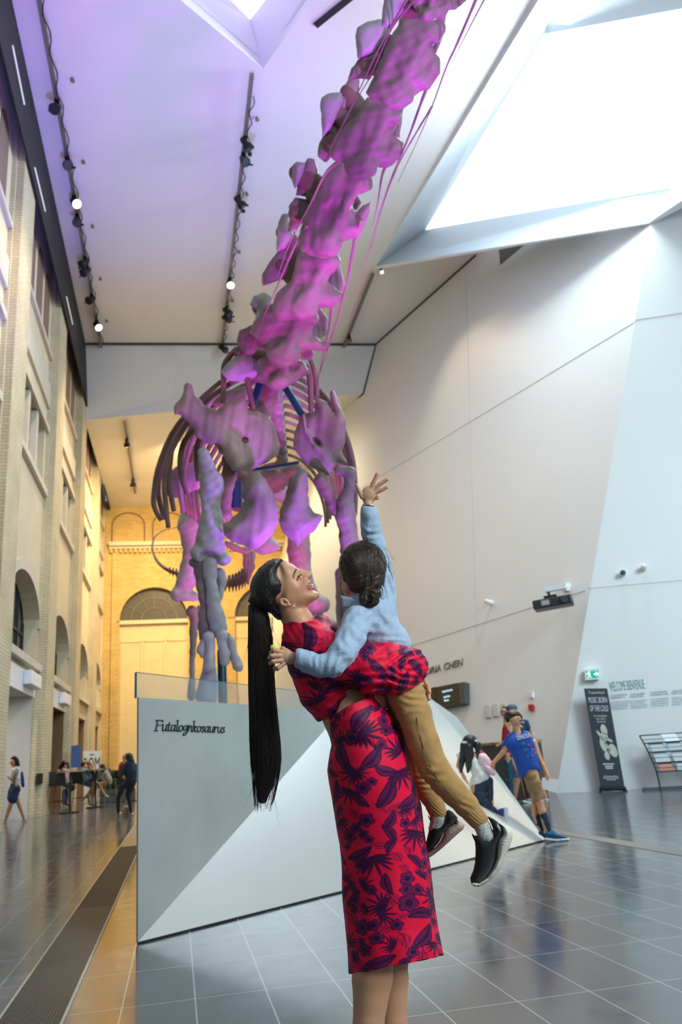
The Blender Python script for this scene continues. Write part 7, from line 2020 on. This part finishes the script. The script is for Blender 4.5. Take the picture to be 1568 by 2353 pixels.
c = clay_for(dW, q5([(150, 500), (225, 570)]), 8, .9, 1.2, -16, 4); c.poly(q5([(145, 505), (220, 500), (228, 560), (190, 575), (145, 560)]), 4, 4, w=-10); c.build('bag', mat('navy_leather', (.02, .035, .07), .4), sb, 1)
c = clay_for(dW, q5([(120, 330), (220, 510)]), 6, .9, 1, -16, 4); c.path([(x, y, -10, 1.0) for x, y in q5([(205, 330), (165, 420), (150, 505)])]); c.build('strap', mat('brown_strap', (.10, .05, .03), .5), sb, 1)
tag(sb, 'small navy shoulder bag at the hip of the walking woman in white', 'bag')
bb = empty('rucksack', tuple(at_d(*q5([(250, 440)])[0], dW)))
c = clay_for(dW, q5([(225, 340), (270, 530)]), 8, .9, 1.2, -10, 14); c.poly(q5([(225, 350), (250, 345), (265, 420), (270, 510), (240, 525), (228, 480)]), 6, 5, w=2); c.build('bag', mat('blue_brown_rucksack', (.03, .05, .22), .7, var=.6, vscale=5), bb, 1)
tag(bb, 'blue and brown rucksack on the back of the walking woman in white', 'backpack')


def seated(label, foot, head_, torso, arms, legs, hair, topm, legm, shoem, extra=(), sc_=1.):
    d = depth_of(at_z(*q5([foot])[0], 0))
    return figure(label, q5([foot])[0], d, [EL(*head_), PL((head_[0], head_[1] + head_[3] * .6, 0, 14), (torso[0][0], torso[0][1], 0, 18)), PL(*[(a, b_, 0, r * .8) for a, b_, r in torso])] + [PL(*a) for a in arms] + [PL(*[(a, b_, w, r * .85) for a, b_, w, r in l]) for l in legs],
                  [('hair', hair[0], [PL(*h_) for h_ in hair[1]], 1), ('top', topm, [PL(*[(a, b_, 0, r) for a, b_, r in torso])] + [PL(*[(a, b_, w, r + 5) for a, b_, w, r in ar[:-1]]) for ar in arms], 1)] +
                  ([('trousers', legm, [PL(*l) for l in legs], 1)] if legm else []) + [('shoe', shoem, [PL(*[(l[-1][0], l[-1][1], l[-1][2], 14), (l[-1][0] + 22, l[-1][1] + 12, l[-1][2], 11)]) for l in legs], 1)] + list(extra), .9, 1.4)


seated('woman in pale pink top and jeans seated at the table nearest the brick wall', (700, 740), (712, 285, 28, 38), [(700, 345, 44), (700, 420, 50), (705, 460, 46)],
       [[(640, 350, -10, 18), (615, 400, -14, 16), (670, 405, -20, 13), (730, 400, -22, 11)], [(750, 350, 10, 18), (765, 400, 0, 15), (790, 380, -14, 11)]], [[(700, 480, -10, 34), (790, 500, -14, 28), (700, 570, -10, 22), (690, 690, -8, 15)], [(710, 480, 12, 34), (800, 520, 8, 26), (730, 590, 8, 20), (720, 700, 8, 14)]],
       (NAVYH, [[(700, 262, 4, 34), (665, 300, 4, 22), (668, 345, 4, 18)], [(725, 262, 4, 28), (745, 300, 6, 16)]]), mat('pale_pink_top', (.62, .42, .40), .8), JEAN, BLACK)
seated('man in a light blue T-shirt and shorts seated with his back turned at the cafe', (900, 745), (925, 290, 30, 36), [(905, 350, 56), (900, 420, 56), (905, 450, 48)],
       [[(970, 350, 0, 20), (985, 410, -8, 15), (960, 430, -12, 12)], [(860, 350, 8, 20), (850, 410, 0, 16), (870, 430, -8, 12)]], [[(930, 460, -8, 34), (1030, 490, -8, 22), (960, 600, -8, 17), (870, 690, -8, 12)], [(930, 470, 8, 34), (1010, 520, 8, 22), (960, 620, 8, 16), (975, 700, 8, 12)]],
       (BHR, [[(915, 270, 4, 32), (905, 290, 4, 24)]]), mat('light_blue_tee', (.17, .32, .36), .8), None, SHOEW, extra=[('shorts', mat('blue_shorts', (.10, .16, .24), .8), [PL((935, 465, 0, 40), (1000, 480, -4, 30))], 1)])
seated('ginger-haired person seated behind the man in the light blue T-shirt', (985, 735), (975, 285, 26, 36), [(1000, 350, 34), (1005, 420, 36), (1000, 450, 34)],
       [[(1010, 350, 0, 16), (1020, 390, -6, 12), (1050, 395, -10, 10)]], [[(1000, 460, 0, 28), (1050, 480, 0, 20), (1000, 600, 0, 14), (985, 700, 0, 11)]],
       (mat('ginger_hair', (.30, .13, .05), .6), [[(975, 262, 0, 30), (985, 285, 0, 22)]]), mat('brown_top', (.16, .09, .07), .8), None, BLACK)
seated('long-haired person in a beige jacket seated cross-legged by the hedge', (1140, 730), (1125, 305, 26, 34), [(1155, 370, 40), (1180, 430, 42), (1190, 460, 36)],
       [[(1130, 370, -10, 18), (1110, 420, -12, 14), (1150, 445, -14, 11)]], [[(1170, 460, -6, 30), (1080, 480, -8, 22), (1130, 580, -8, 17), (1155, 610, -8, 12)], [(1170, 470, 10, 30), (1060, 510, 8, 20), (1020, 600, 6, 14), (1010, 700, 6, 11)]],
       (BHR, [[(1120, 290, 2, 30), (1130, 330, -2, 26), (1145, 400, -6, 22), (1140, 430, -6, 12)]]), mat('beige_jacket', (.38, .33, .24), .8), None, SHOEW)
seated('person in a red top seated behind the long-haired person beside the plinth', (1370, 800), (1362, 190, 28, 38), [(1340, 270, 34), (1335, 340, 40), (1340, 400, 42)],
       [[(1320, 280, -8, 18), (1310, 340, -10, 14), (1330, 390, -12, 12)]], [[(1350, 430, 0, 34), (1330, 500, 0, 26), (1300, 600, 0, 20), (1300, 790, 0, 14)]],
       (mat('dark_brown_hair_far', (.05, .03, .02), .6), [[(1385, 175, 4, 30), (1395, 200, 4, 22)]]), mat('red_top', (.42, .03, .015), .8), mat('black_trouser'), SHOEW)
seated('person with long black hair and navy jacket seated right beside the plinth', (1450, 830), (1405, 190, 32, 42), [(1420, 270, 58), (1430, 340, 66), (1430, 430, 60)],
       [[(1370, 290, -10, 26), (1330, 380, -14, 20), (1360, 420, -16, 14)], [(1480, 290, 10, 26), (1500, 380, 8, 20), (1480, 430, 6, 14)]], [[(1420, 460, -6, 46), (1330, 520, -8, 32), (1290, 640, -8, 24), (1290, 800, -8, 16)], [(1440, 470, 12, 46), (1400, 600, 8, 28), (1420, 720, 8, 20), (1430, 800, 8, 14)]],
       (NAVYH, [[(1410, 185, 0, 44), (1430, 230, -12, 36), (1440, 300, -16, 26), (1440, 350, -16, 12)]]), mat('navy_jacket', (.015, .03, .055), .8), mat('black_trouser'), SHOEW)
bg = at_z(*q5([(1380, 830)])[0], 0); dbg = depth_of(bg); t = empty('tote_bag', tuple(bg))
c = clay_for(dbg, q5([(1330, 700), (1430, 830)]), 14, .9, 1.4, -14, 14); c.poly(q5([(1335, 760), (1350, 715), (1420, 715), (1430, 780), (1415, 825), (1345, 825)]), 9, 6); c.build('bag', mat('straw_bag', (.50, .34, .20), .8, var=.2, vscale=12), t, 1)
c = clay_for(dbg, q5([(1340, 650), (1420, 720)]), 8, .9, 1, -8, 8); c.path([(x, y, 0, 1.4) for x, y in q5([(1355, 720), (1370, 680), (1410, 655), (1415, 715)])]); c.build('handle', mat('pale_strap', (.50, .42, .30), .8), t, 1)
tag(t, 'straw tote bag on the floor beside the stool of the long-haired person', 'bag')
